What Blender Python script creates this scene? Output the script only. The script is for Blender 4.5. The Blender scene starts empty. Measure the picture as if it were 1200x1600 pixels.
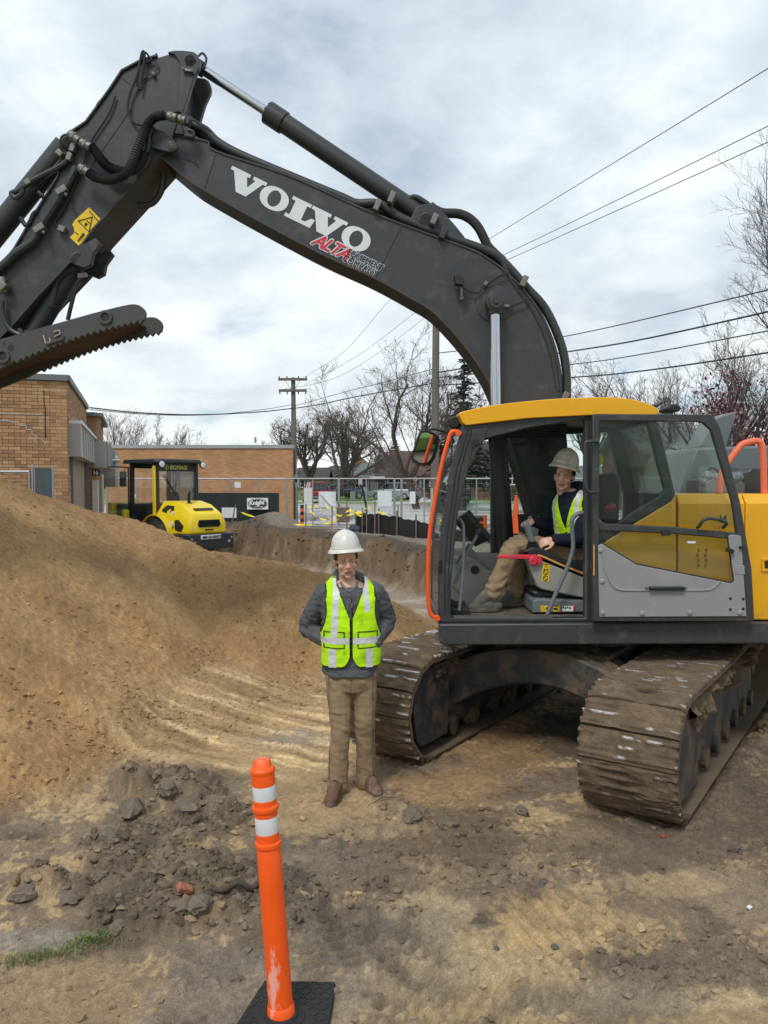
import bpy, bmesh, math, random
import numpy as np
from mathutils import Vector, Matrix, Euler, noise as mnoise
random.seed(7)
R = math.radians
SC = bpy.context.scene
COL = SC.collection
# ------------------------------------------------------------------ camera, sky, sun, exposure
EYE = 2.2
FPX = 1200.0
PITCH = math.atan(42 / 1200.0)
cam_d = bpy.data.cameras.new('camera')
cam = bpy.data.objects.new('camera', cam_d)
COL.objects.link(cam)
cam.location = (0, 0, EYE)
cam.rotation_euler = (math.pi / 2 - PITCH, 0, 0)
cam_d.sensor_fit = 'VERTICAL'
cam_d.sensor_height = 36
cam_d.sensor_width = 27
cam_d.lens = 36 * FPX / 1600
cam_d.clip_start = 0.05
cam_d.clip_end = 3000
SC.camera = cam
SC.view_settings.view_transform = 'Standard'
SC.view_settings.look = 'None'
SC.view_settings.exposure = 0.36
SC.view_settings.gamma = 1.0
SC.view_settings.use_curve_mapping = False
SUN_EL, SUN_AZ = R(52), R(205)          # azimuth clockwise from +Y: behind the camera, a little to its left
sun_d = bpy.data.lights.new('sun', 'SUN')
sun_d.energy = 1.5
sun_d.angle = R(14)
sun_d.color = (1.0, 0.965, 0.91)
sun = bpy.data.objects.new('sun', sun_d)
COL.objects.link(sun)
sd = Vector((math.sin(SUN_AZ) * math.cos(SUN_EL), math.cos(SUN_AZ) * math.cos(SUN_EL), math.sin(SUN_EL)))
sun.rotation_euler = sd.to_track_quat('Z', 'Y').to_euler()
world = bpy.data.worlds.new('World')
SC.world = world
world.use_nodes = True
def build_sky():
 nt = world.node_tree
 N, L = nt.nodes, nt.links
 N.clear()
 out = N.new('ShaderNodeOutputWorld')
 bg = N.new('ShaderNodeBackground')
 bg.inputs['Strength'].default_value = 0.107
 L.new(bg.outputs[0], out.inputs[0])
 sky = N.new('ShaderNodeTexSky')
 sky.sky_type = 'NISHITA'
 sky.sun_disc = False
 sky.sun_elevation = SUN_EL
 sky.sun_rotation = SUN_AZ
 sky.air_density = 1.0
 sky.dust_density = 1.5
 tc = N.new('ShaderNodeTexCoord')
 sep = N.new('ShaderNodeSeparateXYZ')
 L.new(tc.outputs['Generated'], sep.inputs[0])
 def m(op, a, b=None, c=None, clamp=False):
  n = N.new('ShaderNodeMath')
  n.operation = op
  n.use_clamp = clamp
  for i, v in enumerate((a, b, c)):
   if v is None:
    continue
   if isinstance(v, (int, float)):
    n.inputs[i].default_value = v
   else:
    L.new(v, n.inputs[i])
  return n.outputs[0]
 az = m('ABSOLUTE', sep.outputs['Z'])
 den = m('ADD', az, 0.34)
 cx = m('DIVIDE', sep.outputs['X'], den)
 cy = m('DIVIDE', sep.outputs['Y'], den)
 comb = N.new('ShaderNodeCombineXYZ')
 L.new(cx, comb.inputs[0])
 L.new(cy, comb.inputs[1])
 def nz(scale, detail, rough, dist, off):
  mp = N.new('ShaderNodeMapping')
  mp.inputs['Location'].default_value = off
  L.new(comb.outputs[0], mp.inputs[0])
  t = N.new('ShaderNodeTexNoise')
  t.inputs['Scale'].default_value = scale
  t.inputs['Detail'].default_value = detail
  t.inputs['Roughness'].default_value = rough
  t.inputs['Distortion'].default_value = dist
  L.new(mp.outputs[0], t.inputs['Vector'])
  return t.outputs['Fac']
 big = nz(1.55, 9, 0.54, 0.25, (3.1, 1.4, 0))
 mid = nz(4.6, 9, 0.58, 0.3, (7.7, 2.2, 4))
 hol = nz(2.4, 7, 0.55, 0.4, (1.2, 9.3, 2))
 den2 = m('ADD', m('MULTIPLY', big, 0.6), m('MULTIPLY', mid, 0.4))
 # thickness of the cloud deck: thin = bright, thick = grey
 ramp = N.new('ShaderNodeValToRGB')
 cr = ramp.color_ramp
 cr.elements[0].position = 0.38
 cr.elements[0].color = (7.3, 7.7, 7.9, 1)
 cr.elements[1].position = 0.60
 cr.elements[1].color = (3.5, 4.15, 5.0, 1)
 e = cr.elements.new(0.46)
 e.color = (5.7, 6.35, 6.9, 1)
 e = cr.elements.new(0.54)
 e.color = (4.6, 5.25, 5.95, 1)
 L.new(den2, ramp.inputs[0])
 # brighter low in the sky, where the deck thins towards the horizon
 low = m('SUBTRACT', 1.0, m('MULTIPLY', az, 2.7), clamp=True)
 bright = N.new('ShaderNodeMix')
 bright.data_type = 'RGBA'
 L.new(m('MULTIPLY', m('MULTIPLY', low, m('SUBTRACT', 1.62, den2)), 0.62, clamp=True), bright.inputs['Factor'])
 L.new(ramp.outputs[0], bright.inputs[6])
 bright.inputs[7].default_value = (8.3, 8.5, 8.3, 1)
 # small holes of blue
 hole = N.new('ShaderNodeMapRange')
 hole.inputs['From Min'].default_value = 0.55
 hole.inputs['From Max'].default_value = 0.66
 hole.inputs['To Min'].default_value = 0.0
 hole.inputs['To Max'].default_value = 0.9
 L.new(hol, hole.inputs['Value'])
 blue = N.new('ShaderNodeMix')
 blue.data_type = 'RGBA'
 L.new(m('MULTIPLY', hole.outputs[0], m('ADD', m('MULTIPLY', low, 0.75), 0.1)), blue.inputs['Factor'])
 L.new(bright.outputs[2], blue.inputs[6])
 sc = N.new('ShaderNodeVectorMath')
 sc.operation = 'MULTIPLY'
 L.new(sky.outputs[0], sc.inputs[0])
 sc.inputs[1].default_value = (0.9, 0.95, 1.0)
 L.new(sc.outputs[0], blue.inputs[7])
 L.new(blue.outputs[2], bg.inputs['Color'])
build_sky()
# ------------------------------------------------------------------ helpers
CP, SP = math.cos(PITCH), math.sin(PITCH)
def P(px, py, Y):
 """World point that lies at depth Y and shows at pixel (px, py) of the 1200x1600 photograph."""
 x = (px - 600) / FPX
 u = (800 - py) / FPX
 dy = CP + u * SP
 dz = -SP + u * CP
 k = Y / dy
 return Vector((x * k, Y, EYE + dz * k))
def G(px, py, z=0.0):
 """World point on the level z seen at a pixel."""
 x = (px - 600) / FPX
 u = (800 - py) / FPX
 k = (z - EYE) / (-SP + u * CP)
 return Vector((x * k, (CP + u * SP) * k, z))
def XZ(pts, Y):
 return [(P(a, b, Y).x, P(a, b, Y).z) for a, b in pts]
def smooth_line(pts, n=6):
 """Catmull-Rom through the points (tuples of any length)."""
 pts = [np.array(p, float) for p in pts]
 out = []
 for i in range(len(pts) - 1):
  p0 = pts[max(i - 1, 0)]
  p1, p2 = pts[i], pts[i + 1]
  p3 = pts[min(i + 2, len(pts) - 1)]
  for k in range(n):
   t = k / n
   out.append(0.5 * ((2 * p1) + (-p0 + p2) * t + (2 * p0 - 5 * p1 + 4 * p2 - p3) * t * t + (-p0 + 3 * p1 - 3 * p2 + p3) * t ** 3))
 out.append(pts[-1])
 return [tuple(p) for p in out]
ORIG = {}
SPLIT = set('''hose hose_fitting cylinder_bracket bolt rivet bolt_hole pin_collar pin_hole drain_hole weld_seam eye iris eyelid window pane grease_line lead_clip light_lead line_block lock_fitting
boom_bracket idler_guard glass_label latch handle_screw boom_pipe hose_guide cross_member side_inlet wiper seam wall_lamp door meter_box coping far_hand_rail post cable insulator porch_post wing_mirror bumper weld_mark rail_foot
pictogram pipe_clamp bottom_roller light_bracket mirror_arm drum_frame front_console filter_housing roof_console side_cover stick_figure_print window_seal top_plate step fold small_print label_print driveway round_sticker body_weld tread_strip cable_guard foot_block metal_box door_seal yellow_post'''.split())
class MB:
 def __init__(self):
  self.v, self.f, self.m = [], [], []
 def add(self, verts, faces, mi=0):
  b = len(self.v)
  self.v.extend(Vector(v) for v in verts)
  for f in faces:
   self.f.append(tuple(i + b for i in f))
   self.m.append(mi)
  return self
 def box(self, c, s, rot=None, mi=0):
  hx, hy, hz = s[0] / 2, s[1] / 2, s[2] / 2
  vs = [Vector((x, y, z)) for x in (-hx, hx) for y in (-hy, hy) for z in (-hz, hz)]
  if rot is not None:
   vs = [rot @ v for v in vs]
  c = Vector(c)
  return self.add([v + c for v in vs], [(0, 1, 3, 2), (4, 6, 7, 5), (0, 4, 5, 1), (2, 3, 7, 6), (0, 2, 6, 4), (1, 5, 7, 3)], mi)
 def bb(self, x0, x1, y0, y1, z0, z1, mi=0):
  return self.box(((x0 + x1) / 2, (y0 + y1) / 2, (z0 + z1) / 2), (abs(x1 - x0), abs(y1 - y0), abs(z1 - z0)), None, mi)
 def bar(self, a, b, w, h, up=(0, 0, 1), mi=0):
  a, b = Vector(a), Vector(b)
  d = b - a
  L = d.length
  z = d.normalized()
  y = Vector(up) - z * z.dot(Vector(up))
  if y.length < 1e-4:
   y = Vector((0, 1, 0)) - z * z.y
   if y.length < 1e-4:
    y = Vector((1, 0, 0))
  y.normalize()
  x = y.cross(z)
  rot = Matrix((x, y, z)).transposed()
  return self.box((a + b) / 2, (w, h, L), rot, mi)
 def tube(self, pts, r, sides=8, mi=0, caps=True, closed=False):
  pts = [Vector(p) for p in pts]
  n = len(pts)
  rs = r if isinstance(r, (list, tuple)) else [r] * n
  rings = []
  up = None
  for i in range(n):
   if closed:
    d = pts[(i + 1) % n] - pts[i - 1]
   else:
    d = pts[min(i + 1, n - 1)] - pts[max(i - 1, 0)]
   if d.length < 1e-9:
    d = Vector((0, 0, 1))
   d.normalize()
   if up is None:
    up = Vector((0, 0, 1)) if abs(d.z) < 0.9 else Vector((0, 1, 0))
   x = up - d * d.dot(up)
   if x.length < 1e-5:
    x = d.orthogonal()
   x.normalize()
   up = x
   y = d.cross(x)
   rings.append([pts[i] + (x * math.cos(2 * math.pi * k / sides) + y * math.sin(2 * math.pi * k / sides)) * rs[i] for k in range(sides)])
  self.loft(rings, mi, caps=caps and not closed, closed=closed)
  return self
 def loft(self, rings, mi=0, caps=True, closed=False):
  n, s = len(rings), len(rings[0])
  vs = [v for r in rings for v in r]
  fs = []
  for i in range(n if closed else n - 1):
   a, b = i * s, ((i + 1) % n) * s
   for k in range(s):
    k2 = (k + 1) % s
    fs.append((a + k, a + k2, b + k2, b + k))
  if caps:
   fs.append(tuple(range(s - 1, -1, -1)))
   fs.append(tuple((n - 1) * s + k for k in range(s)))
  return self.add(vs, fs, mi)
 def prism(self, poly, y0, y1, mi=0):
  """Polygon of (x, z) pairs extruded along y."""
  n = len(poly)
  vs = [Vector((x, y0, z)) for x, z in poly] + [Vector((x, y1, z)) for x, z in poly]
  fs = [tuple(range(n)), tuple(range(2 * n - 1, n - 1, -1))]
  for i in range(n):
   j = (i + 1) % n
   fs.append((j, i, i + n, j + n))
  return self.add(vs, fs, mi)
 def ring(self, outer, inner, y0, y1, mi=0):
  """Frame between two (x, z) loops of equal length, extruded along y."""
  n = len(outer)
  vs = [Vector((x, y, z)) for y in (y0, y1) for loop in (outer, inner) for x, z in loop]
  fs = []
  for i in range(n):
   j = (i + 1) % n
   fs += [(i, j, n + j, n + i), (2 * n + j, 2 * n + i, 3 * n + i, 3 * n + j), (j, i, 2 * n + i, 2 * n + j), (n + i, n + j, 3 * n + j, 3 * n + i)]
  return self.add(vs, fs, mi)
 def strip(self, line, y0, y1, th, mi=0):
  """A plate of thickness th that follows an (x, z) line."""
  line = [Vector((a, 0, b)) for a, b in line]
  rings = []
  for i, p in enumerate(line):
   d = (line[min(i + 1, len(line) - 1)] - line[max(i - 1, 0)]).normalized()
   nrm = Vector((-d.z, 0, d.x)) * th
   rings.append([Vector((p.x, y0, p.z)), Vector((p.x, y1, p.z)), Vector((p.x + nrm.x, y1, p.z + nrm.z)), Vector((p.x + nrm.x, y0, p.z + nrm.z))])
  return self.loft(rings, mi)
 def cyl(self, a, b, r, sides=16, mi=0, r2=None):
  return self.tube([a, b], [r, r if r2 is None else r2], sides, mi)
 def lathe(self, prof, c=(0, 0, 0), axis='z', sides=24, mi=0):
  c = Vector(c)
  rings = []
  for r, h in prof:
   ring = []
   for k in range(sides):
    a = 2 * math.pi * k / sides
    u, w = math.cos(a) * r, math.sin(a) * r
    if axis == 'z':
     ring.append(c + Vector((u, w, h)))
    elif axis == 'y':
     ring.append(c + Vector((w, h, u)))
    else:
     ring.append(c + Vector((h, u, w)))
   rings.append(ring)
  return self.loft(rings, mi)
 def ball(self, c, r, seg=12, mi=0, rot=None):
  c = Vector(c)
  if isinstance(r, (int, float)):
   r = (r, r, r)
  rings = []
  nr = max(4, seg // 2)
  for i in range(nr + 1):
   t = math.pi * i / nr
   t = min(max(t, 0.04), math.pi - 0.04)
   ring = []
   for k in range(seg):
    a = 2 * math.pi * k / seg
    p = Vector((r[0] * math.sin(t) * math.cos(a), r[1] * math.sin(t) * math.sin(a), -r[2] * math.cos(t)))
    if rot is not None:
     p = rot @ p
    ring.append(c + p)
   rings.append(ring)
  return self.loft(rings, mi)
 def xf(self, M):
  self.v = [M @ v for v in self.v]
  return self
 def mesh(self, name, off=Vector((0, 0, 0))):
  me = bpy.data.meshes.new(name)
  me.from_pydata([tuple(v - off) for v in self.v], [], self.f)
  if any(self.m):
   me.polygons.foreach_set('material_index', self.m)
  bm = bmesh.new()
  bm.from_mesh(me)
  bmesh.ops.recalc_face_normals(bm, faces=bm.faces)
  bm.to_mesh(me)
  bm.free()
  return me
 def build(self, name, mats, parent=None, bevel=0, smooth=True, angle=35, seg=2):
  if name in SPLIT:
   first = None
   for piece in self.pieces():
    o = piece.build1(name, mats, parent, bevel, smooth, angle, seg)
    first = first or o
   return first
  return self.build1(name, mats, parent, bevel, smooth, angle, seg)
 def pieces(self):
  par = list(range(len(self.v)))
  def root(i):
   while par[i] != i:
    par[i] = par[par[i]]
    i = par[i]
   return i
  for f in self.f:
   a = root(f[0])
   for i in f[1:]:
    par[root(i)] = a
  out = {}
  for f, m_ in zip(self.f, self.m):
   out.setdefault(root(f[0]), []).append((f, m_))
  res = []
  for fs in out.values():
   ids = sorted({i for f, _ in fs for i in f})
   mp = {i: j for j, i in enumerate(ids)}
   q = MB()
   q.v = [self.v[i] for i in ids]
   q.f = [tuple(mp[i] for i in f) for f, _ in fs]
   q.m = [m_ for _, m_ in fs]
   res.append(q)
  return res
 def build1(self, name, mats, parent=None, bevel=0, smooth=True, angle=35, seg=2):
  off = ORIG.get(parent.name, Vector((0, 0, 0))) if parent else Vector((0, 0, 0))
  me = self.mesh(name, off)
  for m in (mats if isinstance(mats, (list, tuple)) else [mats]):
   me.materials.append(m)
  return put(name, me, parent, bevel, smooth, angle, seg)
def put(name, me, parent=None, bevel=0, smooth=True, angle=35, seg=2):
 o = bpy.data.objects.new(name, me)
 COL.objects.link(o)
 if parent:
  o.parent = parent
  ORIG[o.name] = ORIG.get(parent.name, Vector((0, 0, 0)))
 if smooth:
  me.shade_smooth()
  me.set_sharp_from_angle(angle=R(angle))
 if bevel:
  b = o.modifiers.new('bevel', 'BEVEL')
  b.width = bevel
  b.segments = seg
  b.limit_method = 'ANGLE'
  b.angle_limit = R(40)
  b.harden_normals = False
 return o
def tag(o, label, cat, group=None, kind=None):
 if label:
  o['label'] = label
 if cat:
  o['category'] = cat
 if group:
  o['group'] = group
 if kind:
  o['kind'] = kind
 return o
def thing(name, label, cat, loc=(0, 0, 0), rotz=0, group=None, local=False):
 o = bpy.data.objects.new(name, None)
 COL.objects.link(o)
 o.empty_display_size = 0.3
 o.location = loc
 o.rotation_euler = (0, 0, rotz)
 ORIG[o.name] = Vector((0, 0, 0)) if local else Vector(loc)
 return tag(o, label, cat, group)
def copy_tree(o, parent=None):
 c = o.copy()
 COL.objects.link(c)
 if parent:
  c.parent = parent
 for ch in o.children:
  copy_tree(ch, c)
 return c
TXT = bpy.data.scenes.new('txt')
def text(s, size, mat_, M, parent, halo=0, offset=0, shear=0, name='lettering', extrude=0.002, spacing=1.0, align='LEFT'):
 cu = bpy.data.curves.new(name, 'FONT')
 cu.body = s
 cu.size = size
 cu.offset = offset
 cu.shear = shear
 cu.extrude = extrude
 cu.space_character = spacing
 cu.align_x = align
 cu.resolution_u = 3
 tmp = bpy.data.objects.new(name, cu)
 TXT.collection.objects.link(tmp)
 TXT.view_layers[0].update()
 me = bpy.data.meshes.new_from_object(tmp.evaluated_get(TXT.view_layers[0].depsgraph))
 bpy.data.objects.remove(tmp)
 if halo:
  vs = [v.co.copy() for v in me.vertices]
  fs = [tuple(f.vertices) for f in me.polygons]
  kk = MB()
  for i in range(12):
   a = 2 * math.pi * i / 12
   d = Vector((math.cos(a) * halo, math.sin(a) * halo, -0.00012 * i))
   kk.add([v + d for v in vs], fs)
  kk.add([v + Vector((0, 0, 0.0002)) for v in vs], fs)
  bpy.data.meshes.remove(me)
  me = bpy.data.meshes.new(name)
  me.from_pydata([tuple(v) for v in kk.v], [], kk.f)
 me.materials.clear()
 me.materials.append(mat_)
 o = bpy.data.objects.new(name, me)
 COL.objects.link(o)
 o.parent = parent
 off = ORIG.get(parent.name, Vector((0, 0, 0)))
 o.matrix_local = Matrix.Translation(-off) @ M
 ORIG[o.name] = off
 return o
def facing(loc, ang=0, yaw=0):
 """Matrix of a text plane that faces -y, turned by ang in its own plane."""
 return Matrix.Translation(Vector(loc)) @ Matrix.Rotation(yaw, 4, 'Z') @ Matrix.Rotation(math.pi / 2, 4, 'X') @ Matrix.Rotation(ang, 4, 'Z')
# ------------------------------------------------------------------ materials
def mat(name, col, rough=0.6, metal=0.0, var=0.12, vscale=6.0, bump=0.0, bscale=60.0, spec=0.5,
  dirt=None, dscale=5.0, damt=0.5, drough=0.9, coat=0.0, emis=None, stretch=None, dup=0.0):
 m_ = bpy.data.materials.new(name)
 m_.use_nodes = True
 nt = m_.node_tree
 N, L = nt.nodes, nt.links
 b = N['Principled BSDF']
 b.inputs['Roughness'].default_value = rough
 b.inputs['Metallic'].default_value = metal
 b.inputs['Specular IOR Level'].default_value = spec
 if coat:
  b.inputs['Coat Weight'].default_value = coat
  b.inputs['Coat Roughness'].default_value = 0.08
 tc = N.new('ShaderNodeTexCoord')
 vec = tc.outputs['Object']
 if stretch:
  mp = N.new('ShaderNodeMapping')
  mp.inputs['Scale'].default_value = stretch
  L.new(vec, mp.inputs[0])
  vec = mp.outputs[0]
 n1 = N.new('ShaderNodeTexNoise')
 n1.inputs['Scale'].default_value = vscale
 n1.inputs['Detail'].default_value = 6
 n1.inputs['Roughness'].default_value = 0.6
 L.new(vec, n1.inputs['Vector'])
 mr = N.new('ShaderNodeMapRange')
 mr.inputs['From Min'].default_value = 0.25
 mr.inputs['From Max'].default_value = 0.75
 mr.inputs['To Min'].default_value = 1 - var
 mr.inputs['To Max'].default_value = 1 + var
 L.new(n1.outputs['Fac'], mr.inputs['Value'])
 mul = N.new('ShaderNodeVectorMath')
 mul.operation = 'SCALE'
 mul.inputs[0].default_value = col[:3]
 L.new(mr.outputs[0], mul.inputs['Scale'])
 colout = mul.outputs[0]
 if dirt:
  n2 = N.new('ShaderNodeTexNoise')
  n2.inputs['Scale'].default_value = dscale
  n2.inputs['Detail'].default_value = 9
  n2.inputs['Roughness'].default_value = 0.68
  L.new(vec, n2.inputs['Vector'])
  fac = n2.outputs['Fac']
  if dup:      # dirt lies rather on faces that look up
   ge = N.new('ShaderNodeNewGeometry')
   sp = N.new('ShaderNodeSeparateXYZ')
   L.new(ge.outputs['Normal'], sp.inputs[0])
   ma = N.new('ShaderNodeMath')
   ma.operation = 'MULTIPLY_ADD'
   L.new(sp.outputs['Z'], ma.inputs[0])
   ma.inputs[1].default_value = dup
   L.new(fac, ma.inputs[2])
   fac = ma.outputs[0]
  rp = N.new('ShaderNodeMapRange')
  rp.inputs['From Min'].default_value = 0.72 - damt * 0.45
  rp.inputs['From Max'].default_value = 0.82 - damt * 0.3
  L.new(fac, rp.inputs['Value'])
  mx = N.new('ShaderNodeMix')
  mx.data_type = 'RGBA'
  L.new(rp.outputs[0], mx.inputs['Factor'])
  L.new(colout, mx.inputs[6])
  mx.inputs[7].default_value = (*dirt[:3], 1)
  colout = mx.outputs[2]
  mr2 = N.new('ShaderNodeMapRange')
  mr2.inputs['To Min'].default_value = rough
  mr2.inputs['To Max'].default_value = drough
  L.new(rp.outputs[0], mr2.inputs['Value'])
  L.new(mr2.outputs[0], b.inputs['Roughness'])
 L.new(colout, b.inputs['Base Color'])
 if bump:
  n3 = N.new('ShaderNodeTexNoise')
  n3.inputs['Scale'].default_value = bscale
  n3.inputs['Detail'].default_value = 5
  L.new(vec, n3.inputs['Vector'])
  bp = N.new('ShaderNodeBump')
  bp.inputs['Strength'].default_value = bump
  bp.inputs['Distance'].default_value = 0.02
  L.new(n3.outputs['Fac'], bp.inputs['Height'])
  L.new(bp.outputs[0], b.inputs['Normal'])
 if emis:
  b.inputs['Emission Color'].default_value = (*emis[:3], 1)
  b.inputs['Emission Strength'].default_value = emis[3]
 return m_
def glass(name, tint=(0.8, 0.92, 0.86), refl=1.0, haze=0.06):
 m_ = bpy.data.materials.new(name)
 m_.use_nodes = True
 nt = m_.node_tree
 N, L = nt.nodes, nt.links
 N.clear()
 out = N.new('ShaderNodeOutputMaterial')
 tr = N.new('ShaderNodeBsdfTransparent')
 tr.inputs['Color'].default_value = (*tint, 1)
 gl = N.new('ShaderNodeBsdfGlossy')
 gl.inputs['Roughness'].default_value = 0.02
 fr = N.new('ShaderNodeFresnel')
 fr.inputs['IOR'].default_value = 1.5
 mu = N.new('ShaderNodeMath')
 mu.operation = 'MULTIPLY'
 mu.inputs[1].default_value = refl
 L.new(fr.outputs[0], mu.inputs[0])
 mx = N.new('ShaderNodeMixShader')
 L.new(mu.outputs[0], mx.inputs[0])
 L.new(tr.outputs[0], mx.inputs[1])
 L.new(gl.outputs[0], mx.inputs[2])
 df = N.new('ShaderNodeBsdfDiffuse')
 df.inputs['Color'].default_value = (0.55, 0.6, 0.58, 1)
 tc = N.new('ShaderNodeTexCoord')
 nn = N.new('ShaderNodeTexNoise')
 nn.inputs['Scale'].default_value = 5
 nn.inputs['Detail'].default_value = 6
 L.new(tc.outputs['Object'], nn.inputs['Vector'])
 m2 = N.new('ShaderNodeMath')
 m2.operation = 'MULTIPLY'
 m2.inputs[1].default_value = haze * 2
 L.new(nn.outputs['Fac'], m2.inputs[0])
 mx2 = N.new('ShaderNodeMixShader')
 L.new(m2.outputs[0], mx2.inputs[0])
 L.new(mx.outputs[0], mx2.inputs[1])
 L.new(df.outputs[0], mx2.inputs[2])
 L.new(mx2.outputs[0], out.inputs[0])
 return m_
def attr_mat(name, rough=0.9, nscale=60.0, namt=0.25, bump=0.4, bscale=90.0, wet=False, spec=0.4):
 """Base colour from the face/vertex colour attribute 'Col', broken up by fine noise."""
 m_ = bpy.data.materials.new(name)
 m_.use_nodes = True
 nt = m_.node_tree
 N, L = nt.nodes, nt.links
 b = N['Principled BSDF']
 b.inputs['Roughness'].default_value = rough
 b.inputs['Specular IOR Level'].default_value = spec
 at = N.new('ShaderNodeAttribute')
 at.attribute_name = 'Col'
 tc = N.new('ShaderNodeTexCoord')
 n1 = N.new('ShaderNodeTexNoise')
 n1.inputs['Scale'].default_value = nscale
 n1.inputs['Detail'].default_value = 8
 n1.inputs['Roughness'].default_value = 0.7
 L.new(tc.outputs['Object'], n1.inputs['Vector'])
 mr = N.new('ShaderNodeMapRange')
 mr.inputs['From Min'].default_value = 0.3
 mr.inputs['From Max'].default_value = 0.7
 mr.inputs['To Min'].default_value = 1 - namt
 mr.inputs['To Max'].default_value = 1 + namt
 L.new(n1.outputs['Fac'], mr.inputs['Value'])
 fac = mr.outputs[0]
 if wet:
  n4 = N.new('ShaderNodeTexNoise')
  n4.inputs['Scale'].default_value = nscale * 3.3
  n4.inputs['Detail'].default_value = 4
  n4.inputs['Roughness'].default_value = 0.8
  L.new(tc.outputs['Object'], n4.inputs['Vector'])
  m4 = N.new('ShaderNodeMapRange')
  m4.inputs['From Min'].default_value = 0.32
  m4.inputs['From Max'].default_value = 0.68
  m4.inputs['To Min'].default_value = 0.62
  m4.inputs['To Max'].default_value = 1.38
  L.new(n4.outputs['Fac'], m4.inputs['Value'])
  mm = N.new('ShaderNodeMath')
  mm.operation = 'MULTIPLY'
  L.new(fac, mm.inputs[0])
  L.new(m4.outputs[0], mm.inputs[1])
  fac = mm.outputs[0]
 sc = N.new('ShaderNodeVectorMath')
 sc.operation = 'SCALE'
 L.new(at.outputs['Color'], sc.inputs[0])
 L.new(fac, sc.inputs['Scale'])
 L.new(sc.outputs[0], b.inputs['Base Color'])
 if wet:
  mr2 = N.new('ShaderNodeMapRange')
  mr2.inputs['To Min'].default_value = rough
  mr2.inputs['To Max'].default_value = 0.22
  L.new(at.outputs['Alpha'], mr2.inputs['Value'])
  L.new(mr2.outputs[0], b.inputs['Roughness'])
 n2 = N.new('ShaderNodeTexNoise')
 n2.inputs['Scale'].default_value = bscale
 n2.inputs['Detail'].default_value = 6
 n2.inputs['Roughness'].default_value = 0.7
 L.new(tc.outputs['Object'], n2.inputs['Vector'])
 bp = N.new('ShaderNodeBump')
 bp.inputs['Strength'].default_value = bump
 bp.inputs['Distance'].default_value = 0.015
 L.new(n2.outputs['Fac'], bp.inputs['Height'])
 L.new(bp.outputs[0], b.inputs['Normal'])
 return m_
def set_col(me, cols):
 """cols: (n_verts, 4) array to point attribute Col."""
 a = me.color_attributes.new('Col', 'FLOAT_COLOR', 'POINT')
 a.data.foreach_set('color', np.asarray(cols, dtype=np.float32).ravel())
def brick_mat(name, c1, c2, mortar, bw=0.205, bh=0.0677, wscale=1.0):
 m_ = bpy.data.materials.new(name)
 m_.use_nodes = True
 nt = m_.node_tree
 N, L = nt.nodes, nt.links
 b = N['Principled BSDF']
 b.inputs['Roughness'].default_value = 0.9
 tc = N.new('ShaderNodeTexCoord')
 sp = N.new('ShaderNodeSeparateXYZ')
 L.new(tc.outputs['Object'], sp.inputs[0])
 ad = N.new('ShaderNodeMath')
 L.new(sp.outputs['X'], ad.inputs[0])
 L.new(sp.outputs['Y'], ad.inputs[1])
 cb = N.new('ShaderNodeCombineXYZ')
 L.new(ad.outputs[0], cb.inputs[0])
 L.new(sp.outputs['Z'], cb.inputs[1])
 br = N.new('ShaderNodeTexBrick')
 br.inputs['Scale'].default_value = 1.0
 br.inputs['Brick Width'].default_value = bw
 br.inputs['Row Height'].default_value = bh
 br.inputs['Mortar Size'].default_value = 0.008
 br.inputs['Color1'].default_value = (*c1, 1)
 br.inputs['Color2'].default_value = (*c2, 1)
 br.inputs['Mortar'].default_value = (*mortar, 1)
 br.inputs['Bias'].default_value = 0.1
 L.new(cb.outputs[0], br.inputs['Vector'])
 n1 = N.new('ShaderNodeTexNoise')
 n1.inputs['Scale'].default_value = 1.3 * wscale
 n1.inputs['Detail'].default_value = 8
 L.new(tc.outputs['Object'], n1.inputs['Vector'])
 mr = N.new('ShaderNodeMapRange')
 mr.inputs['From Min'].default_value = 0.3
 mr.inputs['From Max'].default_value = 0.7
 mr.inputs['To Min'].default_value = 0.82
 mr.inputs['To Max'].default_value = 1.15
 L.new(n1.outputs['Fac'], mr.inputs['Value'])
 sc = N.new('ShaderNodeVectorMath')
 sc.operation = 'SCALE'
 L.new(br.outputs['Color'], sc.inputs[0])
 L.new(mr.outputs[0], sc.inputs['Scale'])
 L.new(sc.outputs[0], b.inputs['Base Color'])
 bp = N.new('ShaderNodeBump')
 bp.inputs['Strength'].default_value = 0.6
 bp.inputs['Distance'].default_value = 0.01
 bp.invert = True
 L.new(br.outputs['Fac'], bp.inputs['Height'])
 L.new(bp.outputs[0], b.inputs['Normal'])
 return m_
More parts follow.
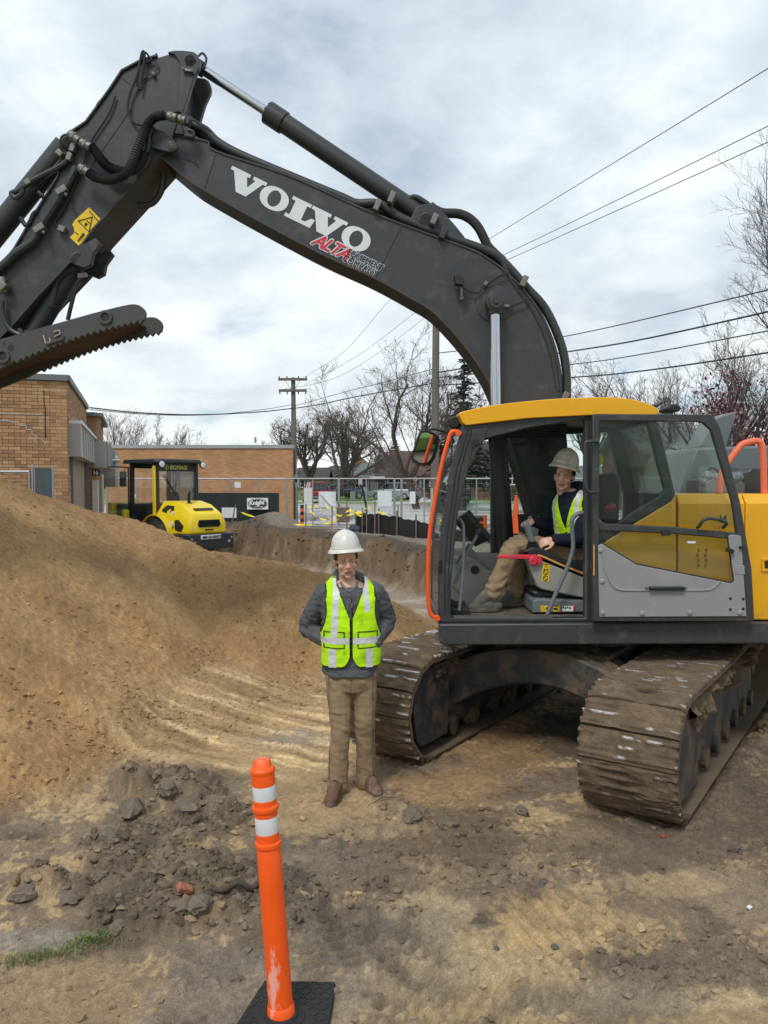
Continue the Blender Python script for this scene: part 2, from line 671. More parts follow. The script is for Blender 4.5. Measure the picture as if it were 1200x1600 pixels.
def scuffed(name, col, rough):
 m_ = mat(name, col, rough, var=0.06, vscale=5)
 nt = m_.node_tree
 N, L = nt.nodes, nt.links
 b = N['Principled BSDF']
 old = b.inputs['Base Color'].links[0].from_socket
 tc = N.new('ShaderNodeTexCoord')
 sp = N.new('ShaderNodeSeparateXYZ')
 L.new(tc.outputs['Object'], sp.inputs[0])
 def tri(sock, c, w):
  s = N.new('ShaderNodeMath')
  s.operation = 'SUBTRACT'
  L.new(sock, s.inputs[0])
  s.inputs[1].default_value = c
  a = N.new('ShaderNodeMath')
  a.operation = 'ABSOLUTE'
  L.new(s.outputs[0], a.inputs[0])
  r = N.new('ShaderNodeMapRange')
  r.inputs['From Min'].default_value = 0
  r.inputs['From Max'].default_value = w
  r.inputs['To Min'].default_value = 1
  r.inputs['To Max'].default_value = 0
  L.new(a.outputs[0], r.inputs['Value'])
  return r.outputs[0]
 mp = N.new('ShaderNodeMapping')
 mp.inputs['Scale'].default_value = (1, 1, 0.4)
 L.new(tc.outputs['Object'], mp.inputs[0])
 n = N.new('ShaderNodeTexNoise')
 n.inputs['Scale'].default_value = 42
 n.inputs['Detail'].default_value = 8
 n.inputs['Roughness'].default_value = 0.7
 L.new(mp.outputs[0], n.inputs['Vector'])
 p = N.new('ShaderNodeMath')
 p.operation = 'MULTIPLY'
 L.new(tri(sp.outputs['Z'], 0.20, 0.22), p.inputs[0])
 L.new(tri(sp.outputs['X'], -0.026, 0.045), p.inputs[1])
 q = N.new('ShaderNodeMath')
 q.operation = 'MULTIPLY_ADD'
 L.new(p.outputs[0], q.inputs[0])
 q.inputs[1].default_value = 0.55
 L.new(n.outputs['Fac'], q.inputs[2])
 r = N.new('ShaderNodeMapRange')
 r.inputs['From Min'].default_value = 0.70
 r.inputs['From Max'].default_value = 0.86
 r.inputs['To Max'].default_value = 0.85
 L.new(q.outputs[0], r.inputs['Value'])
 mx = N.new('ShaderNodeMix')
 mx.data_type = 'RGBA'
 L.new(r.outputs[0], mx.inputs['Factor'])
 L.new(old, mx.inputs[6])
 mx.inputs[7].default_value = (0.86, 0.42, 0.34, 1)
 L.new(mx.outputs[2], b.inputs['Base Color'])
 return m_
MUD = (0.13, 0.09, 0.055)
SAND = (0.36, 0.235, 0.115)
M = {}
M['boom'] = mat('boom_paint', (0.045, 0.048, 0.053), 0.42, var=0.14, vscale=5, dirt=(0.085, 0.083, 0.080), dscale=7, damt=0.42, drough=0.7, spec=0.4)
M['under'] = mat('dirty_plate', (0.055, 0.053, 0.052), 0.7, var=0.2, vscale=4, dirt=(0.065, 0.045, 0.032), dscale=3, damt=0.5)
M['rust'] = mat('rusty_steel', (0.06, 0.04, 0.03), 0.8, var=0.3, vscale=9, dirt=(0.05, 0.028, 0.018), dscale=8, damt=0.7, bump=0.4)
M['thumb'] = mat('worn_dark_paint', (0.055, 0.06, 0.058), 0.6, var=0.15, vscale=5, dirt=(0.085, 0.075, 0.06), dscale=6, damt=0.5)
M['dark'] = mat('dark_cab_paint', (0.040, 0.043, 0.046), 0.45, var=0.12, vscale=4, dirt=(0.10, 0.092, 0.08), dscale=8, damt=0.40, drough=0.75)
M['hosegreen'] = mat('hose_rubber', (0.03, 0.034, 0.032), 0.45, var=0.1)
M['black'] = mat('black_plastic', (0.016, 0.017, 0.018), 0.5, var=0.1, vscale=10)
M['rubber'] = mat('black_rubber', (0.022, 0.022, 0.022), 0.75, var=0.15, bump=0.2)
M['chrome'] = mat('chrome_rod', (0.50, 0.52, 0.54), 0.2, 1.0, var=0.05)
M['steel'] = mat('zinc_steel', (0.20, 0.195, 0.175), 0.5, 0.6, var=0.15, vscale=20)
M['galv'] = mat('galvanised_tube', (0.36, 0.38, 0.39), 0.5, 0.5, var=0.15, vscale=3)
M['yellow'] = mat('machine_yellow', (0.80, 0.395, 0.004), 0.34, var=0.05, vscale=2, coat=0.3, dirt=(0.42, 0.25, 0.08), dscale=6, damt=0.30)
M['ryellow'] = mat('roller_yellow', (0.82, 0.60, 0.008), 0.36, var=0.05, vscale=2, coat=0.25, dirt=(0.4, 0.3, 0.1), dscale=4, damt=0.12)
M['grey'] = mat('panel_grey', (0.265, 0.268, 0.272), 0.5, var=0.06, vscale=3, dirt=(0.33, 0.30, 0.25), dscale=7, damt=0.3)
M['grey2'] = mat('console_grey', (0.29, 0.28, 0.255), 0.55, var=0.06, vscale=5, dirt=(0.2, 0.165, 0.12), dscale=9, damt=0.25)
M['hood'] = mat('hood_grey', (0.135, 0.155, 0.165), 0.5, var=0.08, vscale=3, dirt=(0.2, 0.185, 0.165), dscale=5, damt=0.3)
M['orange'] = mat('rail_orange', (0.86, 0.105, 0.012), 0.42, var=0.06, vscale=5)
M['railor'] = mat('faded_rail_orange', (0.82, 0.17, 0.075), 0.5, var=0.06, vscale=5)
M['postor'] = scuffed('post_orange', (0.92, 0.105, 0.006), 0.42)
M['redlever'] = mat('red_plastic', (0.62, 0.03, 0.06), 0.4, var=0.05)
M['white'] = mat('white_print', (0.66, 0.70, 0.69), 0.5, var=0.06, vscale=12, dirt=(0.4, 0.42, 0.42), dscale=14, damt=0.12)
M['offwhite'] = mat('white_sheet', (0.72, 0.75, 0.77), 0.6, var=0.08, vscale=2)
M['red'] = mat('red_print', (0.62, 0.022, 0.05), 0.5, var=0.05)
M['navy'] = mat('navy_print', (0.012, 0.018, 0.055), 0.5, var=0.05)
M['decal'] = mat('decal_yellow', (0.78, 0.52, 0.015), 0.5, var=0.06, vscale=20)
M['reflect'] = mat('reflective_band', (0.60, 0.62, 0.62), 0.35, var=0.10, vscale=18, dirt=(0.38, 0.38, 0.37), dscale=16, damt=0.25)
M['mirror'] = mat('mirror_glass', (0.9, 0.9, 0.9), 0.03, 1.0, var=0.0)
M['cabglass'] = glass('cab_glass', (0.92, 0.965, 0.945), 0.6, 0.02)
M['doorglass'] = glass('door_glass', (0.93, 0.97, 0.93), 0.7, 0.02)
M['glassclear'] = glass('clear_glass', (0.96, 0.98, 0.97), 0.6, 0.02)
M['darkglass'] = mat('dark_window', (0.012, 0.016, 0.02), 0.06, var=0.0, spec=0.8)
M['muddysteel'] = mat('muddy_steel', (0.030, 0.034, 0.038), 0.55, var=0.2, vscale=4, dirt=(0.14, 0.10, 0.066), dscale=5, damt=0.60, dup=0.14, bump=0.15)
M['mud'] = mat('caked_mud', MUD, 0.95, var=0.35, vscale=9, bump=0.9, bscale=35, dirt=(0.17, 0.13, 0.09), dscale=8, damt=0.4)
M['concrete'] = mat('concrete', (0.42, 0.41, 0.39), 0.8, var=0.12, vscale=1.2, bump=0.1)
M['wood'] = mat('weathered_wood', (0.17, 0.135, 0.105), 0.9, var=0.25, vscale=5, stretch=(3, 3, 0.3))
M['pole'] = mat('grey_pole_wood', (0.15, 0.135, 0.115), 0.9, var=0.25, vscale=4, stretch=(4, 4, 0.25))
M['bark'] = mat('bark', (0.075, 0.060, 0.048), 0.95, var=0.3, vscale=3)
M['twig'] = mat('twig', (0.082, 0.064, 0.052), 0.95, var=0.25, vscale=2)
M['wire'] = mat('cable_black', (0.02, 0.021, 0.022), 0.6, var=0.1)
M['tape'] = mat('caution_tape', (0.80, 0.68, 0.04), 0.45, var=0.08)
M['silt'] = mat('silt_fabric', (0.018, 0.019, 0.021), 0.55, var=0.25, vscale=4)
M['screen'] = mat('screen_fabric', (0.016, 0.024, 0.024), 0.7, var=0.2, vscale=5)
M['grass'] = mat('lawn_grass', (0.105, 0.175, 0.035), 0.9, var=0.35, vscale=0.5, bump=0.4, bscale=20)
# ------------------------------------------------------------------ terrain
_rng = np.random.RandomState(5)
_perm = _rng.permutation(512).astype(np.int64)
_perm = np.concatenate([_perm, _perm])
_ang = _rng.rand(512) * 2 * np.pi
_gx, _gy = np.cos(_ang), np.sin(_ang)
def perlin(x, y, seed=0):
 x = np.asarray(x, float) + seed * 17.31
 y = np.asarray(y, float) + seed * 9.77
 xi, yi = np.floor(x).astype(np.int64), np.floor(y).astype(np.int64)
 xf, yf = x - xi, y - yi
 u, v = xf * xf * xf * (xf * (xf * 6 - 15) + 10), yf * yf * yf * (yf * (yf * 6 - 15) + 10)
 def g(ix, iy, dx, dy):
  h = _perm[(_perm[ix & 511] + iy) & 511]
  return _gx[h] * dx + _gy[h] * dy
 a = g(xi, yi, xf, yf)
 b = g(xi + 1, yi, xf - 1, yf)
 c = g(xi, yi + 1, xf, yf - 1)
 d = g(xi + 1, yi + 1, xf - 1, yf - 1)
 return (a + u * (b - a)) + v * ((c + u * (d - c)) - (a + u * (b - a)))
def fbm(x, y, oct_=4, seed=0, gain=0.5, lac=2.03):
 s, a, t = 0, 1.0, 0
 for i in range(oct_):
  s = s + a * perlin(x, y, seed + i * 3)
  t += a
  x, y, a = x * lac, y * lac, a * gain
 return s / t * 1.6
def ridged(x, y, oct_=3, seed=0):
 s, a, t = 0, 1.0, 0
 for i in range(oct_):
  s = s + a * (1 - 2.2 * np.abs(perlin(x, y, seed + i * 5)))
  t += a
  x, y, a = x * 2.1, y * 2.1, a * 0.5
 return s / t
def sstep(a, b, x):
 t = np.clip((x - a) / (b - a), 0, 1)
 return t * t * (3 - 2 * t)
RIDGE = [(-12, 6, 2.2, 0.6, 2.0), (-5.3, 7.0, 2.38, 0.74, 9.0), (-4.5, 9.0, 2.30, 0.78, 2.6), (-4.25, 10.2, 1.98, 0.70, 2.6), (-3.43, 10.3, 1.72, 0.67, 9.0),
   (-2.25, 10.0, 1.34, 0.76, 9.0), (-0.86, 10.3, 1.02, 0.74, 9.0), (0.0, 10.8, 0.6, 0.6, 9.0), (0.85, 11.3, 0.05, 0.5, 9.0)]
def pile_h(x, y):
 wx = x + 0.22 * fbm(x * 0.7, y * 0.7, 3, 40)
 wy = y + 0.22 * fbm(x * 0.7, y * 0.7, 3, 50)
 best = np.full(np.shape(x), -9.0)
 for (x0, y0, z0, s0, q0), (x1, y1, z1, s1, q1) in zip(RIDGE[:-1], RIDGE[1:]):
  dx, dy = x1 - x0, y1 - y0
  t = np.clip(((wx - x0) * dx + (wy - y0) * dy) / (dx * dx + dy * dy), 0, 1)
  d = np.hypot(wx - x0 - t * dx, wy - y0 - t * dy)
  d = np.sqrt(d * d + 0.03) - 0.173
  s, q = s0 + t * (s1 - s0), q0 + t * (q1 - q0)
  drop = s * np.minimum(d, q) + 0.26 * np.maximum(d - q, 0)
  best = np.maximum(best, z0 + t * (z1 - z0) - drop)
 return best
def bank_line(x):
 return np.interp(x, [-20, -4.8, -3.4, -2.2, 0, 1.1, 2.5, 20], [25.2, 25.2, 22.8, 21.9, 17.8, 14.8, 12.6, 12.6]) + 0.4 * fbm(x * 0.7, x * 0 + 3, 3, 60)
def base_h(x, y):
 t = (y - bank_line(x)) * (1 - 0.4 * sstep(-2.6, -1.6, x))
 lip = 0.86 + 0.12 * fbm(x * 0.8, y * 0.8, 3, 66)
 up = lip * sstep(-0.75, 0.6, t + 0.5 * fbm(x * 1.8, y * 0.7, 4, 63))
 down = (lip - 0.6) * sstep(0.9, 3.2, t)
 z = up - down
 z = z - 0.08 * sstep(12, 16, y) * sstep(0.2, -1.2, t)
 mound = 0.62 * np.exp(-(((x + 3.55) / 0.85) ** 2 + ((y - 25.6) / 0.8) ** 2) ** 1.0)
 return z + mound
def blob(px, py, rx, ry):
 c = G(px, py)
 return c.x, c.y, rx * c.y / 1200.0, ry * c.y ** 2 / 2640.0
DARKZONE = [blob(*b) for b in ((265, 1235, 90, 32), (330, 1290, 85, 40), (215, 1330, 95, 55), (330, 1390, 130, 60), (250, 1420, 110, 45), (90, 1385, 60, 22), (450, 1420, 70, 50))]
CHURN = [blob(*b) for b in ((660, 1310, 150, 70), (760, 1340, 150, 70), (560, 1370, 130, 70), (1060, 1490, 170, 60))]
def zone(blobs, x, y, warp=0.35, seed=0):
 w = np.zeros(np.shape(x))
 n = warp * fbm(x * 3.2, y * 3.2, 4, 70 + seed) + 0.3 * fbm(x * 14, y * 14, 3, 75 + seed)
 for cx, cy, rx, ry in blobs:
  d = np.hypot((x - cx) / rx, (y - cy) / ry) + n
  w = np.maximum(w, sstep(1.15, 0.65, d))
 return w
TD = Vector((0.564, 0.826, 0))          # the way the tracks run, away from the camera
TN = Vector((0.826, -0.564, 0))
TIP_NEAR = Vector((1.55, 4.85, 0))
TIP_FAR = Vector((-0.06, 5.95, 0))
def ground(x, y):
 """Height and the masks used for colouring."""
 x, y = np.asarray(x, float), np.asarray(y, float)
 base = base_h(x, y)
 ph = pile_h(x, y)
 k = 0.16
 d = ph - base
 sm = np.where(d > k, d, np.where(d < -k, 0, (d + k) ** 2 / (4 * k)))
 z = base + sm
 pile = sstep(-0.16, 0.10, d + 0.10 * fbm(x * 2.5, y * 2.5, 4, 11))
 near = sstep(13, 9, y)
 # sand: runs and lumps
 z = z + pile * (0.05 * fbm(x * 1.1, y * 1.1, 3, 20) + 0.020 * fbm(x * 5, y * 5, 4, 21) + near * 0.020 * ridged(x * 8, y * 8, 3, 22) + near * 0.024 * fbm(x * 21, y * 21, 3, 24) + near * 0.03 * np.maximum(fbm(x * 3.1, y * 3.1, 3, 23) - 0.1, 0))
 run = fbm((x * 0.9 + y * 0.35) * 4.0, (y - x * 0.4) * 0.9, 3, 27)
 z = z + pile * 0.03 * run * sstep(0.1, 0.8, ph)
 flat = 1 - pile
 far = sstep(9, 14, y)
 z = z + flat * (0.025 * fbm(x * 1.3, y * 1.3, 3, 30) + 0.022 * fbm(x * 5.5, y * 5.5, 4, 31) + 0.012 * fbm(x * 20, y * 20, 3, 32) + near * 0.012 * ridged(x * 7, y * 7, 3, 33) * sstep(-0.2, 0.4, fbm(x * 0.9, y * 0.9, 3, 46)))
 z = z + flat * far * (0.05 * fbm(x * 0.9, y * 0.9, 4, 34) + 0.03 * ridged(x * 2.4, y * 2.4, 3, 35))
 bank = sstep(1.3, 0.3, np.abs(y - bank_line(x) - 0.1))
 z = z + bank * (0.07 * ridged(x * 2.9, y * 0.9, 4, 36) + 0.07 * fbm(x * 6, y * 2.5, 4, 37))
 dz = zone(DARKZONE, x, y, 0.4, 1) * (y < 9)
 z = z + dz * (0.015 + 0.06 * np.maximum(ridged(x * 4.6, y * 4.6, 4, 38), -0.3) + 0.03 * fbm(x * 11, y * 11, 4, 39))
 ch = zone(CHURN, x, y, 0.5, 2) * (y < 9) * flat
 z = z + ch * (0.022 * ridged(x * 5.5, y * 5.5, 4, 41) + 0.020 * fbm(x * 13, y * 13, 4, 42))
 # broken clay lumps in front of the pile
 for (px, py, r, h) in ((205, 1245, 0.17, 0.15), (285, 1255, 0.22, 0.10), (345, 1275, 0.15, 0.10), (240, 1320, 0.16, 0.05), (600, 1265, 0.20, 0.05), (640, 1295, 0.2, 0.05), (60, 1385, 0.16, 0.06)):
  c = G(px, py)
  q = np.hypot(x - c.x, (y - c.y) * 1.3) / r + 0.35 * fbm(x * 7, y * 7, 3, 44)
  z = z + h * sstep(1.1, 0.35, q) * (0.75 + 0.5 * ridged(x * 9, y * 9, 3, 45))
 # crawler prints in the clay: rows of bars across the way the track went
 pr = np.zeros(np.shape(x))
 for (px, py, ang, ln, wd, am) in ((545, 1400, 118, 1.1, 0.30, 1.0), (640, 1500, 112, 0.9, 0.3, 0.8), (1120, 1230, 56, 1.4, 0.4, 0.8), (1010, 1420, 24, 1.2, 0.4, 0.45), (760, 1560, 150, 0.8, 0.3, 0.7)):
  c = G(px, py)
  a = R(ang)
  u = (x - c.x) * math.cos(a) + (y - c.y) * math.sin(a)
  v = -(x - c.x) * math.sin(a) + (y - c.y) * math.cos(a)
  mk = sstep(ln, ln * 0.6, np.abs(u)) * sstep(wd, wd * 0.75, np.abs(v)) * sstep(-0.5, 0.2, fbm(x * 2.2, y * 2.2, 3, 47))
  bars = np.abs(((u + 0.03 * fbm(x * 3, y * 3, 2, 48)) / 0.075) % 1 - 0.5) * 2
  pr = np.maximum(pr, mk * am)
  z = z - flat * mk * am * 0.034 * sstep(0.25, 0.75, bars)
 # long scrape lines where the bucket smoothed the sand
 c = G(390, 1125)
 u = (x - c.x) * 0.93 - (y - c.y) * 0.36
 v = (x - c.x) * 0.36 + (y - c.y) * 0.93
 vv = v + 0.05 * u * u + 0.09 * fbm(u * 0.9, v * 2, 3, 49)
 sc = sstep(1.5, 1.0, np.abs(u)) * sstep(1.25, 0.85, np.abs(v + 0.1))
 lines = fbm(u * 0.5, vv * 7.0, 5, 51) * (0.6 + 0.9 * fbm(x * 2.2, y * 2.2, 3, 54) + 0.4)
 sc = sc * sstep(0.40, 0.10, ph - base)
 z = z * (1 - sc * 0.0) + sc * 0.016 * lines
 # the crawler sits in its own bed
 for tip in (TIP_NEAR, TIP_FAR):
  s = (x - tip.x) * TD.x + (y - tip.y) * TD.y
  n = (x - tip.x) * TN.x + (y - tip.y) * TN.y
  ins = sstep(0.25, 0.45, s) * sstep(4.1, 3.6, s) * sstep(0.40, 0.31, np.abs(n))
  z = z * (1 - ins) + ins * (-0.015 + 0.01 * fbm(x * 9, y * 9, 3, 52))
  rim = sstep(0.14, 0.03, np.abs(np.abs(n) - 0.40)) * sstep(0.2, 0.5, s) * sstep(4.2, 3.8, s)
  z = z + rim * 0.04 * (0.4 + ridged(x * 5, y * 5, 3, 53))
 return z, dict(pile=pile, dark=dz, churn=ch, scrape=sc, lines=lines, prints=pr, bank=bank, ph=ph, run=run)
def gz(x, y):
 return float(ground(np.array([x]), np.array([y]))[0][0])
def lerp3(c, new, w):
 return c * (1 - w[..., None]) + np.asarray(new) * w[..., None]
STAINS = [   # px, py, rx, ry, colour : soil of another colour lying on the site
 (90, 1560, 190, 70, (0.30, 0.21, 0.115)), (740, 1530, 230, 110, (0.44, 0.32, 0.17)), (860, 1440, 120, 50, (0.46, 0.31, 0.145)),
 (620, 1500, 130, 80, (0.30, 0.235, 0.15)), (1090, 1590, 160, 30, (0.34, 0.24, 0.13)), (490, 1350, 90, 55, (0.17, 0.135, 0.10)), (540, 1450, 120, 60, (0.145, 0.118, 0.09)),
 (430, 1560, 190, 90, (0.22, 0.18, 0.135)), (700, 1300, 150, 55, (0.13, 0.09, 0.054)), (870, 1300, 80, 30, (0.42, 0.30, 0.16)), (560, 1290, 110, 36, (0.34, 0.245, 0.14)),
 (480, 1250, 110, 50, (0.33, 0.225, 0.115)), (770, 1160, 110, 55, (0.27, 0.165, 0.075)), (700, 1230, 110, 32, (0.29, 0.18, 0.085)),
 (1120, 1230, 130, 110, (0.10, 0.072, 0.05)), (1000, 1320, 200, 50, (0.13, 0.095, 0.066)), (890, 1150, 70, 45, (0.08, 0.06, 0.045)), (1060, 1500, 170, 60, (0.15, 0.115, 0.082)),
 (1150, 1400, 110, 60, (0.27, 0.205, 0.135)), (1050, 1380, 90, 22, (0.40, 0.29, 0.16)), (960, 1460, 110, 40, (0.43, 0.30, 0.155)), (1120, 1560, 110, 20, (0.42, 0.31, 0.18)), (680, 1420, 90, 26, (0.38, 0.285, 0.17)), (960, 1560, 150, 36, (0.21, 0.17, 0.12)), (330, 1500, 90, 40, (0.16, 0.13, 0.1)), (60, 1470, 110, 26, (0.24, 0.21, 0.175)), (645, 1440, 90, 28, (0.25, 0.2, 0.135)),
]
def ground_colour(x, y, z, mk):
 n = x.shape
 f1 = fbm(x * 1.7, y * 1.7, 5, 80)
 f2 = fbm(x * 6.5, y * 6.5, 5, 83)
 f3 = fbm(x * 22, y * 22, 4, 86)
 c = np.ones(n + (3,)) * np.array((0.205, 0.152, 0.100))
 c = lerp3(c, (0.130, 0.096, 0.066), sstep(-0.1, 0.35, f1 + 0.4 * f2))
 c = lerp3(c, (0.39, 0.275, 0.145), sstep(0.08, 0.28, -f1 * 0.8 + 0.6 * f2 + 0.35 * f3) * 0.85)
 c = lerp3(c, (0.075, 0.056, 0.040), sstep(0.18, 0.36, f1 * 0.5 + 0.7 * f2 + 0.4 * f3) * 0.7)
 f4 = fbm(x * 48, y * 48, 3, 87)
 warp = 0.42 * fbm(x * 3.5, y * 3.5, 4, 89) + 0.45 * fbm(x * 12, y * 12, 4, 92) + 0.3 * f3 + 0.2 * f4
 nearw = sstep(11, 9, y)
 for (px, py, rx, ry, col) in STAINS:
  cx, cy, ax, ay = blob(px, py, rx, ry)
  d = np.hypot((x - cx) / ax, (y - cy) / ay) + warp
  c = lerp3(c, col, sstep(1.05, 0.75, d) * 0.74 * nearw)
 # pit floor and bank
 fl = sstep(11, 14, y)
 pc = np.ones(n + (3,)) * np.array((0.21, 0.165, 0.12))
 pc = lerp3(pc, (0.33, 0.285, 0.235), sstep(0.0, 0.5, fbm(x * 0.7, y * 1.6, 4, 95)))
 pc = lerp3(pc, (0.12, 0.09, 0.064), sstep(0.1, 0.5, fbm(x * 1.1, y * 1.9, 4, 97)))
 c = c * (1 - fl[..., None]) + pc * fl[..., None]
 t = y - bank_line(x)
 c = lerp3(c, (0.105, 0.068, 0.040), sstep(-1.3, -0.5, t + 0.4 * f1))
 c = lerp3(c, (0.165, 0.112, 0.066), sstep(-1.3, -0.7, t) * sstep(0.9, 0.3, t) * sstep(0.0, 0.4, fbm(x * 3.5, y * 0.8, 4, 98)))
 c = lerp3(c, (0.066, 0.052, 0.041), sstep(0.2, 0.6, t + 0.25 * f2))
 c = lerp3(c, (0.15, 0.125, 0.095), sstep(0.9, 2.2, t + 0.6 * f1))
 # dark clay and churned soil
 c = lerp3(c, (0.090, 0.069, 0.049), mk['dark'] * sstep(-0.45, 0.05, f2 + 0.6 * f1 + 0.3 * f3) * (0.75 + 0.25 * np.clip(f2 * 2, -1, 1)))
 c = lerp3(c, (0.175, 0.138, 0.098), mk['dark'] * sstep(0.25, 0.5, f3 + 0.3 * f2) * 0.7)
 c = lerp3(c, (0.125, 0.097, 0.068), mk['churn'] * sstep(-0.1, 0.3, f2 + 0.5 * f3) * 0.8)
 c = lerp3(c, (0.088, 0.072, 0.056), mk['prints'] * sstep(-0.25, 0.3, f2 + 0.4 * f3) * 0.8)
 # sand
 s = np.ones(n + (3,)) * np.array((0.385, 0.238, 0.105))
 s = lerp3(s, (0.31, 0.185, 0.082), sstep(-0.15, 0.4, f1 * 0.7 + 0.5 * fbm(x * 0.8, y * 0.8, 3, 99)))
 s = lerp3(s, (0.45, 0.30, 0.145), sstep(0.1, 0.45, f2 * 0.6 - 0.5 * f1 + 0.3 * mk['run']) * 0.6)
 damp = sstep(0.25, 1.0, mk['ph']) * sstep(8.4, 9.6, y + 0.4 * f1)
 s = lerp3(s, (0.20, 0.112, 0.046), damp * 0.5)
 c = c * (1 - mk['pile'][..., None]) + s * mk['pile'][..., None]
 # scraped sand
 w = mk['scrape']
 c = lerp3(c, (0.40, 0.27, 0.135), w * 0.9)
 c = lerp3(c, (0.60, 0.43, 0.23), w * sstep(0.06, 0.30, mk['lines']))
 c = lerp3(c, (0.24, 0.15, 0.072), w * sstep(0.05, 0.35, -mk['lines'] + 0.3 * f2) * 0.85)
 pc = G(455, 1155)
 q = np.hypot((x - pc.x) / 0.42, (y - pc.y) / 0.24) + warp
 c = lerp3(c, (0.23, 0.20, 0.165), sstep(1.0, 0.5, q + 0.5 * f3) * 0.6)
 c = c * np.where(mk['pile'] > 0.5, 1.14, 1.34)[..., None] * (1 + 0.34 * np.clip(f3, -1, 1) + 0.14 * np.clip(f2, -1, 1) + 0.22 * np.clip(f4, -1, 1))[..., None]
 wet = sstep(0.15, 0.5, fbm(x * 0.7, y * 1.6, 4, 95)) * sstep(13, 15, y) * sstep(0.3, -0.6, t) * 0.75
 wet = np.maximum(wet, 0.55 * sstep(1.0, 0.5, q))
 wet = np.maximum(wet, 0.35 * mk['prints'])
 return np.clip(c, 0.01, 1), wet
def build_ground():
 ys = [1.1]
 while ys[-1] < 31:
  y = ys[-1]
  if y < 3:
   s = 0.016
  elif y < 10.8:
   s = 0.0185
  else:
   s = 0.0185 + 0.0055 * (y - 10.8)
  ys.append(y + s)
 ys = np.array(ys)
 core = np.arange(-0.70, 0.7001, 0.00215)
 side = 0.7 + np.cumsum(np.linspace(0.004, 0.12, 26))
 us = np.concatenate([-side[::-1], core, side])
 U, Y = np.meshgrid(us, ys)
 X = U * (Y + 0.6)
 z, mk = ground(X, Y)
 c, wet = ground_colour(X, Y, z, mk)
 ny, nx = X.shape
 nv = nx * ny
 co = np.stack([X, Y, z], -1).reshape(-1, 3).astype(np.float32)
 idx = np.arange(nv, dtype=np.int32).reshape(ny, nx)
 quads = np.stack([idx[:-1, :-1], idx[:-1, 1:], idx[1:, 1:], idx[1:, :-1]], -1).reshape(-1, 4)
 nf = len(quads)
 me = bpy.data.meshes.new('ground')
 me.vertices.add(nv)
 me.vertices.foreach_set('co', co.ravel())
 me.loops.add(nf * 4)
 me.loops.foreach_set('vertex_index', quads.ravel())
 me.polygons.add(nf)
 me.polygons.foreach_set('loop_start', np.arange(0, nf * 4, 4, dtype=np.int32))
 me.polygons.foreach_set('use_smooth', np.ones(nf, dtype=bool))
 me.update()
 me.validate()
 set_col(me, np.concatenate([c.reshape(-1, 3), wet.reshape(-1, 1)], 1))
 me.materials.append(attr_mat('soil', 0.95, 70, 0.30, 0.9, 110, wet=True))
 o = bpy.data.objects.new('ground', me)
 COL.objects.link(o)
 o['kind'] = 'structure'
def sheet(name, pts, z, m_, thick=None, kind='structure'):
 b = MB()
 n = len(pts)
 if thick:
  b.add([(x, y, z) for x, y in pts] + [(x, y, z - thick) for x, y in pts],
    [tuple(range(n))] + [(j, i, i + n, j + n) for i, j in ((i, (i + 1) % n) for i in range(n))])
 else:
  b.add([(x, y, z) for x, y in pts], [tuple(range(n))])
 o = b.build(name, m_, None, smooth=False)
 if kind:
  o['kind'] = kind
 return o
def wet_paving():
 m_ = mat('wet_concrete', (0.40, 0.40, 0.385), 0.55, var=0.18, vscale=0.35, bump=0.05, bscale=6)
 nt = m_.node_tree
 N, L = nt.nodes, nt.links
 b = N['Principled BSDF']
 tc = N.new('ShaderNodeTexCoord')
 n = N.new('ShaderNodeTexNoise')
 n.inputs['Scale'].default_value = 0.22
 n.inputs['Detail'].default_value = 6
 L.new(tc.outputs['Object'], n.inputs['Vector'])
 r = N.new('ShaderNodeMapRange')
 r.inputs['From Min'].default_value = 0.42
 r.inputs['From Max'].default_value = 0.58
 r.inputs['To Min'].default_value = 0.12
 r.inputs['To Max'].default_value = 0.7
 L.new(n.outputs['Fac'], r.inputs['Value'])
 L.new(r.outputs[0], b.inputs['Roughness'])
 return m_
def build_setting():
 build_ground()
 far = mat('far_soil', (0.16, 0.135, 0.095), 0.95, var=0.3, vscale=0.3)
 sheet('terrain', [(-900, -300), (900, -300), (900, 1600), (-900, 1600)], -0.35, far)
 # a slab of firm ground beyond the site, the road on it, lawns with walks
 sheet('verge', [(-80, 30.4), (80, 30.4), (80, 31.6), (-80, 31.6)], 0.6, far, 0.5)
 sheet('road', [(-80, 31.6), (80, 31.6), (80, 60), (-80, 60)], 0.606, wet_paving(), 0.5)
 sheet('lawn', [(-200, 60), (200, 60), (200, 700), (-200, 700)], 0.72, M['grass'], 0.6)
 k = MB()
 k.bb(-80, 80, 59.75, 60.0, 0.3, 0.735)
 k.build('kerb', M['concrete'], None, bevel=0.02)['kind'] = 'structure'
 sheet('pavement', [(-200, 66.5), (200, 66.5), (200, 68.5), (-200, 68.5)], 0.726, M['concrete'], 0.05)
 for x0, x1 in ((-8.2, -6.6), (3.2, 4.6), (13.0, 16.0), (-1.2, 0.2)):
  sheet('driveway', [(x0, 68.5), (x1, 68.5), (x1 + 1.2, 94), (x0 + 1.2, 94)], 0.727, M['concrete'], 0.05)
 sheet('driveway', [(-0.6, 60), (1.6, 60), (3.4, 66.5), (0.9, 66.5)], 0.728, M['concrete'], 0.05)
 # the grass beside the apron of the brick garages
 # far wood line that closes the horizon
 hz = MB()
 rr = random.Random(3)
 for i in range(220):
  a = -1.25 + 2.5 * i / 219
  d = 330 + rr.random() * 60
  h = 5 + 3.5 * rr.random()
  hz.ball((math.sin(a) * d, math.cos(a) * d, h * 0.4), (7 + rr.random() * 4, 5, h), 8)
 o = hz.build('far_wood', mat('far_wood', (0.07, 0.068, 0.06), 1.0, var=0.4, vscale=0.4), None)
 o['kind'] = 'stuff'
build_setting()
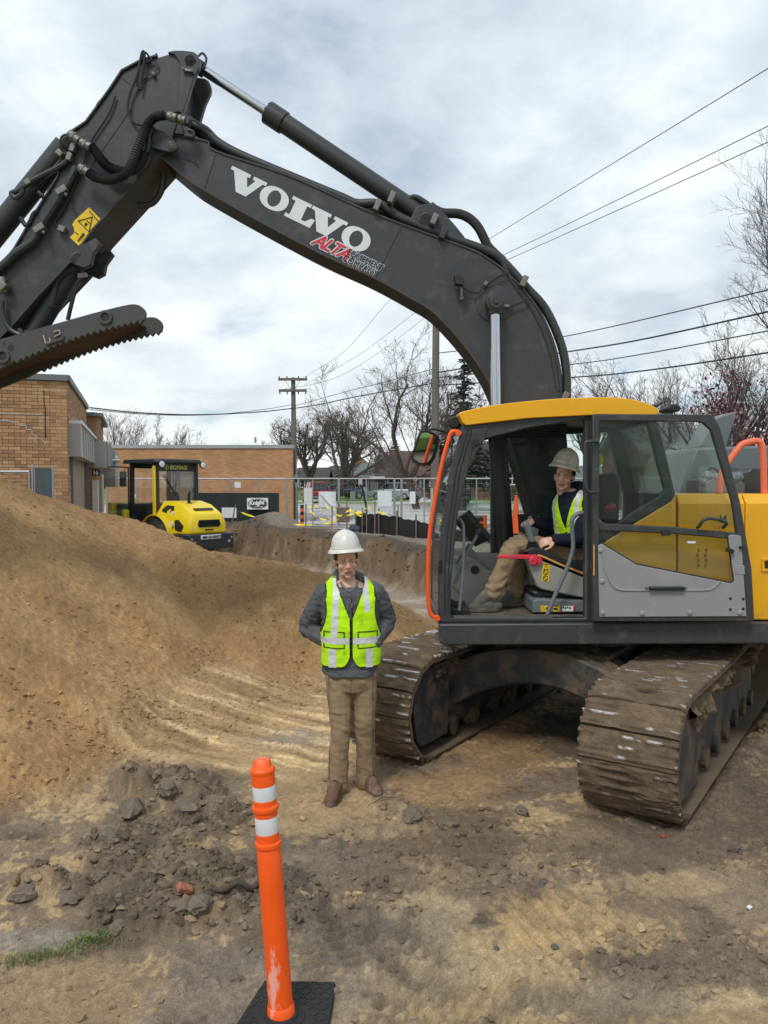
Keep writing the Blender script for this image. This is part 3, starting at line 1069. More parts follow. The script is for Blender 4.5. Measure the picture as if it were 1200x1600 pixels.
def chunk_verts(rr, n=10):
 """A small angular lump: jittered low icosphere."""
 bm = bmesh.new()
 bmesh.ops.create_icosphere(bm, subdivisions=1, radius=1)
 vs = [v.co.copy() * (0.68 + 0.5 * rr.random()) for v in bm.verts]
 fs = [tuple(v.index for v in f.verts) for f in bm.faces]
 bm.free()
 return vs, fs
def scatter_clods():
 rr = random.Random(11)
 shapes = [chunk_verts(rr) for _ in range(10)]
 nr = np.random.RandomState(4)
 def make(name, label_kind, pts, sizes, cols):
  V, F, C = [], [], []
  for (x, y, z), s, c in zip(pts, sizes, cols):
   vs, fs = shapes[rr.randrange(10)]
   q = Euler((rr.random() * 6, rr.random() * 6, rr.random() * 6)).to_matrix()
   sx, sy, sz = s * (0.8 + 0.6 * rr.random()), s * (0.8 + 0.5 * rr.random()), s * (0.55 + 0.4 * rr.random())
   b = len(V)
   for v in vs:
    w = q @ v
    V.append((x + w.x * sx, y + w.y * sy, z + w.z * sz + s * 0.15))
   F += [tuple(i + b for i in f) for f in fs]
   C += [(*c, 0.0)] * len(vs)
  me = bpy.data.meshes.new(name)
  me.from_pydata(V, [], F)
  set_col(me, np.array(C))
  me.materials.append(CLODM)
  o = bpy.data.objects.new(name, me)
  COL.objects.link(o)
  o['kind'] = 'stuff'
  me.shade_smooth()
  me.set_sharp_from_angle(angle=R(50))
  return o
 # lumps of sand rolled down the pile and lying at its foot
 n = 90000
 y = 2.9 + 9.0 * nr.rand(n) ** 1.3
 x = (nr.rand(n) * 1.35 - 0.72) * y
 z, mk = ground(x, y)
 keep = nr.rand(n) < np.clip(mk['pile'] * (0.25 + 0.75 * sstep(1.1, 0.0, mk['ph'])) * sstep(-0.35, 0.5, fbm(x * 1.3, y * 1.3, 3, 120)), 0, 1)
 x, y, z = x[keep], y[keep], z[keep]
 s = 0.0045 + 0.017 * nr.rand(len(x)) ** 4
 c, _ = ground_colour(x, y, z, {k: v[keep] for k, v in mk.items()})
 c = c * (0.72 + 0.5 * nr.rand(len(x)))[:, None]
 make('sand_crumbs', None, zip(x, y, z), s, c)
 # clods of clay and gravel over the site floor
 n = 40000
 y = 2.3 + 9.5 * nr.rand(n) ** 1.6
 x = (nr.rand(n) * 1.3 - 0.6) * y
 z, mk = ground(x, y)
 keep = nr.rand(n) < np.clip((1 - mk['pile']) * (0.07 + 0.9 * mk['dark'] + 0.4 * mk['churn']), 0, 1)
 x, y, z = x[keep], y[keep], z[keep]
 s = 0.005 + 0.022 * nr.rand(len(x)) ** 3.2
 c, _ = ground_colour(x, y, z, {k: v[keep] for k, v in mk.items()})
 c = c * (0.65 + 0.55 * nr.rand(len(x)))[:, None]
 make('soil_crumbs', None, zip(x, y, z), s, c)
 # bigger lumps of the broken clay
 n = 3000
 y = 3.4 + 4.2 * nr.rand(n)
 x = -3.2 + 3.4 * nr.rand(n)
 z, mk = ground(x, y)
 keep = (nr.rand(n) < mk['dark'] * 0.8)
 x, y, z = x[keep], y[keep], z[keep]
 s = 0.008 + 0.032 * nr.rand(len(x)) ** 2.8
 c, _ = ground_colour(x, y, z, {k: v[keep] for k, v in mk.items()})
 c = c * (0.65 + 0.75 * nr.rand(len(x)))[:, None]
 make('clay_rubble', None, zip(x, y, z), s, c)
 # lumps along the bank of the pit
 n = 500
 x = nr.rand(n) * 9 - 5
 t = nr.randn(n) * 0.7 + 0.1
 y = bank_line(x) + t
 z, mk = ground(x, y)
 s = 0.015 + 0.05 * nr.rand(n) ** 4
 c, _ = ground_colour(x, y, z, mk)
 c = c * (0.7 + 0.6 * nr.rand(n))[:, None]
 make('bank_rubble', None, zip(x, y, z), s, c)
CLODM = attr_mat('clods', 0.95, 120, 0.3, 0.6, 150)
scatter_clods()
def big_clods():
 """The larger lumps one can pick out singly."""
 rr = random.Random(21)
 spec = [(205, 1238, 0.115, 'd', 'tall brown clay lump at the foot of the sand pile, leftmost of the big lumps'),
   (297, 1243, 0.10, 'd', 'grey clay slab on top of the dark lumps behind the orange post'),
   (338, 1258, 0.075, 'd', 'flat grey clay lump at the right end of the dark heap'),
   (262, 1262, 0.08, 'd', 'dark crumbling clod in the middle of the heap by the sand pile'),
   (172, 1308, 0.06, 'd', 'grey cracked clod lying where the sand pile meets the dark soil'),
   (158, 1360, 0.045, 'd', 'dark pointed clod left of the dark soil patch'),
   (40, 1382, 0.065, 'd', 'dark clod at the far left edge of the dark soil'),
   (110, 1405, 0.05, 'd', 'long brown clod beside the grass strip'),
   (312, 1415, 0.07, 'd', 'round brown clod between the broken brick and the root'),
   (285, 1420, 0.05, 'd', 'brown clod touching the broken piece of red brick'),
   (184, 1450, 0.045, 'd', 'pale grey lump near the grass strip'),
   (370, 1532, 0.035, 'd', 'small brown clod behind the rubber base of the orange post'),
   (245, 1355, 0.045, 'd', 'loose brown clod on the dark soil in front of the sand pile'),
   (848, 1380, 0.024, 'g', 'grey oval stone on the sandy ground in front of the right crawler track'),
   (867, 1480, 0.018, 'g', 'small dark stone on the yellow sand patch'),
   (776, 1483, 0.014, 'g', 'tiny dark stone left of the yellow sand patch'),
   (1148, 1326, 0.030, 'g', 'black lump of mud right of the right crawler track'),
   (255, 1103, 0.05, 's', 'sand lump high on the flat shelf of the scraped sand'),
   (160, 1165, 0.03, 's', 'pale stone resting on the sand slope'),
   (645, 1278, 0.07, 'd', 'dark clod beside the standing worker, right of the boots'),
   (700, 1290, 0.06, 'd', 'long dark clod in front of the left crawler track'),
   (815, 1270, 0.05, 'd', 'flat grey flake of clay between the two crawler tracks')]
 for px, py, s, k, lab in spec:
  p = G(px, py)
  for _ in range(3):
   z = gz(p.x, p.y)
   p = G(px, py, z)
  s *= 0.85
  bm = bmesh.new()
  bmesh.ops.create_icosphere(bm, subdivisions=3, radius=1)
  off = Vector((rr.random() * 50, rr.random() * 50, rr.random() * 50))
  sc = Vector((1.1 + 0.5 * rr.random(), 0.85 + 0.3 * rr.random(), 0.62 + 0.2 * rr.random()))
  for v in bm.verts:
   q = v.co.copy()
   h = 1 + 0.38 * mnoise.noise(q * 1.4 + off) + 0.2 * mnoise.noise(q * 3.5 + off) + 0.10 * mnoise.noise(q * 8 + off)
   cell = mnoise.cell(q * 1.6 + off) * 0.14
   q = q * (h + cell)
   v.co = Vector((q.x * sc.x, q.y * sc.y, q.z * sc.z)) * s
  me = bpy.data.meshes.new('dirt_clod')
  bm.to_mesh(me)
  bm.free()
  me.shade_smooth()
  me.set_sharp_from_angle(angle=R(38))
  me.materials.append({'d': M['claylump'], 'g': M['stone'], 's': M['sandlump']}[k])
  o = bpy.data.objects.new({'d': 'dirt_clod', 'g': 'stone', 's': 'sand_lump'}[k], me)
  COL.objects.link(o)
  o.location = (p.x, p.y, gz(p.x, p.y) + s * 0.18)
  o.rotation_euler = (0, 0, rr.random() * 6)
  tag(o, lab, {'d': 'clod', 'g': 'stone', 's': 'lump'}[k], {'d': 'clay clods on the ground', 'g': 'stones on the ground', 's': 'lumps of sand'}[k])
M['claylump'] = mat('clay_lump', (0.17, 0.135, 0.10), 0.95, var=0.3, vscale=9, bump=0.9, bscale=45, dirt=(0.23, 0.17, 0.10), dscale=9, damt=0.4)
M['sandlump'] = mat('sand_lump', (0.34, 0.225, 0.11), 0.95, var=0.2, vscale=12, bump=0.8, bscale=70)
M['stone'] = mat('stone', (0.10, 0.092, 0.08), 0.8, var=0.3, vscale=20, bump=0.3)
big_clods()
# ------------------------------------------------------------------ excavator
EX = thing('excavator', 'big tracked excavator with dark grey boom, yellow cab roof and its cab door swung open', 'excavator', (1.845, 7.01, 0))
YC, YCF = 5.90, 6.88          # near and far side of the cab
YB, YBF = 6.95, 7.36          # boom
YA, YAF = 6.91, 7.40          # arm
def tubepx(mb, pts, Y, r, sides=8, n=5, mi=0):
 """Pixel polyline at depth Y (or per point depth as third item)."""
 w = [tuple(P(p[0], p[1], p[2] if len(p) > 2 else Y)) for p in pts]
 return mb.tube(smooth_line(w, n) if n > 1 else w, r, sides, mi)
def build_boom():
 top = smooth_line([(269, 209), (324, 219), (337, 234), (450, 272), (562, 322), (640, 353), (726, 384), (760, 400), (803, 434), (847, 490), (871, 557), (879, 623), (886, 690), (893, 790), (905, 850)], 5)
 low = smooth_line([(248, 244), (290, 279), (317, 297), (400, 344), (500, 397), (581, 434), (640, 466), (678, 490), (721, 536), (755, 584), (774, 623), (796, 683), (830, 800), (850, 858)], 5)
 T, Lw = XZ(top, YB), XZ(low, YB)
 b = MB()
 b.prism(T + Lw[::-1], YB + 0.012, YBF - 0.012)
 boom = b.build('boom', M['boom'], EX, bevel=0.006)
 f = MB()
 f.strip(T, YB, YBF, -0.014)
 f.build('top_plate', M['boom'], boom)
 f = MB()
 f.strip(Lw, YB - 0.01, YBF + 0.01, 0.018)
 f.build('bottom_plate', M['under'], boom)
 w = MB()
 for a, c in (((339, 236), (319, 297)), ((629, 350), (586, 434))):
  w.tube([P(*a, YB + 0.012), P(*c, YB + 0.012)], 0.006, 6)
 tubepx(w, [(290, 248), (303, 254), (310, 262), (306, 254), (292, 250)], YB + 0.01, 0.005, 5)
 w.build('weld_seam', M['boom'], boom)
 # foot of the boom in its bracket
 k = MB()
 k.bb(2.0, 2.75, YB - 0.09, YB - 0.03, 1.1, 1.75)
 k.bb(2.0, 2.75, YBF + 0.03, YBF + 0.09, 1.1, 1.75)
 k.build('boom_bracket', M['dark'], EX, bevel=0.02)
 # tip link plate with its pin
 for y0, y1 in ((YB - 0.10, YB - 0.06),):
  k = MB()
  pl = smooth_line([(232, 214), (237, 208), (245, 206), (262, 211), (273, 220), (277, 230), (272, 236), (264, 237), (246, 233), (236, 230), (232, 223), (232, 214)], 3)[:-1]
  k.prism(XZ(pl, YB - 0.1), y0, y1)
  lp = k.build('link_plate', M['boom'], EX, bevel=0.006)
  k = MB()
  k.cyl(P(245, 217, y0 - 0.012), P(245, 217, y1), 0.042, 20)
  k.build('pin', M['boom'], lp, bevel=0.004)
  k = MB()
  k.cyl(P(268, 228, y0 - 0.014), P(268, 228, y0), 0.036, 18)
  k.cyl(P(268, 228, y0 - 0.04), P(268, 228, y0 - 0.013), 0.019, 6)
  k.build('bolt', M['steel'], lp, bevel=0.003)
 k = MB()
 k.cyl(P(247, 219, YA), P(247, 219, YAF), 0.085, 20)
 k.build('pivot_pin', M['boom'], EX)
 # boss where the boom cylinder rod is pinned
 k = MB()
 k.lathe([(0.165, 0.0), (0.165, -0.012), (0.15, -0.016), (0.03, -0.016)], (P(773, 474, YB).x, YB + 0.012, P(773, 474, YB).z), 'y', 32)
 k.build('pin_boss', M['boom'], boom)
 # work light and its lead on the boom side
 wl = MB()
 wl.prism(XZ([(709, 431), (716, 428), (725, 436), (724, 447), (711, 445)], YB - 0.1), YB - 0.14, YB - 0.05)
 o = wl.build('work_light', M['black'], boom, bevel=0.006)
 wl = MB()
 tubepx(wl, [(719, 446), (721, 452), (721, 463)], YB - 0.05, 0.012, 6)
 wl.ball(P(721, 466, YB - 0.03), 0.024, 10)
 wl.build('light_bracket', M['steel'], o)
 wl = MB()
 tubepx(wl, [(722, 449), (735, 455), (747, 457), (757, 448), (775, 434), (793, 426)], YB - 0.03, 0.009, 6)
 tubepx(wl, [(787, 478), (800, 478), (815, 472), (828, 466)], YB - 0.03, 0.008, 6)
 wl.build('light_lead', M['black'], boom)
 wl = MB()
 wl.bar(P(757, 446, YB - 0.03), P(761, 440, YB - 0.03), 0.03, 0.03)
 wl.bar(P(787, 478, YB - 0.03), P(796, 478, YB - 0.03), 0.022, 0.022)
 wl.build('lead_clip', M['steel'], boom, bevel=0.004)
 return boom
BOOM = build_boom()
def glyphs():
 """Wide slab serif capitals in a unit of cap height: outlines as (outer, hole)."""
 def V(o):
  return [[(o + 0.0, 1.0), (o + 0.98, 1.0), (o + 0.98, 0.84), (o + 0.84, 0.84), (o + 1.06, 0.40), (o + 1.28, 0.84), (o + 1.14, 0.84), (o + 1.14, 1.0), (o + 1.82, 1.0), (o + 1.82, 0.84), (o + 1.66, 0.84),
     (o + 1.17, 0.0), (o + 0.66, 0.0), (o + 0.17, 0.84), (o + 0.0, 0.84)]]
 def O(o):
  out, hol = [], []
  for k in range(40):
   a = 2 * math.pi * k / 40
   out.append((o + 0.70 + 0.70 * math.copysign(abs(math.cos(a)) ** 0.92, math.cos(a)), 0.5 + 0.53 * math.copysign(abs(math.sin(a)) ** 0.92, math.sin(a))))
   hol.append((o + 0.70 + 0.31 * math.cos(a), 0.5 + 0.385 * math.sin(a)))
  return [out, hol]
 def L(o):
  return [[(o, 1.0), (o + 0.98, 1.0), (o + 0.98, 0.84), (o + 0.80, 0.84), (o + 0.80, 0.17), (o + 1.0, 0.17), (o + 1.22, 0.42), (o + 1.40, 0.42), (o + 1.34, 0.0), (o, 0.0), (o, 0.16), (o + 0.2, 0.16), (o + 0.2, 0.84), (o, 0.84)]]
 return [V(0), O(1.72), L(3.17), V(4.2), O(5.98)]
def build_lettering():
 ang = -R(25.9)
 p0 = P(363, 259, YB + 0.009)
 u = Vector((math.cos(ang), 0, math.sin(ang)))
 v = Vector((-math.sin(ang), 0, math.cos(ang)))
 cap = 33.4 / 1200 * YB
 sx = 243 / 1200 * YB / (7.38 * cap)
 org = p0 - v * cap
 for g in glyphs():
  b = MB()
  pts3 = [[org + u * (x * cap * sx) + v * (z * cap) for x, z in loop] for loop in g]
  y0 = YB + 0.0085
  if len(pts3) == 1:
   b.prism([(p.x, p.z) for p in pts3[0]], y0, y0 + 0.006)
  else:
   b.ring([(p.x, p.z) for p in pts3[0]], [(p.x, p.z) for p in pts3[1]], y0, y0 + 0.006)
  b.build('letter', M['white'], BOOM, smooth=False)
 # dealer's mark below
 q0 = P(486, 380, YB + 0.010)
 s = 0.158
 for mt, off, dy in (('white', 0.013, 0.0), ('red', 0.0035, -0.004)):
  text('ALTA', s, M[mt], facing(q0 + Vector((0, dy, 0)), ang), BOOM, off, shear=0.42, spacing=0.86)
 q1 = P(541, 397, YB + 0.010)
 for line, k in (('EQUIPMENT', 0), ('COMPANY', 1)):
  pos = q1 - v * (0.066 * k) - u * (0.012 * k)
  for mt, off, dy in (('white', 0.0075, 0.0), ('navy', 0.0020, -0.004)):
   text(line, 0.080, M[mt], facing(pos + Vector((0, dy, 0)), ang) @ Matrix.Diagonal((0.80, 1, 1, 1)), BOOM, off, shear=0.12, spacing=1.0 if k == 0 else 1.12)
build_lettering()
def build_arm():
 poly = [(191, 112), (219, 97), (245, 89), (262, 84), (274, 84), (282, 92), (284, 130), (281, 178), (266, 222), (245, 249), (195, 305), (145, 360), (111, 409), (60, 463), (20, 509), (-60, 588), (-140, 668),
   (-175, 650), (-120, 545), (-60, 480), (0, 418), (24, 387), (59, 327), (91, 276), (100, 250), (96, 222), (111, 208), (135, 192), (172, 141)]
 b = MB()
 b.prism(XZ(poly, YA), YA + 0.01, YAF - 0.01)
 arm = b.build('arm', M['boom'], EX, bevel=0.008)
 lo = [(262, 232), (245, 250), (195, 306), (145, 361), (111, 410), (60, 464), (20, 510), (-60, 589), (-140, 668)]
 f = MB()
 f.strip(XZ(lo, YA), YA - 0.012, YAF + 0.012, -0.016)
 f.build('bottom_plate', M['under'], arm)
 f = MB()
 f.strip(XZ([(100, 246), (91, 277), (59, 328), (24, 388), (0, 419), (-60, 481)], YA), YA - 0.01, YAF + 0.01, -0.014)
 f.strip(XZ([(111, 207), (135, 191), (172, 140), (191, 111), (219, 96), (245, 88)], YA), YA - 0.01, YAF + 0.01, 0.014)
 f.build('top_plate', M['boom'], arm)
 # the two ears that take the arm cylinder
 for y0, y1 in ((YA - 0.015, YA + 0.05), (YAF - 0.06, YAF)):
  k = MB()
  ear = smooth_line([(262, 83), (274, 80), (302, 82), (311, 91), (312, 105), (303, 124), (285, 182), (276, 181)], 2) + [(280, 130), (281, 98), (273, 86)]
  k.prism(XZ(ear, YA), y0, y1)
  e = k.build('cylinder_ear', M['boom'], arm, bevel=0.006)
  if y0 < YA:
   k = MB()
   k.cyl(P(297, 94, y0 - 0.02), P(297, 94, y0), 0.045, 20)
   k.cyl(P(297, 94, y0 - 0.028), P(297, 94, y0 - 0.01), 0.02, 12)
   k.build('pin', M['boom'], e, bevel=0.004)
   k = MB()
   k.bar(P(288, 109, y0 - 0.02), P(301, 111, y0 - 0.02), 0.02, 0.02)
   for q in ((287, 108), (300, 111)):
    k.ball(P(*q, y0 - 0.025), 0.016, 8)
   k.build('pin_keeper', M['steel'], e)
 # weld seam, pressed line and small pipework on the side
 w = MB()
 w.tube([P(204, 172, YA + 0.01), P(100, 321, YA + 0.01)], 0.005, 5)
 w.tube([P(122, 300, YA + 0.01), P(136, 318, YA + 0.01)], 0.004, 5)
 w.tube([P(187, 119, YA + 0.01), P(207, 135, YA + 0.01)], 0.004, 5)
 w.build('weld_seam', M['boom'], arm)
 w = MB()
 tubepx(w, [(180, 150), (170, 178), (140, 225), (128, 262), (100, 325), (86, 345), (91, 355)], YA - 0.012, 0.008, 6)
 tubepx(w, [(242, 96), (247, 104), (240, 112), (228, 120), (218, 134), (212, 145)], YA - 0.01, 0.006, 6)
 tubepx(w, [(218, 140), (226, 90), (222, 82), (214, 118), (202, 150), (200, 175), (212, 193), (228, 195)], YA - 0.03, 0.011, 6)
 tubepx(w, [(214, 134), (218, 100), (225, 82), (232, 88), (228, 98), (238, 92)], YA - 0.02, 0.009, 6)
 tubepx(w, [(236, 92), (226, 82), (221, 98)], YA + 0.1, 0.008, 6)
 tubepx(w, [(244, 84), (247, 92)], YA + 0.1, 0.01, 6)
 tubepx(w, [(150, 168), (154, 160), (166, 148), (170, 145)], YA + 0.1, 0.008, 6)
 w.build('grease_line', M['black'], arm)
 w = MB()
 w.ball(P(240, 116, YA - 0.012), 0.022, 8)
 w.bar(P(221, 128, YA - 0.01), P(226, 119, YA - 0.01), 0.014, 0.014)
 w.bar(P(92, 356, YA - 0.02), P(102, 360, YA - 0.02), 0.05, 0.05)
 w.build('line_block', M['steel'], arm, bevel=0.003)
 # hard pipe with clamps along the arm
 w = MB()
 tubepx(w, [(120, 262), (105, 290), (84, 322), (62, 358), (50, 378), (24, 396), (4, 415), (-40, 450)], YA - 0.04, 0.036, 10)
 w.build('oil_pipe', M['hosegreen'], arm)
 for q in ((98, 299), (63, 358)):
  w = MB()
  c = P(*q, YA - 0.04)
  w.box(c, (0.10, 0.09, 0.055), Matrix.Rotation(R(-32), 3, 'Y'))
  w.cyl(P(q[0] + 5, q[1] + 5, YA - 0.11), P(q[0] + 5, q[1] + 5, YA - 0.05), 0.016, 8)
  w.build('pipe_clamp', M['steel'], arm, bevel=0.006)
 w = MB()
 tubepx(w, [(3, 433), (4, 447), (5, 458)], YA - 0.05, 0.035, 8, 1)
 w.bar(P(2, 445, YA - 0.06), P(10, 452, YA - 0.06), 0.09, 0.08)
 w.build('pipe_union', M['steel'], arm, bevel=0.01)
 w = MB()
 tubepx(w, [(3, 470), (4, 490), (12, 510), (24, 520), (34, 522), (30, 514)], YA - 0.05, 0.022, 8)
 tubepx(w, [(255, 274), (252, 298), (240, 316), (226, 321), (215, 320)], YA + 0.2, 0.03, 8)
 w.build('hose', M['hosegreen'], arm)
 # warning plate with its torn corner
 dec = [(139, 324), (159, 344), (141, 366), (123, 384), (109, 371), (116, 364), (116, 357), (113, 351), (117, 344)]
 k = MB()
 k.prism(XZ(dec, YA), YA - 0.001, YA + 0.010)
 d = k.build('warning_decal', M['decal'], arm, smooth=False)
 k = MB()
 yk = YA - 0.004
 tri = [P(*q, yk) for q in ((144, 339), (122, 345), (139, 362))]
 k.tube(tri, 0.007, 4, closed=True)
 k.bar(P(135, 344, yk), P(140, 348, yk), 0.02, 0.004)
 tubepx(k, [(133, 353), (134, 348), (136, 350), (134, 352)], yk, 0.006, 4, 1)
 k.bar(P(117, 362, yk), P(122, 366, yk), 0.010, 0.004)
 k.ball(P(130, 366.5, yk), (0.014, 0.003, 0.014), 8)
 k.bar(P(129, 368, yk), P(125.5, 372, yk), 0.03, 0.004)
 k.bar(P(125.5, 372, yk), P(121.5, 376.5, yk), 0.018, 0.004)
 k.bar(P(139, 328.5, yk), P(155, 346.5, yk), 0.022, 0.003)
 k.build('pictogram', M['rust'], d, smooth=False)
 return arm
ARM = build_arm()
def cyl_thing(name, rod0, rod1, end, Y, rr, rb, head=0.06):
 """Hydraulic cylinder: rod from rod0 to rod1, barrel from rod1 to end (pixels)."""
 a, b, c = P(*rod0, Y), P(*rod1, Y), P(*end, Y)
 d = (c - b).normalized()
 k = MB()
 k.cyl(b, c, rb, 24)
 o = k.build(name, M['hosegreen'], EX)
 k = MB()
 k.cyl(b - d * head, b + d * head * 1.6, rb * 1.16, 24)
 for i in range(8):
  an = 2 * math.pi * i / 8
  e1 = d.orthogonal().normalized()
  e2 = d.cross(e1)
  q = b - d * head + (e1 * math.cos(an) + e2 * math.sin(an)) * rb * 0.9
  k.cyl(q - d * 0.012, q + d * 0.005, 0.013, 6)
 k.build('cylinder_head', M['hosegreen'], o, bevel=0.005)
 k = MB()
 k.cyl(a, b, rr, 20)
 k.build('rod', M['chrome'], o)
 return o
YM = (YB + YBF) / 2
ACYL = cyl_thing('arm_cylinder', (312, 106), (428, 182), (668, 343), YM, 0.043, 0.088, 0.07)
k = MB()
k.cyl(P(299, 97, YA + 0.05), P(299, 97, YAF - 0.05), 0.075, 20)
k.bar(P(299, 97, YM), P(318, 110, YM), 0.13, 0.10)
k.build('rod_eye', M['black'], ACYL, bevel=0.01)
# bracket on the boom that takes the other end
for y0, y1 in ((YM - 0.17, YM - 0.11), (YM + 0.11, YM + 0.17)):
 k = MB()
 br = smooth_line([(640, 352), (648, 336), (658, 330), (672, 329), (684, 334), (722, 378), (722, 386)], 3)
 k.prism(XZ(br, YM), y0, y1)
 k.build('cylinder_bracket', M['boom'], EX, bevel=0.008)
k = MB()
k.cyl(P(666, 343, YM - 0.2), P(666, 343, YM + 0.2), 0.06, 18)
k.build('bracket_pin', M['boom'], EX, bevel=0.006)
for y in (YB - 0.12, YBF + 0.12):
 c = cyl_thing('boom_cylinder', (773, 478), (776, 668), (792, 900), y, 0.046, 0.083)
 k = MB()
 cx = P(773, 474, y)
 k.cyl(cx - Vector((0, 0.065, 0)), cx + Vector((0, 0.065, 0)), 0.082, 24)
 k.cyl(cx - Vector((0, 0.085, 0)), cx - Vector((0, 0.06, 0)), 0.062, 20)
 k.bar(cx, P(773.5, 492, y), 0.10, 0.11)
 e = k.build('rod_eye', M['boom'], c, bevel=0.006)
 k = MB()
 k.cyl(cx - Vector((0, 0.10, 0)), cx - Vector((0, 0.08, 0)), 0.022, 12)
 k.build('pin', M['steel'] if False else M['boom'], e)
BCYL = cyl_thing('bucket_cylinder', (-110, 470), (-60, 430), (103, 228), YM - 0.02, 0.05, 0.105)
k = MB()
k.cyl(P(106, 222, YA - 0.02), P(106, 222, YAF + 0.02), 0.07, 20)
k.cyl(P(106, 222, YA - 0.035), P(106, 222, YA), 0.05, 18)
k.build('cylinder_eye', M['boom'], BCYL, bevel=0.006)
k = MB()
tubepx(k, [(112, 236), (104, 252), (90, 262), (70, 272), (50, 283), (30, 297), (18, 302), (24, 309), (33, 304), (36, 296)], YA - 0.02, 0.024, 8)
tubepx(k, [(104, 240), (80, 268), (58, 285), (45, 290)], YA + 0.02, 0.018, 8)
k.build('hose', M['hosegreen'], BCYL)
k = MB()
for a_, b_ in (((111, 240), (107, 252)), ((118, 222), (112, 238)), ((90, 236), (98, 244)), ((40, 288), (48, 283))):
 k.bar(P(*a_, YA - 0.02), P(*b_, YA - 0.02), 0.06, 0.05)
k.build('hose_fitting', M['steel'], BCYL, bevel=0.008)
# retaining bar round the bucket cylinder
k = MB()
tubepx(k, [(32, 340), (40, 352), (46, 348), (52, 335), (58, 330)], YA, 0.02, 8)
tubepx(k, [(60, 300), (70, 310), (66, 306)], YA, 0.02, 8)
k.build('hose_guide', M['black'], BCYL)
TCYL = cyl_thing('thumb_cylinder', (30, 560), (44, 536), (118, 412), YM - 0.10, 0.05, 0.092)
k = MB()
k.cyl(P(122, 405, YM - 0.26), P(122, 405, YM + 0.16), 0.062, 18)
k.bar(P(108, 402, YM - 0.16), P(136, 408, YM - 0.16), 0.10, 0.10)
k.build('cylinder_eye', M['boom'], TCYL, bevel=0.01)
k = MB()
lug = [(120, 388), (150, 372), (158, 381), (146, 398), (143, 414), (132, 420), (112, 412), (108, 404)]
k.prism(XZ(lug, YA), YM - 0.26, YM - 0.20)
k.prism(XZ(lug, YA), YM + 0.06, YM + 0.12)
k.build('cylinder_bracket', M['boom'], EX, bevel=0.008)
k = MB()
tubepx(k, [(118, 420), (104, 426), (90, 440), (84, 462), (80, 480)], YM - 0.2, 0.026, 8)
tubepx(k, [(136, 432), (132, 440), (118, 455), (112, 474), (106, 500)], YM - 0.14, 0.02, 8)
k.build('hose', M['rubber'], TCYL)
k = MB()
k.bar(P(122, 432, YM - 0.16), P(136, 430, YM - 0.16), 0.05, 0.05)
k.build('hose_fitting', M['steel'], TCYL, bevel=0.008)
def build_thumb():
 y0, y1 = 6.80, 7.36
 top = smooth_line([(-60, 543), (0, 530), (50, 516), (100, 502), (150, 488), (195, 477), (212, 475.5), (222, 480), (227, 488), (226.5, 495), (225, 501)], 3)
 n = 21
 low = []
 for i in range(n + 1):
  t = i / n
  bx, by = 224 + (22 - 224) * t, 502 + (567 - 502) * t - 7 * math.sin(math.pi * t)
  low.append((bx, by - 3.0))
  if i < n:
   t2 = (i + 0.5) / n
   low.append((224 + (22 - 224) * t2, 502 + (567 - 502) * t2 - 7 * math.sin(math.pi * t2) + 2.6))
 poly = top + low + [(0, 576), (-60, 600)]
 dz = [(0.0, 0.0)]
 root = None
 for a, b_ in ((y0, y0 + 0.045), (y1 - 0.045, y1)):
  k = MB()
  k.prism(XZ(poly, y0), a, b_)
  if root is None:
   root = k.build('thumb', M['thumb'], EX, bevel=0.006)
  else:
   k.build('side_plate', M['thumb'], root, bevel=0.006)
 # plate between the two sides
 mid = [(-60, 590), (0, 562), (60, 545), (120, 527), (200, 494)]
 k = MB()
 k.strip(XZ(mid, y0), y0 + 0.04, y1 - 0.04, 0.02)
 k.build('web_plate', M['rust'], root)
 k = MB()
 for q in ((165, 496), (5, 557)):
  c = P(*q, y0)
  k.lathe([(0.062, 0.0), (0.062, -0.018), (0.038, -0.018), (0.036, 0.02)], c, 'y', 24)
 k.build('pin_collar', M['thumb'], root, bevel=0.003)
 k = MB()
 for q in ((165, 496), (5, 557)):
  c = P(*q, y0)
  k.cyl(c + Vector((0, -0.004, 0)), c + Vector((0, 0.01, 0)), 0.036, 20)
 k.build('pin_hole', M['black'], root)
 # welded mark, partly worn off
 yk = y0 - 0.006
 k = MB()
 for a_, b_ in (((68, 524), (72, 537)), ((72, 537), (79, 534)), ((77, 528), (79, 533)), ((84, 518), (93, 516)), ((93, 516), (94.5, 522)), ((94.5, 522), (85, 526))):
  k.bar(P(*a_, yk), P(*b_, yk), 0.014, 0.008)
 k.build('weld_mark', M['weldmark'], root, smooth=False)
 k = MB()
 tubepx(k, [(72, 538), (85, 534), (97, 530), (99, 526)], yk, 0.012, 6)
 k.build('weld_bead', M['thumb'], root)
 # two small eyes near the hinge
 k = MB()
 for q, r_ in (((17, 543), 0.026), ((6, 536), 0.012)):
  c = P(*q, y0)
  k.cyl(c + Vector((0, -0.003, 0)), c + Vector((0, 0.008, 0)), r_, 14)
 k.build('drain_hole', M['black'], root)
 # the bucket hangs just outside the picture
 k = MB()
 pr = smooth_line([(-150, 655), (-210, 690), (-260, 770), (-250, 850), (-190, 905), (-110, 915), (-60, 880)], 4)
 inner = smooth_line([(-140, 668), (-195, 700), (-240, 775), (-232, 845), (-182, 890), (-112, 900), (-66, 872)], 4)
 k.ring(XZ(pr + [(-70, 700)], YA), XZ(inner + [(-80, 705)], YA), YA - 0.15, YAF + 0.15)
 k.prism(XZ(pr + [(-70, 700)], YA), YA - 0.18, YA - 0.15)
 k.build('bucket', M['rust'], EX)
M['weldmark'] = mat('worn_pink_paint', (0.5, 0.38, 0.35), 0.7, var=0.3, vscale=30, dirt=(0.07, 0.07, 0.065), dscale=20, damt=0.5)
build_thumb()
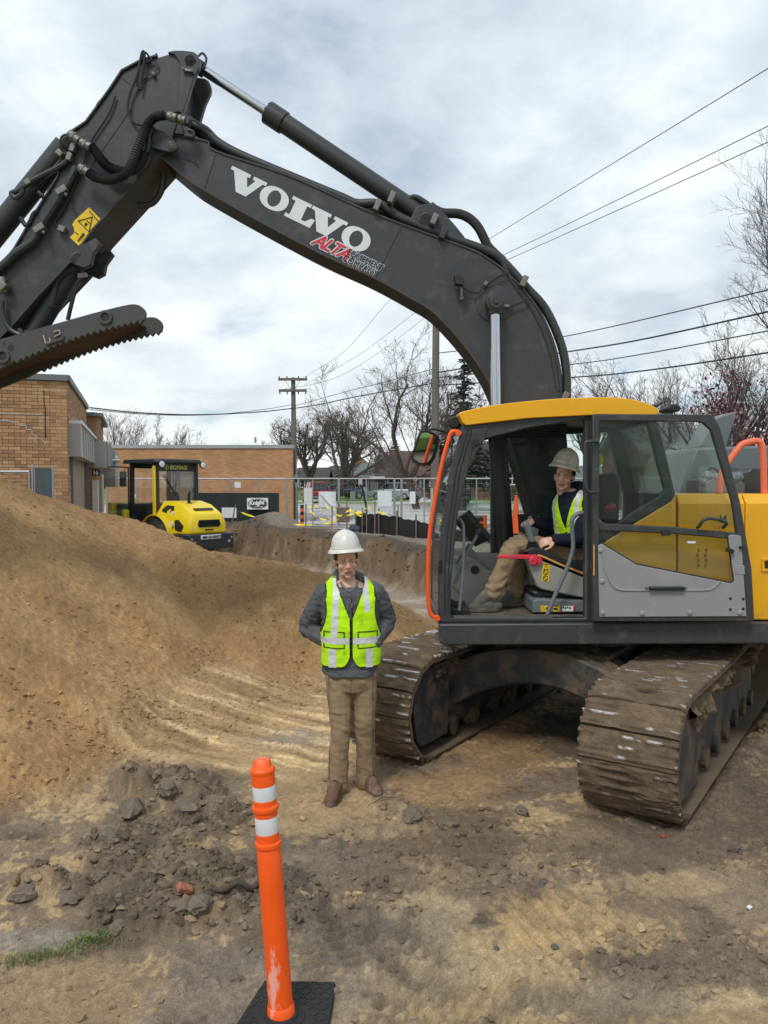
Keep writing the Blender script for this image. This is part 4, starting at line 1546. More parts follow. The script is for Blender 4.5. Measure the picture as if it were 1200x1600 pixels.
def build_hoses():
 k = MB()
 tubepx(k, [(288, 186), (300, 194), (320, 203), (340, 222), (378, 243), (465, 280), (533, 308), (557, 318), (588, 318), (610, 330), (629, 342), (687, 366), (755, 390), (784, 407), (823, 450), (852, 483), (876, 536), (885, 584), (885, 640)], YB + 0.06, 0.041, 12)
 k.build('boom_pipe', M['hosegreen'], EX)
 k = MB()
 tubepx(k, [(300, 200), (340, 231), (400, 258), (500, 297), (570, 326), (640, 350), (700, 376), (760, 400), (800, 432), (840, 488), (864, 545), (874, 600), (876, 640)], YB + 0.16, 0.034, 10)
 tubepx(k, [(784, 408), (800, 440), (836, 492), (860, 550), (872, 610)], YB + 0.02, 0.022, 8)
 k.build('boom_pipe', M['hosegreen'], EX)
 k = MB()
 tubepx(k, [(612, 312), (628, 314), (642, 309), (652, 309), (668, 319), (676, 327)], YM - 0.05, 0.026, 10)
 k.build('steel_line', M['hosegreen'], EX)
 k = MB()
 tubepx(k, [(672, 322), (682, 329), (694, 333), (716, 334), (733, 341), (747, 355), (757, 374), (763, 386), (775, 398), (786, 408)], YM - 0.08, 0.043, 12)
 k.build('hose', M['rubber'], EX)
 # ribbed sleeves on the arm hoses
 for pts, y in (([(258, 180), (243, 183), (233, 192), (226, 206), (216, 230), (206, 256), (196, 272), (185, 278), (168, 281), (150, 277), (139, 270)], YA - 0.14),
     ([(142, 229), (150, 238), (160, 252), (170, 261), (182, 266), (198, 268), (211, 265), (222, 252), (227, 238)], YA - 0.09)):
  w = smooth_line([tuple(P(*q, y)) for q in pts], 14)
  rad = [0.043 if (i % 2) else 0.036 for i in range(len(w))]
  k = MB()
  k.tube(w, rad, 12)
  k.build('ribbed_hose', M['black'], EX, angle=60)
 k = MB()
 tubepx(k, [(206, 259), (220, 250), (230, 234), (233, 210), (238, 198)], YA - 0.06, 0.036, 10)
 tubepx(k, [(264, 177), (280, 174), (292, 181), (310, 192), (330, 205)], YB - 0.06, 0.012, 6)
 tubepx(k, [(268, 176), (290, 178), (300, 186)], YB + 0.05, 0.012, 6)
 tubepx(k, [(310, 88), (316, 83), (322, 90), (321, 100), (316, 108)], YM - 0.05, 0.011, 6)
 k.build('hose', M['black'], EX)
 k = MB()
 for pts, y in (([(262, 181), (276, 185)], YA - 0.13), ([(279, 186), (290, 189)], YA - 0.12), ([(124, 261), (138, 270)], YA - 0.14), ([(126, 222), (143, 231)], YA - 0.09), ([(108, 208), (124, 221)], YA - 0.06)):
  a_, b_ = P(*pts[0], y), P(*pts[1], y)
  k.cyl(a_, b_, 0.037, 12)
  k.cyl(a_.lerp(b_, 0.3), a_.lerp(b_, 0.55), 0.046, 6)
 k.build('hose_fitting', M['steel'], EX, bevel=0.004)
 k = MB()
 k.bar(P(283, 186, YA - 0.10), P(298, 191, YA - 0.10), 0.08, 0.07)
 k.bar(P(292, 182, YA - 0.10), P(288, 196, YA - 0.10), 0.03, 0.09)
 k.prism(XZ([(273, 193), (285, 196), (288, 212), (272, 210)], YB), YB - 0.02, YB + 0.1)
 k.build('pipe_clamp', M['hosegreen'], EX, bevel=0.006)
 k = MB()
 k.tube(smooth_line([tuple(P(*q, YB)) for q in ((291, 212), (301, 214), (301, 206), (294, 204))], 4), 0.018, 8)
 k.build('lifting_eye', M['boom'], EX)
 for q in ((590, 324), (612, 312), (678, 346), (692, 368), (817, 442), (880, 622)):
  k = MB()
  k.box(P(q[0], q[1], YB + 0.03), (0.05, 0.16, 0.10), Matrix.Rotation(R(25), 3, 'Y'))
  k.cyl(P(q[0] + 1, q[1] - 8, YB + 0.02), P(q[0] - 1, q[1] + 8, YB + 0.02), 0.012, 6)
  k.build('pipe_clamp', M['steel'] if q[0] != 692 else M['hosegreen'], EX, bevel=0.006)
build_hoses()
# ---- undercarriage
def shoe_mesh(seed):
 """One track shoe with three grousers; clay is packed between them."""
 rr = np.random.RandomState(seed)
 L_, W = 0.194, 0.64
 nu, nv = 22, 30
 u = np.linspace(-L_ / 2, L_ / 2, nu)
 v = np.linspace(-W / 2, W / 2, nv)
 U, V = np.meshgrid(u, v, indexing='ij')
 prof = np.zeros_like(U)
 crest = np.zeros_like(U)
 for g, h in ((-0.066, 0.030), (0.0, 0.026), (0.066, 0.030)):
  d = np.abs(U - g)
  prof = np.maximum(prof, h * np.clip((0.017 - d) / 0.008, 0, 1))
  crest = np.maximum(crest, (d < 0.0085).astype(float))
 fill = 0.023 + 0.016 * fbm(U * 9 + seed * 3.1, V * 7 + seed, 4, 130) + 0.007 * fbm(U * 45 + seed, V * 30, 3, 131)
 fill = fill * np.clip(1.1 + 1.5 * fbm(U * 4 + seed * 2, V * 3.5, 2, 133), 0, 1.25)
 edge = np.clip((W / 2 - np.abs(V)) / 0.03, 0, 1)
 z = np.maximum(prof, fill * edge) + 0.012
 bare = ((prof - fill) > 0.006) & (crest > 0.5)
 worn = bare & (fbm(V * 2.6 + seed * 5, U * 7 + seed, 3, 134) > 0.10)
 C = np.zeros(U.shape + (4,))
 mudv = 0.75 + 0.35 * fbm(U * 14, V * 9 + seed, 4, 135)
 C[..., :3] = np.array((0.165, 0.118, 0.075)) * mudv[..., None]
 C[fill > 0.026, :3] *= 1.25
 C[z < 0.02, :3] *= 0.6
 C[..., 3] = 0.0
 C[worn, :3] = (0.52, 0.51, 0.49)
 C[worn, 3] = 1
 co = np.stack([U, V, z], -1).reshape(-1, 3).tolist()
 idx = np.arange(nu * nv).reshape(nu, nv)
 F = np.stack([idx[:-1, :-1], idx[1:, :-1], idx[1:, 1:], idx[:-1, 1:]], -1).reshape(-1, 4).tolist()
 nb = len(co)
 base = [(-L_ / 2, -W / 2, -0.012), (L_ / 2, -W / 2, -0.012), (L_ / 2, W / 2, -0.012), (-L_ / 2, W / 2, -0.012)]
 co += base
 F.append([nb, nb + 3, nb + 2, nb + 1])
 F.append([idx[i, 0] for i in range(nu - 1, -1, -1)] + [nb, nb + 1])
 F.append([idx[i, nv - 1] for i in range(nu)] + [nb + 2, nb + 3])
 F.append([idx[0, j] for j in range(nv)] + [nb + 3, nb])
 F.append([idx[nu - 1, j] for j in range(nv - 1, -1, -1)] + [nb + 1, nb + 2])
 me = bpy.data.meshes.new('track_shoe')
 me.from_pydata(co, [], F)
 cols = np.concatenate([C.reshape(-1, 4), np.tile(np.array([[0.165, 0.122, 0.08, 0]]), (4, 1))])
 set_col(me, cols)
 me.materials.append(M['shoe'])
 me.shade_smooth()
 me.set_sharp_from_angle(angle=R(55))
 return me
def shoe_material():
 m_ = attr_mat('track_shoe', 0.93, 70, 0.3, 0.5, 120)
 nt = m_.node_tree
 b = nt.nodes['Principled BSDF']
 at = [n for n in nt.nodes if n.type == 'ATTRIBUTE'][0]
 nt.links.new(at.outputs['Alpha'], b.inputs['Metallic'])
 mr = nt.nodes.new('ShaderNodeMapRange')
 mr.inputs['To Min'].default_value = 0.93
 mr.inputs['To Max'].default_value = 0.35
 nt.links.new(at.outputs['Alpha'], mr.inputs['Value'])
 nt.links.new(mr.outputs[0], b.inputs['Roughness'])
 return m_
M['shoe'] = shoe_material()
def track_path(L_, Rr, zc):
 """Stadium path as a function of arc length; returns (s, z, tangent angle)."""
 st = L_ - 2 * Rr
 per = 2 * st + 2 * math.pi * Rr
 def f(a):
  a = a % per
  if a < st:                                  # top run, rearwards
   t = a / st
   return Rr + a, zc + Rr - 0.02 * math.sin(math.pi * t), 0.0
  a -= st
  if a < math.pi * Rr:
   an = a / Rr
   return L_ - Rr + Rr * math.sin(an), zc + Rr * math.cos(an), -an
  a -= math.pi * Rr
  if a < st:
   return L_ - Rr - a, zc - Rr, -math.pi
  a -= st
  an = a / Rr
  return Rr - Rr * math.sin(an), zc - Rr * math.cos(an), -math.pi - an
 return f, per
def build_track(tip, side, shoes):
 """side = +1: the outer face looks along +TN."""
 L_, Rr, zc = 3.95, 0.385, 0.415
 f, per = track_path(L_, Rr, zc)
 fr = Matrix(((TD.x, TN.x, 0, tip.x), (TD.y, TN.y, 0, tip.y), (0, 0, 1, 0), (0, 0, 0, 1)))   # (s, n, z) to world
 k = MB()
 # chain between the shoes
 pts = []
 for i in range(60):
  s, z, a = f(per * i / 60)
  cz, cs = zc, min(max(s, Rr), L_ - Rr)
  d = Vector((s - cs, 0, z - cz))
  d = d * (0.86 if d.length > 0.2 else 1)
  pts.append(Vector((cs + d.x, 0, cz + d.z)) if d.length > 0.01 else Vector((s, 0, z)))
 for n_ in (-0.09, 0.09):
  rings = []
  for i, p in enumerate(pts):
   nx = pts[(i + 1) % 60] - pts[i - 1]
   nx.normalize()
   no = Vector((-nx.z, 0, nx.x))
   rings.append([p + Vector((0, n_ - 0.03, 0)) - no * 0.03, p + Vector((0, n_ + 0.03, 0)) - no * 0.03, p + Vector((0, n_ + 0.03, 0)) + no * 0.03, p + Vector((0, n_ - 0.03, 0)) + no * 0.03])
  k.loft(rings, caps=False, closed=True)
 k.xf(fr)
 tr = k.build('track', M['rust'], EX, smooth=False)
 n = int(round(per / 0.19))
 for i in range(n):
  s, z, a = f(per * (i + 0.37) / n)
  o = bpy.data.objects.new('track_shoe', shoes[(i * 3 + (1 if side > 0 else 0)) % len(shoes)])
  COL.objects.link(o)
  o.parent = tr
  loc = fr @ Vector((s, 0, z)) - ORIG[tr.name]
  ca, sa = math.cos(a), math.sin(a)
  tx = Vector((TD.x * ca, TD.y * ca, sa))
  nz_ = Vector((-TD.x * sa, -TD.y * sa, ca))
  ny = nz_.cross(tx)
  rot = Matrix((tx, ny, nz_)).transposed()
  if i % 2:
   rot = rot @ Matrix.Rotation(math.pi, 3, 'Z')
  o.matrix_local = Matrix.Translation(loc) @ rot.to_4x4()
 # frame of the track
 k = MB()
 k.bb(0.55, L_ - 0.55, -0.20, 0.20, 0.30, 0.62)
 for sgn in (-1, 1):
  pl = [(0.62, 0.12), (0.70, 0.66), (L_ - 0.7, 0.66), (L_ - 0.6, 0.22), (L_ - 0.62, 0.16), (0.8, 0.16)]
  k.prism(pl, sgn * 0.205 - 0.012, sgn * 0.205 + 0.012)
 k.xf(fr)
 tf = k.build('track_frame', M['muddysteel'], EX, bevel=0.015)
 # guard plates by the front idler
 for sgn in (-1, 1):
  k = MB()
  pl = smooth_line([(0.16, 0.20), (0.12, 0.45), (0.18, 0.68), (0.30, 0.74), (0.58, 0.74), (0.66, 0.70), (0.64, 0.20), (0.60, 0.14), (0.22, 0.14)], 2)
  k.prism(pl, sgn * 0.265 - 0.012, sgn * 0.265 + 0.012)
  k.xf(fr)
  k.build('idler_guard', M['muddysteel'], tf, bevel=0.006)
 for s_, r_ in ((Rr, 0.29), (L_ - Rr, 0.31)):
  k = MB()
  k.cyl((s_, -0.11, zc), (s_, 0.11, zc), r_, 28)
  k.cyl((s_, -0.2, zc), (s_, 0.2, zc), 0.12, 18)
  k.xf(fr)
  k.build('idler' if s_ < 1 else 'sprocket', M['muddysteel'], tf, bevel=0.012)
 for i in range(7):
  s_ = 0.80 + i * 0.395
  k = MB()
  for sgn in (-1, 1):
   k.lathe([(0.075, 0.0), (0.105, 0.02), (0.105, 0.06), (0.08, 0.075), (0.08, 0.12), (0.04, 0.125)], (s_, sgn * 0.13 - (0.12 if sgn < 0 else 0.0), 0.155), 'y', 16)
  k.xf(fr)
  k.build('bottom_roller', M['mud'] if i % 2 else M['muddysteel'], tf)
 # clay lying along the top edge of the frame and pressed against the sides
 k = MB()
 rr = random.Random(5 if side > 0 else 9)
 for sg in (-1, 1):
  ns_, nt_ = 150, 16
  vs = []
  for i in range(ns_ + 1):
   s_ = 0.42 + 3.1 * i / ns_
   for j in range(nt_ + 1):
    t = j / nt_
    q = Vector((s_ * 7, sg * 3 + side, t * 2.0))
    thick = (0.075 + 0.07 * mnoise.noise(q * 0.6) + 0.045 * mnoise.noise(q * 1.7) + 0.03 * mnoise.noise(q * 4)) * math.sin(math.pi * min(1, t * 1.02)) ** 0.5
    hang = 0.17 + 0.15 * mnoise.noise(Vector((s_ * 2.2, side * 5, sg))) + (0.12 if 0.5 < s_ < 0.95 and sg == side else 0)
    thick = max(-0.01, thick * (1.25 if sg == side else 0.6))
    vs.append(Vector((s_ + 0.02 * mnoise.noise(q * 3), sg * (0.215 + thick), 0.745 - hang * t + 0.02 * mnoise.noise(q * 2.3))))
  w = nt_ + 1
  k.add(vs, [(i * w + j, i * w + j + 1, (i + 1) * w + j + 1, (i + 1) * w + j) for i in range(ns_) for j in range(nt_)])
 k.xf(fr)
 o = k.build('packed_clay', M['mud'], tf, angle=60)
 o['kind'] = 'stuff'
def build_under():
 shoes = [shoe_mesh(s) for s in range(9)]
 build_track(TIP_NEAR, 1, shoes)
 build_track(TIP_FAR, -1, shoes)
 mid = (TIP_NEAR + TIP_FAR) / 2
 fr = Matrix(((TD.x, TN.x, 0, mid.x), (TD.y, TN.y, 0, mid.y), (0, 0, 1, 0), (0, 0, 0, 1)))
 # arched car body between the tracks
 k = MB()
 for s0, sgn in ((1.05, 1), (2.75, -1)):
  rings = []
  for i in range(15):
   t = -1 + 2 * i / 14
   n_ = t * 0.80
   zt = 0.86 - 0.20 * abs(t) ** 2.2
   zb = 0.58 - 0.30 * abs(t) ** 2.0
   sc_ = s0 + sgn * 0.10 * (1 - abs(t) ** 2)
   rings.append([Vector((sc_ - 0.22, n_, zb)), Vector((sc_ + 0.22, n_, zb)), Vector((sc_ + 0.22, n_, zt)), Vector((sc_ - 0.22, n_, zt))])
  k.loft(rings)
 k.bb(1.1, 2.8, -0.5, 0.5, 0.56, 0.835)
 k.xf(fr)
 k.build('car_body', M['muddysteel'], EX, bevel=0.02)
 k = MB()
 k.cyl((1.845, 7.01, 0.82), (1.845, 7.01, 1.0), 0.56, 48)
 k.build('slewing_ring', M['muddysteel'], EX)
 k = MB()
 rr = random.Random(33)
 na, nb_ = 70, 22
 vs = []
 for i in range(na + 1):
  n_ = -0.80 + 1.6 * i / na
  for j in range(nb_ + 1):
   s_ = 0.86 + 0.42 * j / nb_
   q = Vector((s_ * 9, n_ * 9, 4))
   h = -0.012 + 0.055 * max(-0.4, mnoise.noise(q * 0.35) + 0.5 * mnoise.noise(q * 0.9) + 0.3 * mnoise.noise(q * 2.1) - 0.05)
   sh = 0.10 * (1 - (n_ / 0.8) ** 2)
   vs.append(Vector((s_ + sh, n_, 0.86 - 0.20 * abs(n_ / 0.8) ** 2.2 + h)))
 w = nb_ + 1
 k.add(vs, [(i * w + j, i * w + j + 1, (i + 1) * w + j + 1, (i + 1) * w + j) for i in range(na) for j in range(nb_)])
 k.xf(fr)
 o = k.build('packed_clay', M['mud'], EX, angle=60)
 o['kind'] = 'stuff'
build_under()
# ---- upper structure
def build_upper():
 x0 = P(690, 900, YC).x
 k = MB()
 k.bb(x0 + 0.02, 4.45, YC + 0.02, 8.35, 1.0, 1.12)
 k.bb(1.2, 4.4, 6.2, 8.1, 0.93, 1.0)
 deck = k.build('deck', M['dark'], EX, bevel=0.01)
 k = MB()
 sill = [(685, 976), (688, 974), (1600, 970), (1600, 1003), (693, 1007), (687, 1003), (685, 996)]
 k.prism(XZ(sill, YC), YC - 0.03, YC + 0.04)
 k.build('side_sill', M['dark'], deck, bevel=0.012)
 # yellow side cover behind the door, with its bevelled top
 a = P(1061, 772, 5.96)
 zt = a.z
 zb = P(1100, 969, 5.96).z
 k = MB()
 xs = a.x
 prof = [(5.96, zb), (5.96, zt - 0.075), (6.02, zt), (6.30, zt + 0.004), (6.30, zb)]
 xe = P(1162, 800, 5.96).x + 1.9
 for xa, xb in ((xs, P(1164, 800, 5.96).x), (P(1164, 800, 5.96).x + 0.008, xe)):
  n = len(prof)
  vs = [(x, y, z) for x in (xa, xb) for y, z in prof]
  k.add(vs, [tuple(range(n)), tuple(range(2 * n - 1, n - 1, -1))] + [((i + 1) % n, i, i + n, (i + 1) % n + n) for i in range(n)])
 sc_ = k.build('side_cover', M['yellow'], EX, bevel=0.01)
 k = MB()
 lat = XZ([(1191, 873), (1215, 871), (1215, 893), (1190, 893)], 5.95)
 inn = XZ([(1194, 876), (1213, 874), (1213, 890), (1193, 890)], 5.95)
 k.ring(lat, inn, 5.945, 5.962)
 k.build('latch_frame', M['yellow'], sc_, bevel=0.003)
 k = MB()
 k.prism(XZ([(1196, 877), (1213, 876), (1213, 888), (1196, 888)], 5.95), 5.952, 5.964)
 k.build('latch', M['black'], sc_)
 # counterweight and far side of the machine
 k = MB()
 k.bb(3.95, 4.6, 6.0, 8.3, 1.1, 2.15)
 k.build('counterweight', M['dark'], EX, bevel=0.1, seg=4)
 k = MB()
 k.bb(1.15, 2.35, 7.75, 8.33, 1.12, 1.5)
 k.build('tool_box', M['dark'], EX, bevel=0.03)
 # engine hood with a slanting front edge, rising fin, and the low dark cowl in front of it
 k = MB()
 h = [(1058, 785), (1086, 702), (1092, 699), (1420, 690), (1420, 785)]
 k.prism(XZ(h, 7.1), 7.1, 8.3)
 hood = k.build('engine_hood', M['hood'], EX, bevel=0.025)
 k = MB()
 k.prism(XZ([(1096, 699), (1122, 654), (1126, 651), (1155, 642), (1138, 700)], 7.1), 7.14, 7.5)
 k.build('exhaust_fin', M['hood'], hood, bevel=0.012)
 k = MB()
 k.prism(XZ([(1093, 780), (1094, 748), (1146, 736), (1149, 731), (1400, 728), (1400, 780)], 6.7), 6.42, 7.0)
 k.build('cowl', M['dark'], hood, bevel=0.03)
 k = MB()
 k.prism(XZ([(1092, 774), (1092, 754), (1110, 745), (1130, 744), (1152, 755), (1152, 772)], 6.5), 6.36, 6.42)
 for i in range(14):
  rr = random.Random(i)
  c = P(1094 + 3.9 * i, 744 + 10 * rr.random(), 6.5)
  k.ball((c.x, 6.38 + 0.03 * rr.random(), c.z), 0.03 + 0.03 * rr.random(), 8)
 k.build('filter_housing', M['hood'], hood, bevel=0.008)
 k = MB()
 tubepx(k, [(1104, 736), (1112, 731), (1120, 734), (1124, 744)], 6.45, 0.012, 6)
 k.build('cable', M['black'], hood)
 # hand rail on the side cover
 k = MB()
 tubepx(k, [(1124, 772), (1125, 755), (1129, 738), (1142, 716), (1157, 697), (1166, 692), (1180, 689), (1187, 691), (1191, 700), (1193, 730), (1194, 772)], 6.12, 0.026, 12)
 k.build('hand_rail', M['railor'], EX)
build_upper()
# ---- cab
CABO = [(685, 975), (685, 889), (690, 823), (703, 731), (725, 659), (820, 651), (930, 645), (930, 975)]
CABI = [(704, 966), (705, 912), (715, 806), (727, 752), (742, 690), (824, 669), (914, 654), (914, 966)]
CABT = XZ(CABO, YC)
def cab_pt(px, py, y):
 q = P(px, py, YC)
 return Vector((q.x, y, q.z))
def build_cab():
 k = MB()
 k.ring(XZ(CABO, YC), XZ(CABI, YC), YC, YC + 0.075)
 cab = k.build('cab_frame', M['dark'], EX, bevel=0.012)
 # grooves and gusset of the front post
 k = MB()
 k.prism(XZ([(737, 671), (763, 667), (757, 688), (749, 697), (738, 699), (736, 690)], YC), YC - 0.008, YC + 0.03)
 g = k.build('corner_gusset', M['dark'], cab, bevel=0.006)
 k = MB()
 k.cyl(cab_pt(744, 691, YC - 0.03), cab_pt(744, 691, YC), 0.022, 16)
 k.build('bolt', M['black'], g)
 k = MB()
 for off in (5, 11):
  k.tube([cab_pt(690 + off, 960, YC - 0.002), cab_pt(690 + off, 890, YC - 0.002), cab_pt(695 + off, 824, YC - 0.002), cab_pt(708 + off, 734, YC - 0.002), cab_pt(726 + off, 672, YC - 0.002)], 0.005, 6)
 k.tube([cab_pt(920, 650, YC - 0.003), cab_pt(920, 968, YC - 0.003)], 0.006, 6)
 k.tube([cab_pt(689, 971, YC - 0.003), cab_pt(925, 969, YC - 0.003)], 0.006, 6)
 k.build('door_seal', M['rubber'], cab)
 k = MB()
 k.prism(XZ([(685, 874), (690, 874), (690, 893), (684, 893)], YC), YC - 0.02, YC + 0.02)
 for dz in (878, 884, 889):
  k.cyl(cab_pt(687, dz, YC - 0.03), cab_pt(687, dz, YC), 0.008, 8)
 k.build('hinge', M['black'], cab, bevel=0.003)
 # toothed tread edge on the sill
 k = MB()
 for i in range(30):
  k.box(cab_pt(711 + i * 5.0, 963.5, YC + 0.02), (0.012, 0.03, 0.008))
 k.box(cab_pt(786, 965.5, YC + 0.03), (0.76, 0.06, 0.008))
 k.build('tread_strip', M['steel'], cab)
 # rear side of the cab: dark window frame and yellow quarter panel
 ro = [(931, 645), (1024, 645), (1039, 700), (1056, 772), (1050, 782), (945, 846), (931, 852)]
 ri = [(937, 657), (1013, 659), (1026, 712), (1040, 765), (1034, 774), (946, 829), (937, 831)]
 k = MB()
 k.ring(XZ(ro, YC), XZ(ri, YC), YC + 0.005, YC + 0.07)
 rf = k.build('rear_side_frame', M['dark'], EX, bevel=0.008)
 k = MB()
 k.prism(XZ(ri, YC), YC + 0.03, YC + 0.036)
 k.build('window', M['cabglass'], rf, smooth=False)
 k = MB()
 k.prism(XZ([(938, 850), (945, 847), (1050, 783), (1057, 773), (1059, 970), (938, 970)], YC), YC + 0.01, YC + 0.065)
 k.build('quarter_panel', M['yellow'], rf, bevel=0.01)
 # far side of the cab
 k = MB()
 k.ring(XZ([(685, 975), (685, 889), (690, 823), (703, 731), (725, 659), (800, 652), (800, 975)], YC), XZ([(700, 880), (703, 850), (710, 806), (722, 752), (738, 690), (793, 674), (793, 880)], YC), YCF - 0.07, YCF)
 k.ring(XZ([(800, 652), (1024, 645), (1039, 700), (1056, 772), (1058, 975), (800, 975)], YC), XZ([(808, 672), (1006, 662), (1018, 712), (1034, 775), (1034, 880), (808, 880)], YC), YCF - 0.07, YCF)
 ff = k.build('far_side_frame', M['dark'], EX, bevel=0.01)
 k = MB()
 k.prism(XZ([(700, 880), (703, 850), (710, 806), (722, 752), (738, 690), (793, 674), (793, 880)], YC), YCF - 0.04, YCF - 0.034)
 k.prism(XZ([(808, 672), (1006, 662), (1018, 712), (1034, 775), (1034, 880), (808, 880)], YC), YCF - 0.04, YCF - 0.034)
 k.build('window', M['cabglass'], ff, smooth=False)
 k = MB()
 k.prism(XZ([(700, 962), (700, 872), (760, 872), (764, 880), (1050, 880), (1050, 962)], YC), YCF - 0.12, YCF - 0.075)
 k.build('trim_panel', M['grey2'], ff, bevel=0.02)
 # cross members, roof, floor, rear wall
 k = MB()
 for px, py in ((728, 664), (688, 968)):
  q = cab_pt(px, py, 0)
  k.bb(q.x - 0.03, q.x + 0.03, YC + 0.06, YCF - 0.06, q.z - 0.035, q.z + 0.035)
 q = cab_pt(1022, 652, 0)
 k.bb(q.x - 0.05, q.x + 0.02, YC + 0.06, YCF - 0.06, q.z - 0.04, q.z + 0.03)
 k.build('cross_member', M['dark'], EX, bevel=0.01)
 k = MB()
 fl = XZ([(688, 980), (688, 966), (1058, 966), (1058, 980)], YC)
 k.prism(fl, YC + 0.03, YCF - 0.03)
 k.build('cab_floor', M['floormat'], EX, bevel=0.008)
 k = MB()
 wr = XZ([(1050, 772), (1057, 772), (1059, 975), (1051, 975)], YC)
 k.prism(wr, YC + 0.07, YCF - 0.07)
 k.build('rear_wall', M['dark'], EX)
 k = MB()
 gl = XZ([(1022, 655), (1026, 655), (1055, 772), (1050, 772)], YC)
 k.prism(gl, YC + 0.07, YCF - 0.07)
 k.build('rear_window', M['cabglass'], EX, smooth=False)
 k = MB()
 wp = smooth_line([(686, 960), (687, 889), (692, 823), (705, 731), (726, 664)], 4)
 k.prism(XZ(wp, YC) + [(a + 0.006, b) for a, b in XZ(wp, YC)][::-1], YC + 0.075, YCF - 0.075)
 k.build('windshield', M['cabglass'], EX, smooth=False)
 k = MB()
 tp = smooth_line([(716, 647), (725, 643), (771, 633.5), (850, 625), (900, 622.5), (939, 621.5), (965, 622), (1000, 628), (1021, 636.5), (1026, 641)], 3)
 k.prism(XZ(tp + [(1028, 646), (1022, 650), (925, 649), (824, 654), (728, 665), (722, 661)], YC), YC - 0.035, YCF + 0.02)
 k.build('cab_roof', M['yellow'], EX, bevel=0.022, seg=3)
 k = MB()
 k.prism(XZ([(760, 668), (910, 655), (1015, 655), (1015, 649), (740, 660)], YC), YC + 0.1, YCF - 0.1)
 k.build('headliner', M['hood'], EX, bevel=0.01)
 # lamps on the roof edges
 k = MB()
 k.prism(XZ([(698, 655), (708, 650), (716, 653), (719, 662), (714, 670), (704, 670)], YC + 0.2), YC + 0.14, YC + 0.30)
 o = k.build('work_light', M['black'], EX, bevel=0.012)
 k = MB()
 k.bar(cab_pt(717, 665, YC + 0.2), cab_pt(722, 672, YC + 0.2), 0.03, 0.05)
 k.build('light_bracket', M['steel'], o, bevel=0.004)
 k = MB()
 k.prism(XZ([(1036, 640), (1044, 632), (1056, 632), (1062, 638), (1058, 644), (1040, 644)], YC + 0.2), YC + 0.15, YC + 0.33)
 o = k.build('work_light', M['black'], EX, bevel=0.012)
 k = MB()
 k.bar(cab_pt(1024, 640, YC + 0.25), cab_pt(1036, 641, YC + 0.25), 0.05, 0.05)
 k.prism(XZ([(1025, 633), (1037, 626), (1036, 630), (1028, 635)], YC + 0.4), YC + 0.4, YC + 0.6)
 k.build('light_bracket', M['black'], o, bevel=0.006)
 # mirror with its arm
 k = MB()
 out = smooth_line([(645, 722), (644, 712), (656, 676), (662, 670.5), (672, 671), (682, 676), (686.5, 685), (680, 712), (672, 724), (664, 727), (654, 726)], 4)
 mf = [cab_pt(a, b, YC + 0.10 + (a - 645) * 0.0022) for a, b in out]
 n = len(mf)
 back = [v + Vector((0.02, 0.05, 0)) for v in mf]
 k.add(mf + back, [tuple(range(n)), tuple(range(2 * n - 1, n - 1, -1))] + [((i + 1) % n, i, i + n, (i + 1) % n + n) for i in range(n)])
 mo = k.build('mirror', M['black'], EX, bevel=0.01)
 cen = sum(mf, Vector()) / n
 k = MB()
 k.add([cen + (v - cen) * 0.84 + Vector((-0.0, -0.024 - 0.13 * (v.z - cen.z) - 0.10 * (v.x - cen.x), 0)) for v in mf], [tuple(range(n))])
 k.build('mirror_glass', M['mirror'], mo, smooth=False)
 k = MB()
 k.tube(smooth_line([tuple(cab_pt(*q, YC + 0.16)) for q in ((676, 690), (672, 671), (682, 668), (700, 673), (708, 680), (712, 690))], 5), 0.011, 8)
 k.build('mirror_arm', M['black'], mo)
 # orange grab rail before the front post
 k = MB()
 k.tube(smooth_line([tuple(cab_pt(*q, YC + 0.0)) for q in ((717, 677), (712, 674), (705, 676), (700, 690), (690, 727), (676, 800), (671, 840), (669, 880), (669, 925), (671, 952), (675, 962), (684, 966))], 6), 0.0165, 12)
 o = k.build('grab_rail', M['orange'], EX)
 k = MB()
 for q in ((716, 677), (683, 966)):
  k.cyl(cab_pt(q[0], q[1], YC - 0.025), cab_pt(q[0], q[1], YC + 0.015), 0.024, 14)
 k.build('rail_foot', M['orange'], o, bevel=0.004)
 k = MB()
 k.tube(smooth_line([tuple(cab_pt(*q, YC + 0.02)) for q in ((707, 690), (705, 720), (702, 750), (699, 770))], 4), 0.006, 6)
 k.box(cab_pt(702, 694, YC + 0.02), (0.03, 0.03, 0.05))
 k.box(cab_pt(698, 775, YC + 0.02), (0.02, 0.02, 0.05))
 k.box(cab_pt(695, 787, YC + 0.02), (0.02, 0.02, 0.04))
 k.build('wiper_lead', M['black'], EX)
M['floormat'] = mat('muddy_floor', (0.05, 0.046, 0.042), 0.9, var=0.3, vscale=9, dirt=(0.16, 0.125, 0.085), dscale=7, damt=0.7, bump=0.3)
build_cab()
